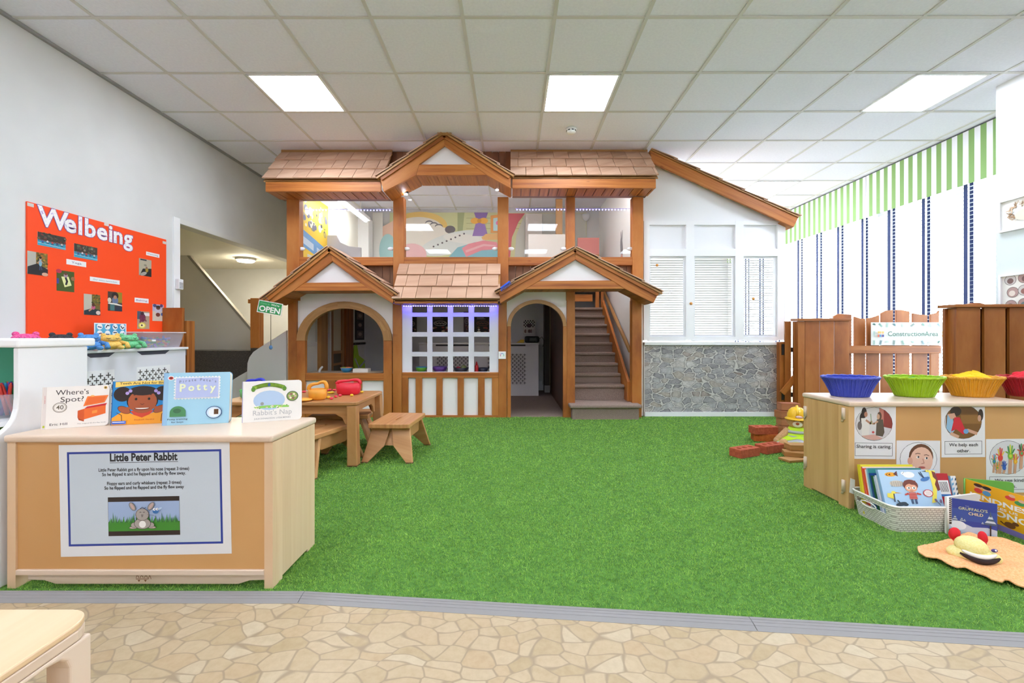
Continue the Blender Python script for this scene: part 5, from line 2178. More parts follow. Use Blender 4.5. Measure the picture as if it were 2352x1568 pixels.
m.build('latch', cv)
m = MB()
m.box((XL + 0.013, 4.06, 0.0), (XL + 0.20, 4.09, 1.17), FENCE, (0, 0, 1))
m.box((XL + 0.19, 4.10, 0.0), (XL + 0.215, 4.20, 1.05), FENCE, (0, 0, 1))
tag(m.build('wooden_gate', bevel=0.002), 'narrow edge of a folded wooden gate at the corner of the radiator cover', 'gate')
TOPZ = 0.8063


def plush(lab, y, x, s, c, c2, sit=True, arms=True):
    """plain rounded soft toy with two short ears, a sleepy face and long arms"""
    t = thing('plush_toy', lab, 'soft toy', (x, y, TOPZ), math.radians(60), 'soft toys on the radiator cover')
    mt = speckle('plush_' + c, c, c2, 120, 0.95, 0.15)
    k = s * 0.76
    m = MB()
    m.ball((0, 0, .052 * k), (.082 * s, .06 * s, .052 * k), mt, 18)
    m.build('body', t, local=True)
    m = MB()
    m.ball((0, -.004, .118 * k), (.070 * s, .052 * s, .044 * k), mt, 18)
    h = m.build('head', t, local=True)
    for sx in (-1, 1):
        m = MB()
        m.ball((sx * .045 * s, 0, .158 * k), (.018 * s, .013 * s, .022 * k), mt, 12)
        m.build('ear', h, local=True)
        m = MB()
        m.tube([(sx * .028 * s - .014 * s, -.052 * s, .126 * k), (sx * .028 * s, -.054 * s, .119 * k), (sx * .028 * s + .014 * s, -.052 * s, .126 * k)], .0022 * s, C('2c2430'), 6)
        m.build('eyelid', h, local=True)
        if arms:
            m = MB()
            m.tube([(sx * .06 * s, -.02 * s, .08 * k), (sx * .092 * s, -.05 * s, .05 * s), (sx * .088 * s, -.085 * s, .018 * s)], [.016 * s, .015 * s, .018 * s], mt, 10)
            m.build('arm', t, local=True)
            m = MB()
            m.ball((sx * .045 * s, -.075 * s, .018 * s), (.022 * s, .036 * s, .018 * s), mt, 12)
            m.build('leg', t, local=True)
    m = MB()
    m.tube([(-.03 * s, -.046 * s, .105 * k), (0, -.053 * s, .098 * k), (.03 * s, -.046 * s, .105 * k)], .0025 * s, C('8a7a70'), 6)
    m.build('mouth', h, local=True)
    return t


plush('pink soft toy peeping over the white cabinet', 2.70, -3.02, .95, 'e0408a', 'f070a8')
plush('black soft toy peeping over the white cabinet', 2.91, -3.02, .92, '2c2c30', '4a4a50')
plush('blue soft toy peeping over the white cabinet', 3.10, -3.02, .92, '4a86cc', '6aa6e0')
plush('yellow soft toy sitting beside the white cabinet', 3.28, -3.03, .9, 'e8bc58', 'f6d47c')
plush('green soft toy sitting between the yellow one and the clear tub', 3.455, -3.05, .9, '62bc84', '8ad8a4')

o, a = lsheet('chart', 'blue chart of white picture circles propped behind the yellow and green soft toys', 'chart', 214, 741, 288, 792, '5ab0d8', None, -3.13, 0.002)
ya, za = lw(214, 741, -3.13)
a.frame(0, 0, 1, 1, 0.03, 'e6eef4')
a.poly([(.03, .03), (.5, .03), (.97, .5), (.97, .97), (.5, .97)], '4a9ccc')
rr = random.Random(9)
for i in range(4):
    for j in range(3):
        u, v = .16 + i * .235, .84 - j * .3
        a.circ(u, v, .085, 'f4f4f6')
        a.line([(u - .05, v + rr.uniform(-.05, .05)), (u, v + rr.uniform(-.08, .08)), (u + .05, v + rr.uniform(-.05, .05))], .03, rr.choice(('3a5a90', '6a4a4a', '8a3a30', '3a3a50')))
a.mb.build('print', o)

# clear storage tub
y0, y1, x0, x1 = 3.56, 4.0, -3.24, -3.02
t = thing('storage_tub', 'clear plastic tub of coloured bricks on the end of the radiator cover', 'tub', ((x0 + x1) / 2, (y0 + y1) / 2, TOPZ))
m = MB()
CL = milky('clear_tub', 'e0e0ea', 0.24, 0.25)
b0 = [(x0 + .02, y0 + .03), (x1 - .02, y0 + .03), (x1 - .02, y1 - .03), (x0 + .02, y1 - .03)]
b1 = [(x0, y0), (x1, y0), (x1, y1), (x0, y1)]
vs = [(p[0], p[1], TOPZ + .001) for p in b0] + [(p[0], p[1], TOPZ + .125) for p in b1]
m.add(vs, [(0, 3, 2, 1), (0, 1, 5, 4), (1, 2, 6, 5), (2, 3, 7, 6), (3, 0, 4, 7)], CL)
m.build('body', t, solid=0.003)
m = MB()
m.box((x0 - .012, y0 - .015, TOPZ + .126), (x1 + .012, y1 + .015, TOPZ + .136), milky('clear_lid', 'eeeef4', 0.6))
m.build('lid', t, bevel=0.003)
m = MB()
m.box((x1 - .008, y0 + .09, TOPZ + .055), (x1 - .004, y0 + .13, TOPZ + .07), C('f4f4f4'))
m.build('label_sticker', t)
rr = random.Random(5)
m = MB()
for i in range(110):
    M = Matrix.Translation((rr.uniform(x0 + .04, x1 - .04), rr.uniform(y0 + .06, y1 - .06), TOPZ + .012 + rr.uniform(0, .075))) @ Matrix.Rotation(rr.uniform(0, 3), 4, (rr.random(), rr.random(), 1))
    m.mbox(M, .035, .018, .014, C(rr.choice(('d24a3a', '3a6ac8', 'e8c03a', '4aa85a', '8a5ac0', 'e88a3a')), .4))
o = m.build('toy_bricks')
tag(o, 'jumble of coloured plastic bricks inside the clear tub', 'bricks', kind='stuff')

# entry phone by the opening
y, z = XL * 1000 / (411 - 1176), 0
t = thing('entry_phone', 'small white keypad on the edge of the stairwell opening', 'keypad', (XL + .012, 4.25, 1.36))
m = MB()
m.box((XL + .0125, 4.215, 1.36), (XL + .05, 4.275, 1.46), C('e9e9ee', .4))
m.build('case', t, bevel=0.006)
m = MB()
for i in range(4):
    for j in range(3):
        m.box((XL + .0505, 4.224 + j * .015, 1.372 + i * .015), (XL + .0525, 4.233 + j * .015, 1.381 + i * .015), C('8a8a96'))
m.build('keys', t)

# ------------------------------------------------------------ slide side, newel post and the hanging OPEN sign
D = 4.86
t = thing('slide', 'pale grey curved slide side standing between the stairwell and the playhouse', 'slide', (hx(610, D), D, 0))
m = MB()
pts = [(657, 758), (628, 777), (596, 797), (580, 808), (571, 820), (566.5, 834), (566, 849)]
poly = [(hx(px, D), hz(py, D)) for px, py in pts] + [(hx(566, D), 0.0), (hx(657, D), 0.0)]
m.prism(poly, xz(D), 0, 0.03, C('cfccca', 0.5))
m.build('side_panel', t, bevel=0.006)
m = MB()
poly = [(hx(566, D), hz(850, D)), (hx(541, D), hz(864, D)), (hx(500, D), hz(890, D)), (hx(470, D), 0), (hx(566, D), 0)]
m.prism(poly, xz(D + 0.05), 0, 0.03, C('c4c0bb', 0.5))
m.build('side_panel', t, bevel=0.006)
D = 5.4
t = thing('newel_post', 'square orange pine post with a dark base by the stairwell opening', 'post', (hx(584, D), D, 0))
m = MB()
m.box((hx(573.5, D), D, hz(799, D)), (hx(594, D), D + 0.10, hz(684, D)), PINE, (0, 0, 1))
m.build('shaft', t, bevel=0.004)
m = MB()
m.box((hx(574, D), D + 0.002, 0), (hx(593.5, D), D + 0.098, hz(799, D) - 0.001), C('3b3833', 0.8))
m.build('base', t)
m = MB()
m.box((hx(567, D), D + 0.01, hz(696, D)), (hx(573.3, D), D + 0.06, hz(687, D)), PINE)
m.build('cleat', t)
D = 4.47
cx, cz = hx(619, D), hz(707, D)
t = thing('open_sign', 'green and white hanging open sign at the eave corner of the playhouse', 'sign', (cx, D, cz))
W_, H_ = 0.252, 0.128
an = math.radians(-10.5)
ux, uz = Vector((math.cos(an), 0, math.sin(an))), Vector((-math.sin(an), 0, math.cos(an)))
M = Matrix.Translation((cx, D, cz)) @ Matrix.Rotation(-an, 4, 'Y')
m = MB()
m.mbox(M, W_, 0.004, H_, C('f2f2f0', 0.4))
m.build('board', t)
O = Vector((cx, D - 0.002, cz)) - ux * W_ / 2 - uz * H_ / 2
a = Art(O, ux, uz, W_, H_)
a.rect(.03, .06, .97, .94, '2f9a58')
a.txt('Come in', .27, .70, .15, '7fd8a0', .36, 0, 'C', 0.2)
a.txt("We're", .70, .70, .16, 'f6fbf7', .34, .01)
a.txt('OPEN', .5, .15, .42, 'f8fcf9', .86, .03)
a.mb.build('print', t)
m = MB()
m.tube([(cx - .07, D, cz + .07), (cx - .06, D - .0, cz + .125), (cx + .0, D, cz + .06)], .0025, C('5a5a60'), 6)
m.build('cord', t)
m = MB()
m.tube([(-2.565, 4.62, 1.262), (-2.565, 4.62, .80)], .003, C('6a6a60'), 6)
m.ball((-2.565, 4.62, .785), (.02, .01, .024), C('5a86b8', .4), 12)
tag(m.build('pull_cord'), 'thin cord with a blue pull hanging from the low gable corner', 'cord')

# small blue thing lying where the roofs meet
p0, p1 = P(1149, 662, 4.44), P(1170, 646, 4.44)
t = thing('toy_comb', 'small blue plastic comb lying in the valley between the two low roofs', 'toy', ((p0[0] + p1[0]) / 2, 4.45, p0[2]))
m = MB()
m.beam(p0, p1, 0.02, 0.018, C('2a5cd8', .35))
m.build('spine', t, bevel=0.004)
m = MB()
for k in range(8):
    f = k / 7
    q = Vector(p0).lerp(Vector(p1), f)
    m.beam(q + Vector((.0, 0, -.008)), q + Vector((.013, 0, -.03)), .006, .006, C('2a5cd8', .35))
m.build('bristle', t)
# ------------------------------------------------------------ tall white cabinet at the end of the book unit
XC = -1.83
t = thing('cabinet', 'white open cabinet with a green interior beside the display board', 'cabinet', (-2.3, 1.75, 0))
prof = [(1.50, 0.009), (1.50, 0.535), (1.525, 0.548), (1.555, 0.560), (1.580, 0.580), (1.598, 0.605), (1.608, 0.640), (1.611, 0.68), (1.611, 0.866), (1.875, 0.866), (1.875, 0.009)]
for x in (XC - 0.02, -2.82):
    m = MB()
    m.prism(prof, yz(x), 0, 0.02, C('ececee', 0.4))
    m.build('side_panel', t, bevel=0.004)
m = MB()
m.box((-2.84, 1.60, 0.867), (XC + 0.012, 1.90, 0.90), C('f2f2f3', 0.35))
m.build('top', t, bevel=0.008, seg=3)
m = MB()
m.box((-2.80, 1.862, 0.54), (XC - 0.0205, 1.874, 0.8655), C('3fa583', 0.5))
m.build('back_panel', t)
for z in (0.51, 0.58):
    m = MB()
    m.box((-2.80, 1.56 if z > .55 else 1.51, z), (XC - 0.0205, 1.861, z + 0.018), C('e6e6e8', 0.4))
    m.build('shelf', t)
m = MB()
m.box((-2.80, 1.505, 0.03), (XC - 0.0205, 1.52, 0.505), C('e9e9eb', 0.4))
m.build('front_panel', t)
m = MB()
m.box((-2.4, 1.56, 0.5285), (-1.87, 1.80, 0.5485), C('a6dc28', 0.4))
tag(m.build('lime_tray', bevel=0.004), 'flat lime green tray on the lowest open shelf of the white cabinet', 'tray')
t = thing('pen_tub', 'clear tub of coloured pens inside the green-backed cabinet', 'tub', (-1.98, 1.70, 0.5985))
m = MB()
m.lathe([(0.085, 0), (0.10, 0.09), (0.096, 0.09), (0.082, 0.004), (0, 0.004)], (-1.985, 1.70, 0.5985), milky('clear_tub', 'e6e6ee', 0.36, 0.25), 20, 1.15, 0.8)
m.build('body', t)
m = MB()
m.box((-2.09, 1.585, 0.62), (-2.02, 1.592, 0.70), C('e03048', 0.5))
m.build('label_card', t)
rr = random.Random(2)
for k in range(20):
    an, r0 = rr.uniform(0, 6.28), rr.uniform(0.0, 0.05)
    p = Vector((-1.985 + r0 * math.cos(an), 1.70 + r0 * .6 * math.sin(an), 0.604))
    q = p + Vector((rr.uniform(-.035, .04), rr.uniform(-.02, .02), 0.125))
    c, nm = rr.choice((('2a56c8', 'blue'), ('e0453a', 'red'), ('e88428', 'orange'), ('3a9ad8', 'light blue'), ('6a3aa8', 'purple'), ('2a9a58', 'green')))
    m = MB()
    m.tube([p, p.lerp(q, .9), q], [.0055, .0055, .002], C(c, .35), 6)
    tag(m.build('felt_pen'), 'felt pen with a coloured barrel in the clear tub of the white cabinet', 'pen', 'felt pens in the clear tub')

# ------------------------------------------------------------ birch book units


def birch_unit(name, lab, x0, x1, y0, y1, h, mark=True, hinges=(), side=None):
    t = thing(name, lab, 'shelf unit', ((x0 + x1) / 2, (y0 + y1) / 2, 0))
    m = MB()
    m.box((x0 - .004, y0 - .012, h - 0.026), (x1 + .004, y1 + .012, h), BIRCH)
    m.build('top', t, bevel=0.009, seg=3)
    for a_, b_ in ((x0, x0 + .03), (x1 - .03, x1)):
        m = MB()
        k = 5
        for i in range(k):
            ya, yb = y0 + (y1 - y0) * i / k, y0 + (y1 - y0) * (i + 1) / k
            m.box((a_, ya, 0.004 if i in (0, k - 1) else 0.02), (b_, yb, h - .0265), side or BIRCHS, (0, 0, 1))
        m.build('side_panel', t)
    m = MB()
    m.box((x0 + .0305, y0 + .006, .075), (x1 - .0305, y0 + .018, h - .0265), BIRCHP)
    m.build('back_panel', t)
    m = MB()
    m.box((x0 + .0305, y0 - .002, .055), (x1 - .0305, y0 + .024, .0745), BIRCH)
    m.build('bottom_rail', t, bevel=0.003)
    m = MB()
    xa, xb = x0 + .06, x1 - .0305
    m.prism([(xa, .0545), (xb, .0545), (xb, .032), (xb - .06, .030), (xb - .10, .017), (xa + .10, .017), (xa + .06, .030), (xa, .032)], xz(y0 + .012), 0, .02, BIRCH)
    kb = m.build('kickboard', t, bevel=0.002)
    if mark:
        a = Art((xa, y0 + .012, .0), (1, 0, 0), (0, 0, 1), xb - xa, .06)
        c = '7a4a24'
        cx = (x0 + x1) / 2 - xa
        cu = cx / (xb - xa)
        a.line([(cu - .028, .60), (cu + .024, .60)], .0025, c)
        for du in (-.022, -.004, .014):
            a.line([(cu + du - .006, .66), (cu + du, .86), (cu + du + .007, .66)], .0022, c)
        a.line([(cu + .024, .60), (cu + .03, .85), (cu + .036, .60)], .0022, c)
        for du in (-.015, .012):
            a.poly([(cu + du - .006, .55), (cu + du + .006, .55), (cu + du, .42)], c)
        a.mb.build('logo_print', kb)
    for (y, z) in hinges:
        m = MB()
        m.tube([(x0 - .003, y, z - .03), (x0 - .003, y, z + .03)], .010, BIRCH, 8)
        m.tube([(x0 - .003, y + .012, z - .045), (x0 - .003, y + .002, z - .028)], .006, BIRCH, 6)
        m.build('hinge_clip', t)
    return t


UX0, UX1, UY0, UY1, UH = -1.805, -0.856, 1.554, 1.884, 0.557
birch_unit('book_unit', 'low birch unit carrying four board books and a nursery rhyme poster', UX0, UX1, UY0, UY1, UH)

# nursery rhyme poster on its front
def tilt_sheet(name, lab, cat, px, py, Dd, W, H, ang, base, group=None, th=.0015):
    """sheet facing the viewer; px,py = lower left corner in the photograph"""
    p = P(px, py, Dd)
    ux, uz = Vector((math.cos(ang), 0, math.sin(ang))), Vector((-math.sin(ang), 0, math.cos(ang)))
    O = Vector(p)
    o = thing(name, lab, cat, (p[0], Dd, p[2]), 0, group)
    m = MB()
    c = O + ux * W / 2 + uz * H / 2
    M = Matrix.Translation(c + Vector((0, th / 2, 0))) @ Matrix.Rotation(-ang, 4, 'Y')
    m.mbox(M, W, th, H, C(base, .4))
    m.build('sheet', o)
    return o, Art(O, ux, uz, W, H, lift=.0002)


PD = UY0 + .006 - .0016
o, a = tilt_sheet('poster', 'white laminated nursery rhyme poster with a grey rabbit on the birch unit', 'poster', 138, 1279, PD, .612, .400, math.radians(1.15), 'e2e2e4')
a.rect(.048, .092, .952, .936, '263c96')
a.rect(.0605, .111, .9395, .917, 'c8d2dc')
a.txt('Little Peter Rabbit', .497, .848, .066, '15151c', .396, .035)
a.rect(.298, .832, .698, .836, '15151c')
for s, v, wd in (('Little Peter Rabbit got a fly upon his nose (repeat 3 times)', .757, .53), ('So he flipped it and he flapped and the fly flew away.', .717, .49),
                 ('Floppy ears and curly whiskers (repeat 3 times)', .635, .435), ('So he flipped and he flapped and the fly flew away', .595, .466)):
    a.txt(s, .497, v, .028, '15151e', wd, .024)
u0, u1, v0, v1 = .283, .702, .178, .525


def pu(x, y):
    return (u0 + (u1 - u0) * x, v0 + (v1 - v0) * y)


def pp(pts, c):
    a.poly([pu(*p) for p in pts], c)


def pe(x, y, rx, ry, c, rot=0.0):
    u, v = pu(x, y)
    a.ell(u, v, rx * (u1 - u0), ry * (v1 - v0), c, rot, 24)


def pl(pts, wd, c):
    a.line([pu(*p) for p in pts], wd * (u1 - u0), c)


pp([(0, 0), (1, 0), (1, 1), (0, 1)], '2c1f1c')
pp([(.003, .12), (.997, .12), (.997, .88), (.003, .88)], '9fb4d8')
pp([(.003, .12), (.997, .12), (.997, .36), (.003, .36)], '3f8a2c')
rr = random.Random(8)
for k in range(46):
    x = .01 + k * .0215
    h = rr.uniform(.08, .26)
    ln = rr.uniform(-.015, .03)
    lo, hi = max(.003, x - .012), min(.997, x + .012)
    pp([(lo, .34), (hi, .34), (min(max(x + ln, .004), .996), .36 + h)], ('3a7a34', '4a9a3c', '35703a')[k % 3])
G, GD, GL = 'a9a09a', '4a403e', 'c4b2aa'
for sx, rot in ((-1, .55), (1, -.65)):
    pe(.5 + sx * .13 - .02, .76, .037, .12, GD, rot)
    pe(.5 + sx * .13 - .02, .76, .031, .11, G, rot)
    pe(.5 + sx * .13 - .02, .76, .014, .085, 'caa9a4', rot)
for sx in (-1, 1):
    pe(.49 + sx * .135, .215, .055, .03, GD)
    pe(.49 + sx * .135, .216, .049, .024, GL)
    pe(.49 + sx * .12, .28, .045, .07, GD)
    pe(.49 + sx * .12, .28, .040, .062, G)
pe(.49, .32, .118, .145, GD)
pe(.49, .32, .111, .136, G)
pe(.49, .30, .048, .09, 'f2efec')
pe(.49, .55, .094, .16, GD)
pe(.49, .55, .088, .150, G)
pl([(.46, .70), (.49, .74), (.52, .71), (.54, .735)], .006, GD)
for x in (.465, .515):
    pl([(x - .012, .60), (x, .62), (x + .012, .605)], .006, GD)
pl([(.475, .54), (.505, .54)], .008, GD)
pl([(.49, .54), (.49, .50)], .005, GD)
pl([(.478, .495), (.502, .495)], .005, GD)
pl([(.33, .42), (.40, .47)], .003, GD)
pl([(.56, .55), (.64, .53), (.69, .48)], .003, GD)
pe(.68, .63, .045, .06, '3a74b8')
pe(.66, .68, .018, .035, 'f4f4f4')
pe(.70, .685, .018, .035, 'f4f4f4')
pe(.665, .68, .006, .012, '22222a')
pe(.705, .685, .006, .012, '22222a')
pe(.74, .70, .03, .025, 'b8cfe6', .5)
a.mb.build('print', o)

# ------------------------------------------------------------ board books standing on the unit


def board_book(lab, pL, pR, h, th, cover, spine, lean=5.0, pages='e8e2d4', z=UH, group=None, openang=0.0):
    """pL, pR: floor-plan positions of the lower corners of the front cover (left, right)"""
    L, Rr = Vector((pL[0], pL[1], z + .0006)), Vector((pR[0], pR[1], z + .0006))
    ux = (Rr - L).normalized()
    W = (Rr - L).length
    nrm = ux.cross(Vector((0, 0, 1)))          # towards the viewer
    ln = math.radians(lean)
    uy = (Vector((0, 0, 1)) * math.cos(ln) - nrm * math.sin(ln)).normalized()
    back = -(ux.cross(uy))
    t = thing('board_book', lab, 'book', tuple(L), 0, group)
    fr = lambda u, v, d: tuple(L + ux * u + uy * v + back * d)
    r = .012
    cor = [(0, 0), (W - r, 0), (W - r * .3, r * .3), (W, r), (W, h - r), (W - r * .3, h - r * .3), (W - r, h), (0, h)]
    m = MB()
    m.prism(cor, fr, 0, .0022, C(cover, .3))
    m.build('cover', t)
    ins = [(max(u - .0, 0.001) if u < .01 else u - .0015, v * (h - .003) / h + .0015) for u, v in cor]
    m = MB()
    m.prism(ins, fr, .0023, th - .0023, C(pages, .6))
    m.build('page_block', t)
    m = MB()
    m.prism(cor, fr, th - .0022, th, C(cover, .35))
    m.build('back_cover', t)
    m = MB()
    m.prism([(-.003, 0), (-.0002, 0), (-.0002, h), (-.003, h)], fr, -.0005, th, C(spine, .35))
    m.build('spine', t)
    return t, Art(L, ux, uy, W, h, lift=.0002)


def floor_at(px, py, z):
    D = (CAMZ - z) * 1000 / (py - 770)
    return ((px - 1176) / 1000 * D, D)


# 1 white book with an orange chest
t, a = board_book('white board book with an orange toy chest and serif title at the cabinet end', floor_at(94, 987, UH), floor_at(247, 976.5, UH), .158, .022, 'efe9e2', 'e6ddd6')
a.rect(0, 0, .05, 1, 'e2d8d2')
a.txt("Where's", .43, .80, .12, '3a3432', .50, .0)
a.txt('Spot?', .43, .63, .12, '3a3432', .35, .0)
a.ring(.25, .50, .10, .115, .010, '7a7060')
a.ring(.25, .50, .085, .095, .005, 'a09680')
a.txt('40', .25, .455, .10, '6a6050', .11, .01)
a.poly([(.62, .44), (.95, .50), (.95, .30), (.62, .18)], 'e86a26')
a.poly([(.52, .40), (.62, .44), (.62, .16), (.52, .24)], 'd4561c')
a.poly([(.62, .44), (.66, .49), (.97, .555), (.95, .50)], 'c8202c')
a.poly([(.60, .50), (.93, .57), (.99, .75), (.66, .74)], 'f07c34')
a.poly([(.63, .53), (.91, .585), (.95, .72), (.68, .71)], 'e86a26')
a.poly([(.74, .38), (.82, .40), (.82, .33), (.74, .31)], 'f0923a')
a.ell(.74, .745, .03, .02, 'f6b060')
a.poly([(.52, .24), (.62, .16), (.62, .13), (.54, .17)], 'b84a18')
a.txt('Eric Hill', .24, .075, .055, '4a4442', .26)
a.txt('The original lift-the-flap book', .74, .075, .022, '6a6462', .44)
a.ell(.94, .94, .028, .035, 'd8a83a')
a.ell(.94, .94, .016, .022, '3a3a2a')
a.ell(.025, .06, .016, .03, 'b8c030')
a.txt("WHERE'S SPOT?", .037, .70, .02, 'c84a4a', .16, 0, 'C', 0, math.pi / 2)
a.mb.build('cover_print', t)

# 2 blue and yellow book about biting
t, a = board_book('blue and orange board book with a smiling child and a yellow title banner', floor_at(254, 977, UH), floor_at(391, 971, UH), .172, .024, '1f7fc4', '2a5a94')
a.rect(0, 0, 1, 1, '2088cc')
a.ell(.16, .70, .15, .17, '2a1a18')
a.ell(.84, .70, .15, .17, '2a1a18')
a.poly([(.0, .0), (1, 0), (1, .22), (.80, .34), (.62, .22), (.5, .17), (.36, .22), (.2, .33), (0, .16)], 'f5a32c')
a.poly([(.36, .22), (.5, .15), (.63, .22), (.70, .31), (.3, .31)], 'd0432a')
a.ell(.5, .56, .27, .30, '1e1414')
a.ell(.5, .52, .245, .27, 'a85530')
a.ell(.5, .77, .235, .11, '2a1a18')
for u, v in ((.24, .72), (.29, .77), (.72, .76), (.77, .71)):
    a.circ(u, v, .032, 'b09ad8')
for sx in (-1, 1):
    a.ell(.5 + sx * .11, .58, .022, .030, '201414')
    a.line([(.5 + sx * .15, .67), (.5 + sx * .10, .69), (.5 + sx * .06, .675)], .012, '2a1a18')
    a.ell(.5 + sx * .30, .34, .12, .075, '1e1414', sx * .5)
    a.ell(.5 + sx * .30, .34, .112, .068, 'a85530', sx * .5)
    a.line([(.5 + sx * .26, .37), (.5 + sx * .13, .39)], .05, 'a85530')
    a.line([(.5 + sx * .42, .28), (.5 + sx * .34, .22), (.5 + sx * .33, .05)], .01, '5a2a18')
a.line([(.47, .47), (.5, .45), (.53, .47)], .012, '6a2c1c')
a.ell(.5, .37, .13, .042, '6a2020', 0, 20, 180, 360)
a.ell(.5, .372, .115, .026, 'f6f2ea', 0, 20, 180, 360)
a.poly([(.04, .86), (.5, .92), (1, .90), (1, 1), (.5, 1.0), (.04, .985)], 'f3cf6a')
a.txt('Teeth Are Not for Biting', .53, .925, .052, '3a3424', .84, .012)
a.rect(.01, .02, .24, .09, '3a6ad0')
a.rect(.02, .055, .22, .07, 'dfe6f6')
a.txt('Elizabeth Verdick', .55, .09, .03, 'c04a20', .34)
a.mb.build('cover_print', t)

# 3 pale blue book
t, a = board_book('tall pale blue board book with a cut-out porthole and scalloped title panel', floor_at(372.5, 978, UH), floor_at(524, 971, UH), .206, .030, '93c4e2', '8fb4dc')
a.rect(0, 0, 1, 1, 'a3d0e6')
a.rect(.0, 0, .06, 1, '93bfe0')
a.rect(.16, .50, .84, .91, 'f2f4f6')
for k in range(14):
    for v in (.50, .91):
        a.circ(.17 + k * .0508, v, .016, 'f2f4f6')
for k in range(8):
    for u in (.16, .84):
        a.circ(u, .52 + k * .053, .016, 'f2f4f6')
a.rect(.175, .515, .825, .895, 'b4bfe6')
for k, ch in enumerate("Pirate Pete's"):
    f = k / 12
    a.txt(ch, .24 + .54 * f, .80 + .035 * math.sin(math.pi * f), .05, '5a5a78', None, .0)
for k, (ch, u) in enumerate(zip('Potty', (.28, .41, .52, .62, .74))):
    a.txt(ch, u, (.64, .65, .66, .655, .64)[k], (.14, .13, .13, .13, .13)[k], 'eaf0cc', None, .03)
a.ell(.10, .90, .048, .042, 'f4f4f4')
a.ell(.10, .90, .036, .030, 'c8302a')
a.ell(.10, .90, .018, .016, '5a2a1a')
a.ell(.22, .24, .12, .12, '4a8a5a', 0, 20, 0, 180)
a.rect(.10, .16, .34, .245, '4a8a5a')
a.ell(.21, .27, .06, .045, '3a6a48')
a.ell(.77, .22, .125, .12, '3a5a8a')
a.ell(.77, .22, .112, .107, 'cfe4f2')
a.ell(.77, .22, .085, .08, 'e8eef2')
a.rect(.77, .18, .84, .28, '5a3a1c')
a.txt('Potty training', .22, .10, .028, '3a3a5a', .30, .012)
a.txt('for boys', .22, .045, .028, '3a3a5a', .18, .012)
a.mb.build('cover_print', t)

# 4 white book with a green ribbon
t, a = board_book('white board book with a green ribbon banner and countryside picture', floor_at(556, 971.5, UH), floor_at(691, 962.5, UH), .166, .026, 'eeebe6', 'b9b3cf')
a.ell(.44, .52, .27, .24, 'aec6e2')
a.rect(.20, .33, .78, .37, '7cbf4a')
a.ell(.48, .36, .30, .035, '8ccc5a')
rr = random.Random(12)
for k in range(26):
    a.ell(.2 + rr.uniform(0, .56), .355 + rr.uniform(-.03, .03), .012, .012, rr.choice(('f0e6a0', 'e0a0b0', '5aa03a', 'f4f4f4')))
a.ell(.32, .44, .03, .04, '9a9a9a')
pts = [(.18 + .5 * k / 16, .835 + .07 * math.sin(math.pi * k / 16)) for k in range(17)]
a.line(pts, .075, '5a8a2a')
a.line(pts, .058, '94bc3a')
a.ell(.17, .80, .035, .06, '5a8a2a')
a.ell(.70, .80, .035, .06, '5a8a2a')
a.ell(.435, .905, .025, .04, '3a5a8a')
a.ell(.84, .60, .105, .125, '4a5a3a')
a.ell(.84, .60, .09, .108, '8aa050')
for k in range(6):
    a.ell(.84 + .05 * math.cos(k), .60 + .055 * math.sin(k), .02, .026, ('d0b0a0', 'f0e0c0', '9a5a5a')[k % 3])
a.txt("Rabbit's Nap", .50, .16, .12, 'b9b9ba', .66, .0)
a.txt('JULIA DONALDSON  LYDIA MONKS', .50, .06, .035, '9a9a9c', .62, .01)
a.mb.build('cover_print', t)

# ------------------------------------------------------------ pale birch bench in the near corner
t = thing('bench', 'pale birch bench corner with a rounded seat edge and arched side on the pebble floor', 'bench', (-1.1, 0.6, 0))
HB = 0.40
xe = -0.772
m = MB()
n = 8
pts = [(xe, 0.30)] + [(xe - .05 + .05 * math.cos(math.pi / 2 * k / n), .765 + .05 * math.sin(math.pi / 2 * k / n)) for k in range(n + 1)] + [(-1.5, .815), (-1.5, .30)]
m.prism(pts, lambda u, v, d: (u, v, d), HB - .012, HB, wood('birch_seat', 'e0bd92', 'e8c8a0', 'edd0ac', .3, 10, .7, .1, False), (0, 1, 0))
m.build('seat', t, bevel=0.003)
m = MB()
m.prism([(u if u < xe - .001 else xe - .001, min(v, .814)) for u, v in pts], lambda u, v, d: (u, v, d), HB - .032, HB - .0125, BIRCH, (0, 1, 0))
m.build('seat_edge', t, bevel=0.003)
m = MB()
arch = [(.80, HB - .033), (.30, HB - .033), (.30, .358), (.725, .358), (.745, .354), (.756, .345), (.761, .330), (.762, .004), (.80, .004)]
m.prism([(y, z) for y, z in arch], yz(xe - .046), 0, .045, BIRCH, (0, 1, 0))
m.build('side_panel', t, bevel=0.005, seg=3)
m = MB()
m.box((-1.5, .772, .345), (xe - .047, .797, HB - .0335), BIRCH)
m.build('end_rail', t, bevel=0.003)
# ------------------------------------------------------------ golden oak play table and stools
TH = 0.452
tx0, tx1, ty0, ty1 = -2.05, -1.075, 3.0, 3.63
t = thing('play_table', 'low golden wooden play table in front of the big arch holding toy baskets', 'table', ((tx0 + tx1) / 2, (ty0 + ty1) / 2, 0))
m = MB()
k = .03
out = [(tx0 + k, ty0), (tx1 - k, ty0), (tx1 - .006, ty0 + .006), (tx1, ty0 + k), (tx1, ty1 - k), (tx1 - k, ty1), (tx0 + k, ty1), (tx0, ty1 - k), (tx0, ty0 + k)]
m.prism(out, lambda u, v, d: (u, v, d), TH - .026, TH, OAK, (1, 0, 0))
m.build('tabletop', t, bevel=0.007, seg=3)


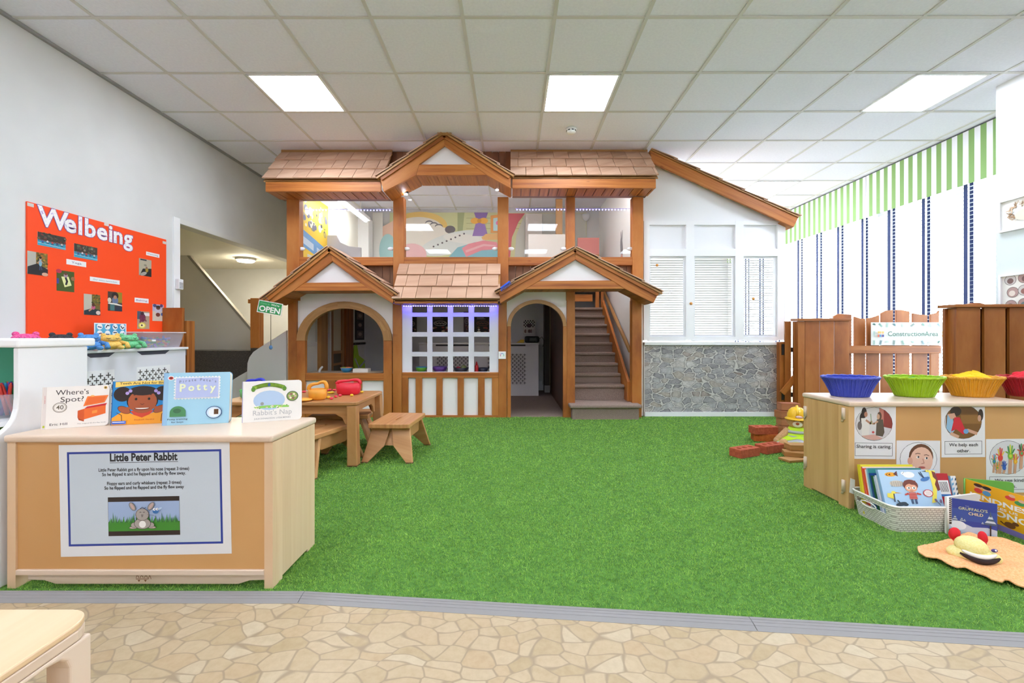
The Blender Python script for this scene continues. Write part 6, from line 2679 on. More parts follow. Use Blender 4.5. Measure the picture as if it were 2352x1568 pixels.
def apron(p, q, name='apron'):
    p, q = Vector(p), Vector(q)
    d = (q - p).normalized()
    L = (q - p).length
    n_ = Vector((-d.y, d.x))
    z1 = TH - .0265
    pts = [(0, z1), (L, z1), (L, z1 - .135), (L - .03, z1 - .135), (L - .05, z1 - .09), (L - .10, z1 - .062), (.10, z1 - .062), (.05, z1 - .09), (.03, z1 - .135), (0, z1 - .135)]
    mm = MB()
    mm.prism(pts, lambda u, v, e: (p.x + d.x * u + n_.x * e, p.y + d.y * u + n_.y * e, v), 0, .02, OAK, (d.x, d.y, 0))
    return mm.build(name, t, bevel=0.004)


apron((tx0 + .06, ty0 + .03), (tx1 - .06, ty0 + .03))
apron((tx0 + .06, ty1 - .05), (tx1 - .06, ty1 - .05))
apron((tx1 - .05, ty0 + .06), (tx1 - .05, ty1 - .06))
apron((tx0 + .07, ty0 + .06), (tx0 + .07, ty1 - .06))
for sx, sy_ in ((1, -1), (1, 1), (-1, -1), (-1, 1)):
    cx, cy = (tx1 - .035 if sx > 0 else tx0 + .035), (ty0 + .035 if sy_ < 0 else ty1 - .035)
    m = MB()
    vs = []
    for z, o_, s_ in ((.012, .006, .036), (TH - .16, .0, .034), (TH - .0267, -.004, .034)):
        for a_, b_ in ((-1, -1), (1, -1), (1, 1), (-1, 1)):
            vs.append((cx + sx * o_ + a_ * s_, cy + sy_ * o_ + b_ * s_, z))
    m.add(vs, [(0, 3, 2, 1), (8, 9, 10, 11)] + [(i + j, i + (j + 1) % 4, i + (j + 1) % 4 + 4, i + j + 4) for i in (0, 4) for j in range(4)], OAK, (0, 0, 1))
    lg = m.build('leg', t, bevel=0.007, seg=2)
    m = MB()
    m.box((cx + sx * .006 - .037, cy + sy_ * .006 - .037, .002), (cx + sx * .006 + .037, cy + sy_ * .006 + .037, .0118), C('6b3f2e', .6))
    m.build('foot_cap', lg)

first_stool = None


def stool(x, y, rz, lab, w=.30, dep=.46, h=.278):
    """stool with a slotted two-plank seat and splayed notched end boards; long axis along local y"""
    global first_stool
    if first_stool is not None:
        return dup(first_stool, (x, y, 0), rz, lab)
    o = thing('stool', lab, 'stool', (x, y, 0), rz, 'stools around the play table')
    m = MB()
    hw, hd = w / 2, dep / 2
    outer = [(-hw, -hd), (hw, -hd), (hw, hd), (-hw, hd)]
    slot = [(-.008, -.07), (.008, -.07), (.008, .07), (-.008, .07)]
    m.prism([outer, slot], lambda u, v, d: (u, v, d), h - .034, h, OAK, (0, 1, 0))
    m.build('seat', o, bevel=0.007, seg=3, local=True)
    for sy_ in (-1, 1):
        yb, yt = sy_ * (hd + .045), sy_ * (hd - .055)
        for sx in (-1, 1):
            m = MB()
            fr = lambda u, v, d: (sx * u, yb + (yt - yb) * v / (h - .035) + sy_ * d, v)
            m.prism([(.004, h - .0345), (hw - .012, h - .0345), (hw + .035, .014), (hw - .015, .014), (.035, h * .42), (.030, h * .46)], fr, -.026, 0, OAK, (.1, 0, 1))
            lg = m.build('leg', o, bevel=0.004, local=True)
            m = MB()
            m.prism([(hw - .0145, .0135), (hw + .0352, .0135), (hw + .037, .003), (hw - .0125, .003)], fr, -.027, .001, C('6b3f2e', .6))
            m.build('foot_cap', lg, local=True)
        m = MB()
        m.prism([(-.034, h * .42), (.034, h * .42), (.004, h - .036), (-.004, h - .036)], lambda u, v, d: (u, yb + (yt - yb) * v / (h - .035) + sy_ * (d - .03), v), -.018, 0, OAK, (0, 0, 1))
        m.build('gusset', o, local=True)
    for sx in (-1, 1):
        m = MB()
        z1 = h - .0345
        m.prism([(-hd + .075, z1), (hd - .075, z1), (hd - .09, z1 - .085), (hd - .11, z1 - .09), (-hd + .11, z1 - .09), (-hd + .09, z1 - .085)], lambda u, v, d: (sx * (hw - .03) + d * sx, u, v), -.018, 0, OAK, (0, 1, 0))
        m.build('side_rail', o, bevel=0.004, local=True)
    first_stool = o
    return o


stool(-0.875, 3.345, math.radians(-3), 'wooden stool standing clear of the table on the lattice window side')
stool(-1.345, 3.03, math.radians(-15), 'wooden stool half hidden behind the birch book unit')
stool(-1.40, 3.60, math.radians(-82), 'wooden stool pushed in under the far side of the table')
stool(-1.82, 2.98, math.radians(4), 'wooden stool hidden behind the board books at the table front')

# toy baskets with loop handles and counting beads on the table


def toy_basket(x, y, lab, c, w, dep, h, top, rz, cat='toy basket'):
    o = thing('toy_basket', lab, cat, (x, y, TH + .0005), rz)
    mt = C(c, .45)
    m = MB()
    m.lathe([(w * .40, 0), (w * .47, h * .15), (w * .5, h * .55), (w * .5, h), (w * .46, h), (w * .44, h * .3), (w * .36, .008), (0, .008)], (0, 0, 0), mt, 28, 1, dep / w)
    m.build('bowl', o, local=True)
    m = MB()
    pts = []
    for k in range(15):
        a_ = math.pi * k / 14
        u = -math.cos(a_)
        zz = h + top * (math.sin(a_) ** .6) * (1 + .75 * max(u, 0)) * .58
        pts.append((u * w * .48, 0, zz - .006))
    m.tube(pts, [.010 + .004 * abs(math.cos(math.pi * k / 14)) for k in range(15)], mt, 10)
    m.build('handle', o, local=True)
    return o


toy_basket(-1.40, 3.13, 'orange toy basket with a tall loop handle on the play table', 'f0a236', .125, .13, .075, .075, math.radians(15))
toy_basket(-1.28, 3.40, 'red toy basket with a wavy loop handle on the play table', 'e0243a', .185, .14, .085, .045, math.radians(3))
toy_basket(-2.02, 3.42, 'blue toy basket with a loop handle behind the pale blue book', '3a44c8', .16, .13, .085, .05, math.radians(-10))
toy_basket(-1.95, 3.22, 'small green toy basket in front of the blue one', '6cb86a', .12, .10, .05, .02, math.radians(0))
m = MB()
m.ball((-1.455, 3.04, TH + .012), (.055, .05, .012), C('f0a236', .45), 14)
tag(m.build('toy_dish'), 'shallow orange dish at the foot of the orange toy basket', 'toy dish')
beads = [(682, 904, 'c'), (697, 902, 'c'), (751, 898, 'r'), (758, 897, 'r'), (767, 898, 'r'), (746, 905, 'y'), (756, 904, 'y'), (762, 904, 'y'), (753, 915, 'y'), (760, 917.5, 'r'), (770, 913, 'r'), (780, 910.5, 'r'), (807, 910, 'y'), (830, 902.5, 'y'), (742, 909, 'y')]
firsts = {}
for px, py, c in beads:
    x, y = floor_at(px, py, TH)
    x, y = min(max(x, tx0 + .02), tx1 - .02), min(max(y, ty0 + .02), ty1 - .02)
    hexc, lab, grp = {'r': ('e0304a', 'small red counting bead lying on the play table', 'red counting beads'), 'y': ('f0cc30', 'small yellow counting bead lying on the play table', 'yellow counting beads'),
                      'c': ('e04a5a', 'small pinkish counting bead beside the orange toy basket', 'pinkish counting beads')}[c]
    m = MB()
    m.ball((x, y, TH + .0095), (.017, .013, .009), C(hexc, .35), 12, Matrix.Rotation(R.uniform(0, 3), 4, 'Z'))
    tag(m.build('counting_bead'), lab, 'bead', grp)
# ------------------------------------------------------------ birch unit on the window side with its papers and baskets
VX0, VX1, VY0, VY1, VH = 1.752, 2.72, 2.27, 2.62, 0.567
birch_unit('book_unit', 'low birch unit carrying four coloured woven baskets and courtesy papers', VX0, VX1, VY0, VY1, VH, False,
           ((VY0 + .03, .50), (VY0 + .03, .12), (VY1 - .02, .46), (VY1 - .02, .16)), BIRCHG)
FDp = VY0 + .006


def paper(lab, px0, py0, px1, py1, ang=0.0):
    """courtesy paper: px0,py1 lower left .. px1,py0 upper right"""
    W, H = (px1 - px0) / 1000 * FDp, (py1 - py0) / 1000 * FDp
    o, a = tilt_sheet('paper_sign', lab, 'sign', px0, py1, FDp - .0013, W, H, ang, 'e6e2e4', 'courtesy papers on the birch unit', .0012)
    a.ell(.5, .655, .428, .315, '3a3638')
    a.ell(.5, .655, .420, .308, 'e4e2e4')
    a.frame(.07, .055, .93, .30, .008, '3a3638')
    return o, a


def clip_ell(a, pts, c):
    """polygon kept inside the printed disc"""
    a.poly([(.5 + (u - .5) * min(1, .42 / max(1e-6, math.hypot(u - .5, (v - .655) * .42 / .308))), .655 + (v - .655) * min(1, .42 / max(1e-6, math.hypot(u - .5, (v - .655) * .42 / .308)))) for u, v in pts], c)


def seg_rect(a, u0, v0, u1, v1, c, n=6):
    pts = [(u0 + (u1 - u0) * k / n, v0) for k in range(n)] + [(u1, v0 + (v1 - v0) * k / n) for k in range(n)] + [(u1 - (u1 - u0) * k / n, v1) for k in range(n)] + [(u0, v1 - (v1 - v0) * k / n) for k in range(n)]
    clip_ell(a, pts, c)


o, a = paper('paper showing two girls sharing, captioned sharing is caring', 1955, 930, 2055, 1053, math.radians(-.6))
seg_rect(a, .0, .3, 1, 1, 'd2cdcc')
seg_rect(a, .70, .50, 1, 1, '8e3a34')
seg_rect(a, .62, .62, .72, .98, 'c07a6c')
clip_ell(a, [(.62, .36), (.95, .40), (.95, .56), (.72, .60)], 'c9c2c6')
a.ell(.27, .86, .06, .10, '2c1c1a')
a.ell(.31, .83, .04, .05, 'b07a62')
a.ell(.22, .76, .05, .10, '2c1c1a')
clip_ell(a, [(.20, .76), (.36, .76), (.40, .60), (.38, .42), (.20, .40)], 'dcd6d0')
a.line([(.32, .72), (.42, .66), (.44, .70)], .045, 'b8846a')
a.ell(.62, .80, .05, .08, '5a4030')
a.ell(.595, .79, .035, .05, 'c49a80')
clip_ell(a, [(.56, .74), (.70, .74), (.74, .50), (.70, .42), (.54, .44)], '5d5044')
a.line([(.58, .70), (.50, .66), (.46, .66)], .04, 'c49a80')
a.line([(.44, .66), (.42, .84)], .015, '7a9a6a')
clip_ell(a, [(.20, .42), (.5, .46), (.7, .38), (.5, .35), (.3, .36)], 'cc9f94')
a.ell(.17, .62, .05, .08, '6a5f5c')
a.ell(.48, .50, .03, .02, 'b83a3a')
a.txt('Sharing is caring.', .5, .205, .060, '3a3638', .80, .012)
a.mb.build('print', o)

o, a = paper('paper with a close photo of a boy looking up, half hidden by the book basket', 2057, 1011, 2157, 1134, math.radians(-.4))
seg_rect(a, .1, .36, .9, .95, 'e9e7e8')
a.ell(.56, .70, .28, .24, '6a3f2a')
a.ell(.57, .63, .26, .25, 'e9bca4')
a.ell(.31, .62, .06, .07, 'dca48c')
a.ell(.49, .69, .04, .022, 'f0e8e2')
a.ell(.68, .67, .04, .022, 'f0e8e2')
a.ell(.50, .695, .02, .020, '3c3a40')
a.ell(.69, .675, .02, .020, '3c3a40')
a.line([(.43, .75), (.48, .765), (.54, .755)], .015, '6a4634')
a.line([(.63, .73), (.68, .74), (.74, .72)], .015, '6a4634')
a.line([(.60, .66), (.63, .58), (.57, .57)], .015, 'b87a64')
a.ell(.58, .50, .08, .022, 'b8605a')
a.txt('We look after', .5, .20, .045, '4a4648', .66)
a.mb.build('print', o)

o, a = paper('paper showing children helping over a red cloth, captioned we help each other', 2161, 926, 2261, 1050, math.radians(.5))
seg_rect(a, .1, .3, .95, 1, '7a5224')
seg_rect(a, .45, .62, .95, .78, '8f6430')
seg_rect(a, .45, .80, .95, .97, '6a4620')
clip_ell(a, [(.0, .50), (.14, .80), (.26, .74), (.30, .50), (.2, .40)], '8fb4d0')
a.ell(.33, .85, .13, .09, '3a2a22')
clip_ell(a, [(.14, .80), (.30, .82), (.34, .74), (.22, .70)], 'd0a088')
a.poly([(.30, .74), (.42, .74), (.56, .48), (.50, .42), (.34, .52), (.22, .48)], 'cc2434')
a.line([(.22, .44), (.38, .38)], .07, 'd0a088')
a.ell(.90, .78, .06, .11, '3a2a22')
a.ell(.87, .72, .04, .06, 'c89a80')
a.line([(.60, .50), (.80, .44)], .07, 'd0a088')
a.ell(.56, .48, .06, .045, '6a9ac8')
a.txt('We help each', .5, .205, .058, '3a3638', .66, .012)
a.txt('other.', .5, .095, .058, '3a3638', .30, .012)
a.mb.build('print', o)

o, a = paper('paper showing painted hands, captioned we use kind hands', 2264, 1008, 2364, 1131, math.radians(.5))
seg_rect(a, .05, .3, .95, 1, 'd5d1d4')
rr = random.Random(6)
for u, v, s, cols in ((.18, .62, .7, ('4a9a5a', 'e0803a', '3a6ac0')), (.32, .70, 1.0, ('d8403a', 'e8c040', 'd8403a')), (.55, .74, 1.1, ('7ab03a', '3a8a4a', 'c8d040')), (.66, .62, .8, ('e0a030', 'd04a3a', 'e8c040')), (.80, .78, .95, ('d0503a', '4a4a40', '5aa05a')), (.40, .50, .7, ('3a5ab0', '2a4a9a', '3a6ac0')), (.24, .50, .6, ('e0a030', 'e0803a', '5aa05a'))):
    a.line([(u, v - .12 * s), (u - .02, max(.37, v - .34 * s))], .075 * s, 'c9997c')
    a.ell(u, v - .05 * s, .058 * s, .062 * s, cols[0])
    for k, (du, dv) in enumerate(((-.085, .02), (-.045, .10), (-.005, .125), (.035, .11), (.072, .06))):
        a.line([(u + du * .55 * s, v), (u + du * s * 1.15, v + dv * s * 1.1)], .026 * s, cols[k % 3])
    a.ell(u, v - .05 * s, .03 * s, .03 * s, cols[2])
a.txt('We use kind', .5, .205, .058, '3a3638', .66, .012)
a.txt('hands.', .5, .095, .058, '3a3638', .34, .012)
a.mb.build('print', o)


def weave(name, c, c2, su, sv):
    m, nt, b, o = new_mat(name)
    tc = nt.nodes.new('ShaderNodeTexCoord').outputs['Object']
    s = nt.nodes.new('ShaderNodeSeparateXYZ')
    nt.links.new(tc, s.inputs[0])
    at = nt.nodes.new('ShaderNodeMath')
    at.operation = 'ARCTAN2'
    nt.links.new(s.outputs[1], at.inputs[0])
    nt.links.new(s.outputs[0], at.inputs[1])
    cx = nt.nodes.new('ShaderNodeCombineXYZ')
    for k, (src, sc) in enumerate(((at.outputs[0], su), (s.outputs[2], sv))):
        mm = nt.nodes.new('ShaderNodeMath')
        mm.operation = 'MULTIPLY'
        mm.inputs[1].default_value = sc
        nt.links.new(src, mm.inputs[0])
        nt.links.new(mm.outputs[0], cx.inputs[k])
    ch = nt.nodes.new('ShaderNodeTexWave')
    ch.wave_type = 'BANDS'
    ch.inputs['Scale'].default_value = 1.0
    nt.links.new(cx.outputs[0], ch.inputs['Vector'])
    ck = nt.nodes.new('ShaderNodeTexWave')
    ck.bands_direction = 'Y'
    ck.inputs['Scale'].default_value = 1.0
    nt.links.new(cx.outputs[0], ck.inputs['Vector'])
    ad = nt.nodes.new('ShaderNodeMath')
    nt.links.new(ch.outputs['Fac'], ad.inputs[0])
    nt.links.new(ck.outputs['Fac'], ad.inputs[1])
    bump(nt, b, ad.outputs[0], 0.6, 0.004)
    b.inputs['Base Color'].default_value = lin(c)
    b.inputs['Roughness'].default_value = 0.3
    return m


def oval_basket(lab, px, c, c2, first=None):
    D = 2.475
    x = hx(px, D)
    o = thing('woven_basket', lab, 'basket', (x, D, VH + .0006), 0, None)
    W = weave('woven_plastic_' + c, c, c2, 9.0, 90.0)
    m = MB()
    rx, h = .148, .108
    prof = [(.62, 0), (.66, .06), (.72, .3), (.82, .6), (.92, .85), (1.0, 1.0), (.96, 1.0), (.86, .8), (.75, .5), (.6, .1), (0, .07)]
    m.lathe([(r * rx, z * h) for r, z in prof], (0, 0, 0), W, 48, 1, .72)
    m.build('bowl', o, local=True)
    m = MB()
    n = 60
    pts = [(rx * .985 * math.cos(2 * math.pi * k / n), rx * .985 * .72 * math.sin(2 * math.pi * k / n), h + .002 * math.sin(k * 2.1)) for k in range(n)]
    m.tube(pts, .0062, W, 8, True)
    m.build('rim', o, local=True)
    m = MB()
    for k in range(44):
        a_ = 2 * math.pi * k / 44
        for r0, z0, r1, z1 in ((.63, .02, .73, .33), (.73, .33, .84, .64), (.84, .64, .99, .98)):
            m.tube([((rx * r0 + .001) * math.cos(a_), (rx * r0 + .001) * .72 * math.sin(a_), z0 * h), ((rx * r1 + .001) * math.cos(a_), (rx * r1 + .001) * .72 * math.sin(a_), z1 * h)], .0032, W, 5, False, False)
    m.build('stake_weave', o, local=True)
    return o, x, D


def heap(name, lab, x, y, z0, rx, ry, hgt, c, seed, rough=0.9):
    rr = random.Random(seed)
    m = MB()
    n = 40
    vs, fs = [], []
    rings = 9
    ph = [rr.uniform(0, 6.28) for _ in range(8)]
    for i in range(rings):
        f = i / (rings - 1)
        for j in range(n):
            a_ = 2 * math.pi * j / n
            b = 1 + .10 * math.sin(3 * a_ + ph[0]) + .07 * math.sin(7 * a_ + ph[1] + f * 4)
            z = hgt * (1 - f * f) * b * (1 + .25 * math.sin(2 * a_ + ph[2]) * (1 - f)) + .006 * math.sin(11 * a_ + ph[3] + 6 * f) * (1 - f)
            vs.append((x + rx * f * math.cos(a_), y + ry * f * math.sin(a_), z0 + z))
    for i in range(rings - 1):
        for j in range(n):
            j2 = (j + 1) % n
            fs.append((i * n + j, i * n + j2, (i + 1) * n + j2, (i + 1) * n + j))
    m.add(vs, fs, C(c, rough), (1, 0, 0), True)
    for k in range(7):   # folded edges standing out of the heap
        a_ = rr.uniform(0, 6.28)
        f = rr.uniform(.0, .62)
        cx, cy = x + rx * f * math.cos(a_), y + ry * f * math.sin(a_)
        M = Matrix.Rotation(rr.uniform(0, 6.28), 4, 'Z') @ Matrix.Rotation(rr.uniform(.3, 1.0), 4, 'X')
        m.ball((cx, cy, z0 + hgt * (1 - f * f) * .82), (rx * .30, ry * .16, hgt * .30), C(c, rough), 12, M)
    o = m.build(name)
    tag(o, lab, 'cloth')
    return o


oval_basket('dark blue woven basket at the end of the birch unit', 1951, '4a5ad0', '2c3488')
oval_basket('lime green woven basket on the birch unit', 2098, 'b2dc20', '98c018')
o, x, y = oval_basket('orange-yellow woven basket heaped with yellow cloth on the birch unit', 2231, 'f8b22a', 'e09a18')
heap('folded_cloth', 'yellow cloth heaped in the orange-yellow woven basket', x, y, VH + .088, .118, .082, .040, 'f6c81e', 3)
o, x, y = oval_basket('red woven basket heaped with red cloth at the frame edge', 2362, 'c8202e', 'a01822')
heap('folded_cloth', 'red cloth heaped in the red woven basket', x, y, VH + .088, .118, .082, .052, 'd81e32', 8)
o = heap('folded_cloth', 'green cloth lying low inside the lime green woven basket', hx(2098, 2.475), 2.475, VH + .082, .11, .078, .018, '2fae6a', 12)

# ------------------------------------------------------------ white basket of picture books on the grass
bx0, bx1, by0, by1, bh = 1.735, 2.20, 1.985, 2.245, .128
bk = thing('book_basket', 'white wicker-pattern plastic basket of picture books on the grass', 'basket', ((bx0 + bx1) / 2, (by0 + by1) / 2, .008))
WB = new_mat('white_wicker_plastic')
nt, b = WB[1], WB[2]
tc = nt.nodes.new('ShaderNodeTexCoord').outputs['Object']
br = nt.nodes.new('ShaderNodeTexBrick')
br.inputs['Scale'].default_value = 1.0
br.inputs['Mortar Size'].default_value = 0.10
br.inputs['Brick Width'].default_value = 1.0
br.inputs['Row Height'].default_value = 0.5
br.inputs['Color1'].default_value = lin('ece8e2')
br.inputs['Color2'].default_value = lin('e2ded6')
br.inputs['Mortar'].default_value = lin('b3aca4')
sp = nt.nodes.new('ShaderNodeSeparateXYZ')
nt.links.new(tc, sp.inputs[0])
sm = nt.nodes.new('ShaderNodeMath')
nt.links.new(sp.outputs[0], sm.inputs[0])
nt.links.new(sp.outputs[1], sm.inputs[1])
cb = nt.nodes.new('ShaderNodeCombineXYZ')
nt.links.new(sm.outputs[0], cb.inputs[0])
nt.links.new(sp.outputs[2], cb.inputs[1])
nt.links.new(mapping(nt, cb.outputs[0], (52, 52, 1)), br.inputs['Vector'])
nt.links.new(br.outputs['Color'], b.inputs['Base Color'])
bump(nt, b, br.outputs['Fac'], -0.5, 0.003)
b.inputs['Roughness'].default_value = 0.4
WB = WB[0]


def rrect(x0, y0, x1, y1, r, n=5):
    pts = []
    for cx, cy, a0 in ((x1 - r, y1 - r, 0), (x0 + r, y1 - r, 90), (x0 + r, y0 + r, 180), (x1 - r, y0 + r, 270)):
        for k in range(n + 1):
            a_ = math.radians(a0 + 90 * k / n)
            pts.append((cx + r * math.cos(a_), cy + r * math.sin(a_)))
    return pts


lo = rrect(bx0 + .018, by0 + .018, bx1 - .018, by1 - .018, .035)
hi = rrect(bx0, by0, bx1, by1, .04)
m = MB()
n = len(lo)
rings = 6
zs = [.009 + (bh - .009) * k / (rings - 1) for k in range(rings)]
vs = []
for k, z in enumerate(zs):
    f = k / (rings - 1)
    vs += [(p[0] + (q[0] - p[0]) * f, p[1] + (q[1] - p[1]) * f, z) for p, q in zip(lo, hi)]
fs = []
for k in range(rings - 1):
    for j in range(n):
        x_, y_ = vs[k * n + j][:2]
        j2 = (j + 1) % n
        # hand hole in the side facing the open floor
        mid = (Vector(vs[k * n + j]) + Vector(vs[k * n + j2])) / 2
        if k == 3 and mid.x < bx0 + .03 and by0 + .07 < mid.y < by1 - .05:
            continue
        fs.append((k * n + j, k * n + j2, (k + 1) * n + j2, (k + 1) * n + j))
fs.append(tuple(range(n)))
m.add(vs, fs, WB, (1, 0, 0))
m.build('tub', bk, solid=.003)
m = MB()
m.tube([(p[0], p[1], bh) for p in hi], .005, C('eeeae4', .35), 8, True)
m.build('rim', bk)
m = MB()
yy = (by0 + .095, by1 - .075)
zz = (.080, .104)
hp = []
for k in range(16):
    a_ = 2 * math.pi * k / 16
    hp.append((bx0 + .0005, (yy[0] + yy[1]) / 2 + .045 * math.cos(a_) * (1 if abs(math.cos(a_)) < .8 else 1), .088 + .012 * math.sin(a_)))
m.tube(hp, .003, C('eeeae4', .35), 6, True)
m.build('handle_edge', bk)


def leaning_book(lab, x0, y, W, H, th, tiltback, side, cover, spine, z=.02, name='picture_book', pages='efe9dc', yaw=0.0):
    """book standing on its tail, cover to the viewer, tipped sideways by side degrees and back by tiltback"""
    rot = Matrix.Rotation(math.radians(yaw), 4, 'Z') @ Matrix.Rotation(math.radians(-tiltback), 4, 'X') @ Matrix.Rotation(math.radians(-side), 4, 'Y')
    M = Matrix.Translation((x0, y, z)) @ rot
    fr = lambda u, v, d: tuple(M @ Vector((u, d, v)))
    o = thing(name, lab, 'book', (x0, y, z), 0, None)
    for nm, d0, d1, c in (('cover', 0, .0022, cover), ('back_cover', th - .0022, th, cover)):
        m = MB()
        m.prism([(0, 0), (W, 0), (W, H), (0, H)], fr, d0, d1, C(c, .35))
        m.build(nm, o)
    m = MB()
    m.prism([(.001, .003), (W - .004, .003), (W - .004, H - .003), (.001, H - .003)], fr, .0023, th - .0023, C(pages, .7))
    m.build('page_block', o)
    m = MB()
    m.prism([(-.0025, 0), (-.0003, 0), (-.0003, H), (-.0025, H)], fr, 0, th, C(spine, .35))
    m.build('spine', o)
    R3 = M.to_3x3()
    return o, Art(M.translation, R3 @ Vector((1, 0, 0)), R3 @ Vector((0, 0, 1)), W, H, lift=.0003)


# the front book: pale blue cover with animals
o, a = leaning_book('pale blue picture book of animals and a child at the front of the white basket', 1.772, 2.040, .275, .250, .012, 17, 0, 'a9cbe8', '88aed0', .022)
a.rect(0, 0, 1, 1, 'b4d2ec')
a.O, a.H = a.O + a.uy * (a.H * .33), a.H * .67      # the picture stands above the basket rim
a.ell(.20, .87, .10, .06, 'f0a830', 0)
a.txt('£4', .16, .84, .055, '5a2a1a', .08, .01)
for k in range(5):
    a.line([(.26, .88), (.32, .95 - .03 * k)], .014, ('5a3a34', '7a4a5a')[k % 2])
a.ell(.52, .86, .10, .085, 'f2f3f4')
a.ell(.43, .90, .045, .045, 'f2f3f4')
a.circ(.42, .90, .006, '3a3a44')
a.circ(.44, .93, .006, '3a3a44')
a.ell(.27, .62, .12, .085, 'd8cfc2')
for k in range(12):
    a.line([(.17 + k * .018, .68), (.165 + k * .018, .54)], .007, ('b9ad9c', '8a8078')[k % 2])
a.ell(.78, .74, .08, .055, '4a7ab8', .2)
a.line([(.76, .78), (.70, .92)], .014, '2a3a5a')
a.line([(.77, .78), (.73, .94)], .014, '2a3a5a')
a.ell(.84, .78, .03, .03, '4a7ab8')
a.poly([(.88, .98), (.99, .98), (.96, .55), (.88, .12), (.80, .10), (.88, .50)], 'f2df58')
a.ell(.86, .965, .045, .03, 'f2df58')
a.poly([(.74, .955), (.83, .975), (.83, .945)], '2c2c2c')
a.circ(.87, .972, .006, '2c2c2c')
a.poly([(.93, .97), (.99, .92), (1.0, .70), (1.0, .45), (.95, .42), (.93, .60), (.97, .72), (.93, .80)], '7a3a34')
a.ell(.50, .58, .13, .15, '7a4238')
a.ell(.50, .50, .105, .115, 'e9a888')
a.poly([(.39, .58), (.44, .65), (.52, .59), (.61, .58), (.60, .70), (.41, .70)], '7a4238')
for du in (-.045, .045):
    a.ell(.50 + du, .50, .036, .038, 'f8f6f0')
    a.ell(.505 + du, .50, .014, .020, '2c3a2c')
a.line([(.47, .42), (.52, .42)], .01, 'b0604c')
a.poly([(.44, .38), (.56, .38), (.57, .20), (.43, .20)], 'c8483c')
a.poly([(.42, .38), (.36, .33), (.37, .30), (.44, .33)], 'c8483c')
a.poly([(.58, .38), (.65, .34), (.64, .31), (.56, .33)], 'c8483c')
for k in range(4):
    a.line([(.435, .22 + k * .045), (.565, .22 + k * .045)], .004, 'f0c8c0')
a.rect(.45, .08, .485, .20, '4a5a78')
a.rect(.515, .08, .55, .20, '4a5a78')
a.ell(.77, .36, .085, .10, 'd0383c')
a.ell(.77, .36, .07, .083, 'f6f2ee')
for k in range(5):
    a.line([(.72, .41 - k * .025), (.82, .41 - k * .025)], .004, 'd08a80')
a.poly([(.06, .36), (.16, .36), (.16, .20), (.05, .26)], 'f2df58')
a.ell(.17, .38, .04, .04, 'f2df58')
a.poly([(.20, .39), (.32, .36), (.20, .36)], 'e8a838')
a.line([(.17, .34), (.16, .14)], .022, '4a4a58')
a.ell(.26, .07, .10, .05, '3a4650', .2)
a.ell(.33, .06, .05, .04, '3a4650')
a.line([(.24, .11), (.21, .17)], .02, '3a4650')
a.line([(.93, .04), (.88, .15)], .01, '3a3a50')
a.ell(.87, .17, .02, .05, '7a6a8a', .5)
a.ell(.95, .15, .02, .05, '7a6a8a', -.2)
a.mb.build('cover_print', o)
specs = [('navy and white patterned spine picture book just behind the pale blue one', '2c3a5a', 'd8dce4', .215, .010), ('pale grey spined picture book third in the white basket', 'c9ced6', 'b8c4d4', .205, .008),
         ('dark green spined picture book in the white basket', '1f6a3a', '1f5a34', .205, .011), ('blue topped picture book in the white basket', '27509a', '2c4a88', .212, .008), ('teal topped large picture book in the white basket', '3a8a8a', '7ab0c0', .232, .008),
         ('white spined picture book in the white basket', 'e6e2dc', 'ece8e4', .222, .007), ('orange-red spined picture book in the white basket', 'e0482c', 'e4502c', .224, .009), ('thin white and red spined picture book in the white basket', 'e8dcd4', 'd8584a', .228, .006),
         ('yellow spined picture book in the white basket', 'e8d83a', 'ecd838', .235, .010), ('lime yellow spined picture book last in the white basket', 'c8d84a', 'dcc82c', .232, .008)]
y = 2.057
for k, (lab, c, s, H, th) in enumerate(specs):
    leaning_book(lab, 1.772 - .0025 * k, y, .268 - .004 * (k % 3), H * 1.02, th, 16.5 - k * .75, 0, c, s, .022 + .0005 * k)
    y += th + .003
o, a = leaning_book('red picture book with a barcode standing at the end of the white basket', 2.062, 2.10, .085, .215, .018, 14, 0, 'b8202c', 'b8202c', .022)
a.rect(.35, .55, .95, .85, 'f2f0ee')
for k in range(9):
    a.rect(.42 + k * .052, .60, .445 + k * .052, .82, '3a3a3a')
a.rect(.35, .50, .95, .55, '3a7ac0')
a.mb.build('cover_print', o)
o, a = leaning_book('white paged picture book with a blue striped spine at the end of the white basket', 2.152, 2.105, .024, .205, .06, 10, 0, 'e8e6e2', '8cc0dc', .02)
for k in range(9):
    a.poly([(0, k * .11), (.35, k * .11 + .04), (.35, k * .11 + .09), (0, k * .11 + .05)], '5aa0cc')
    a.poly([(.7, k * .11), (1, k * .11 + .04), (1, k * .11 + .09), (.7, k * .11 + .05)], '3a4a5a')
a.mb.build('cover_print', o)
m = MB()
m.prism([(1.722, .11), (1.748, .10), (1.750, .175), (1.728, .183)], xz(2.225), 0, .002, C('d8d5d0', .6))
tag(m.build('paper_sheet'), 'loose grey paper corner sticking out behind the books in the white basket', 'paper')

# ------------------------------------------------------------ opened board books standing on the grass


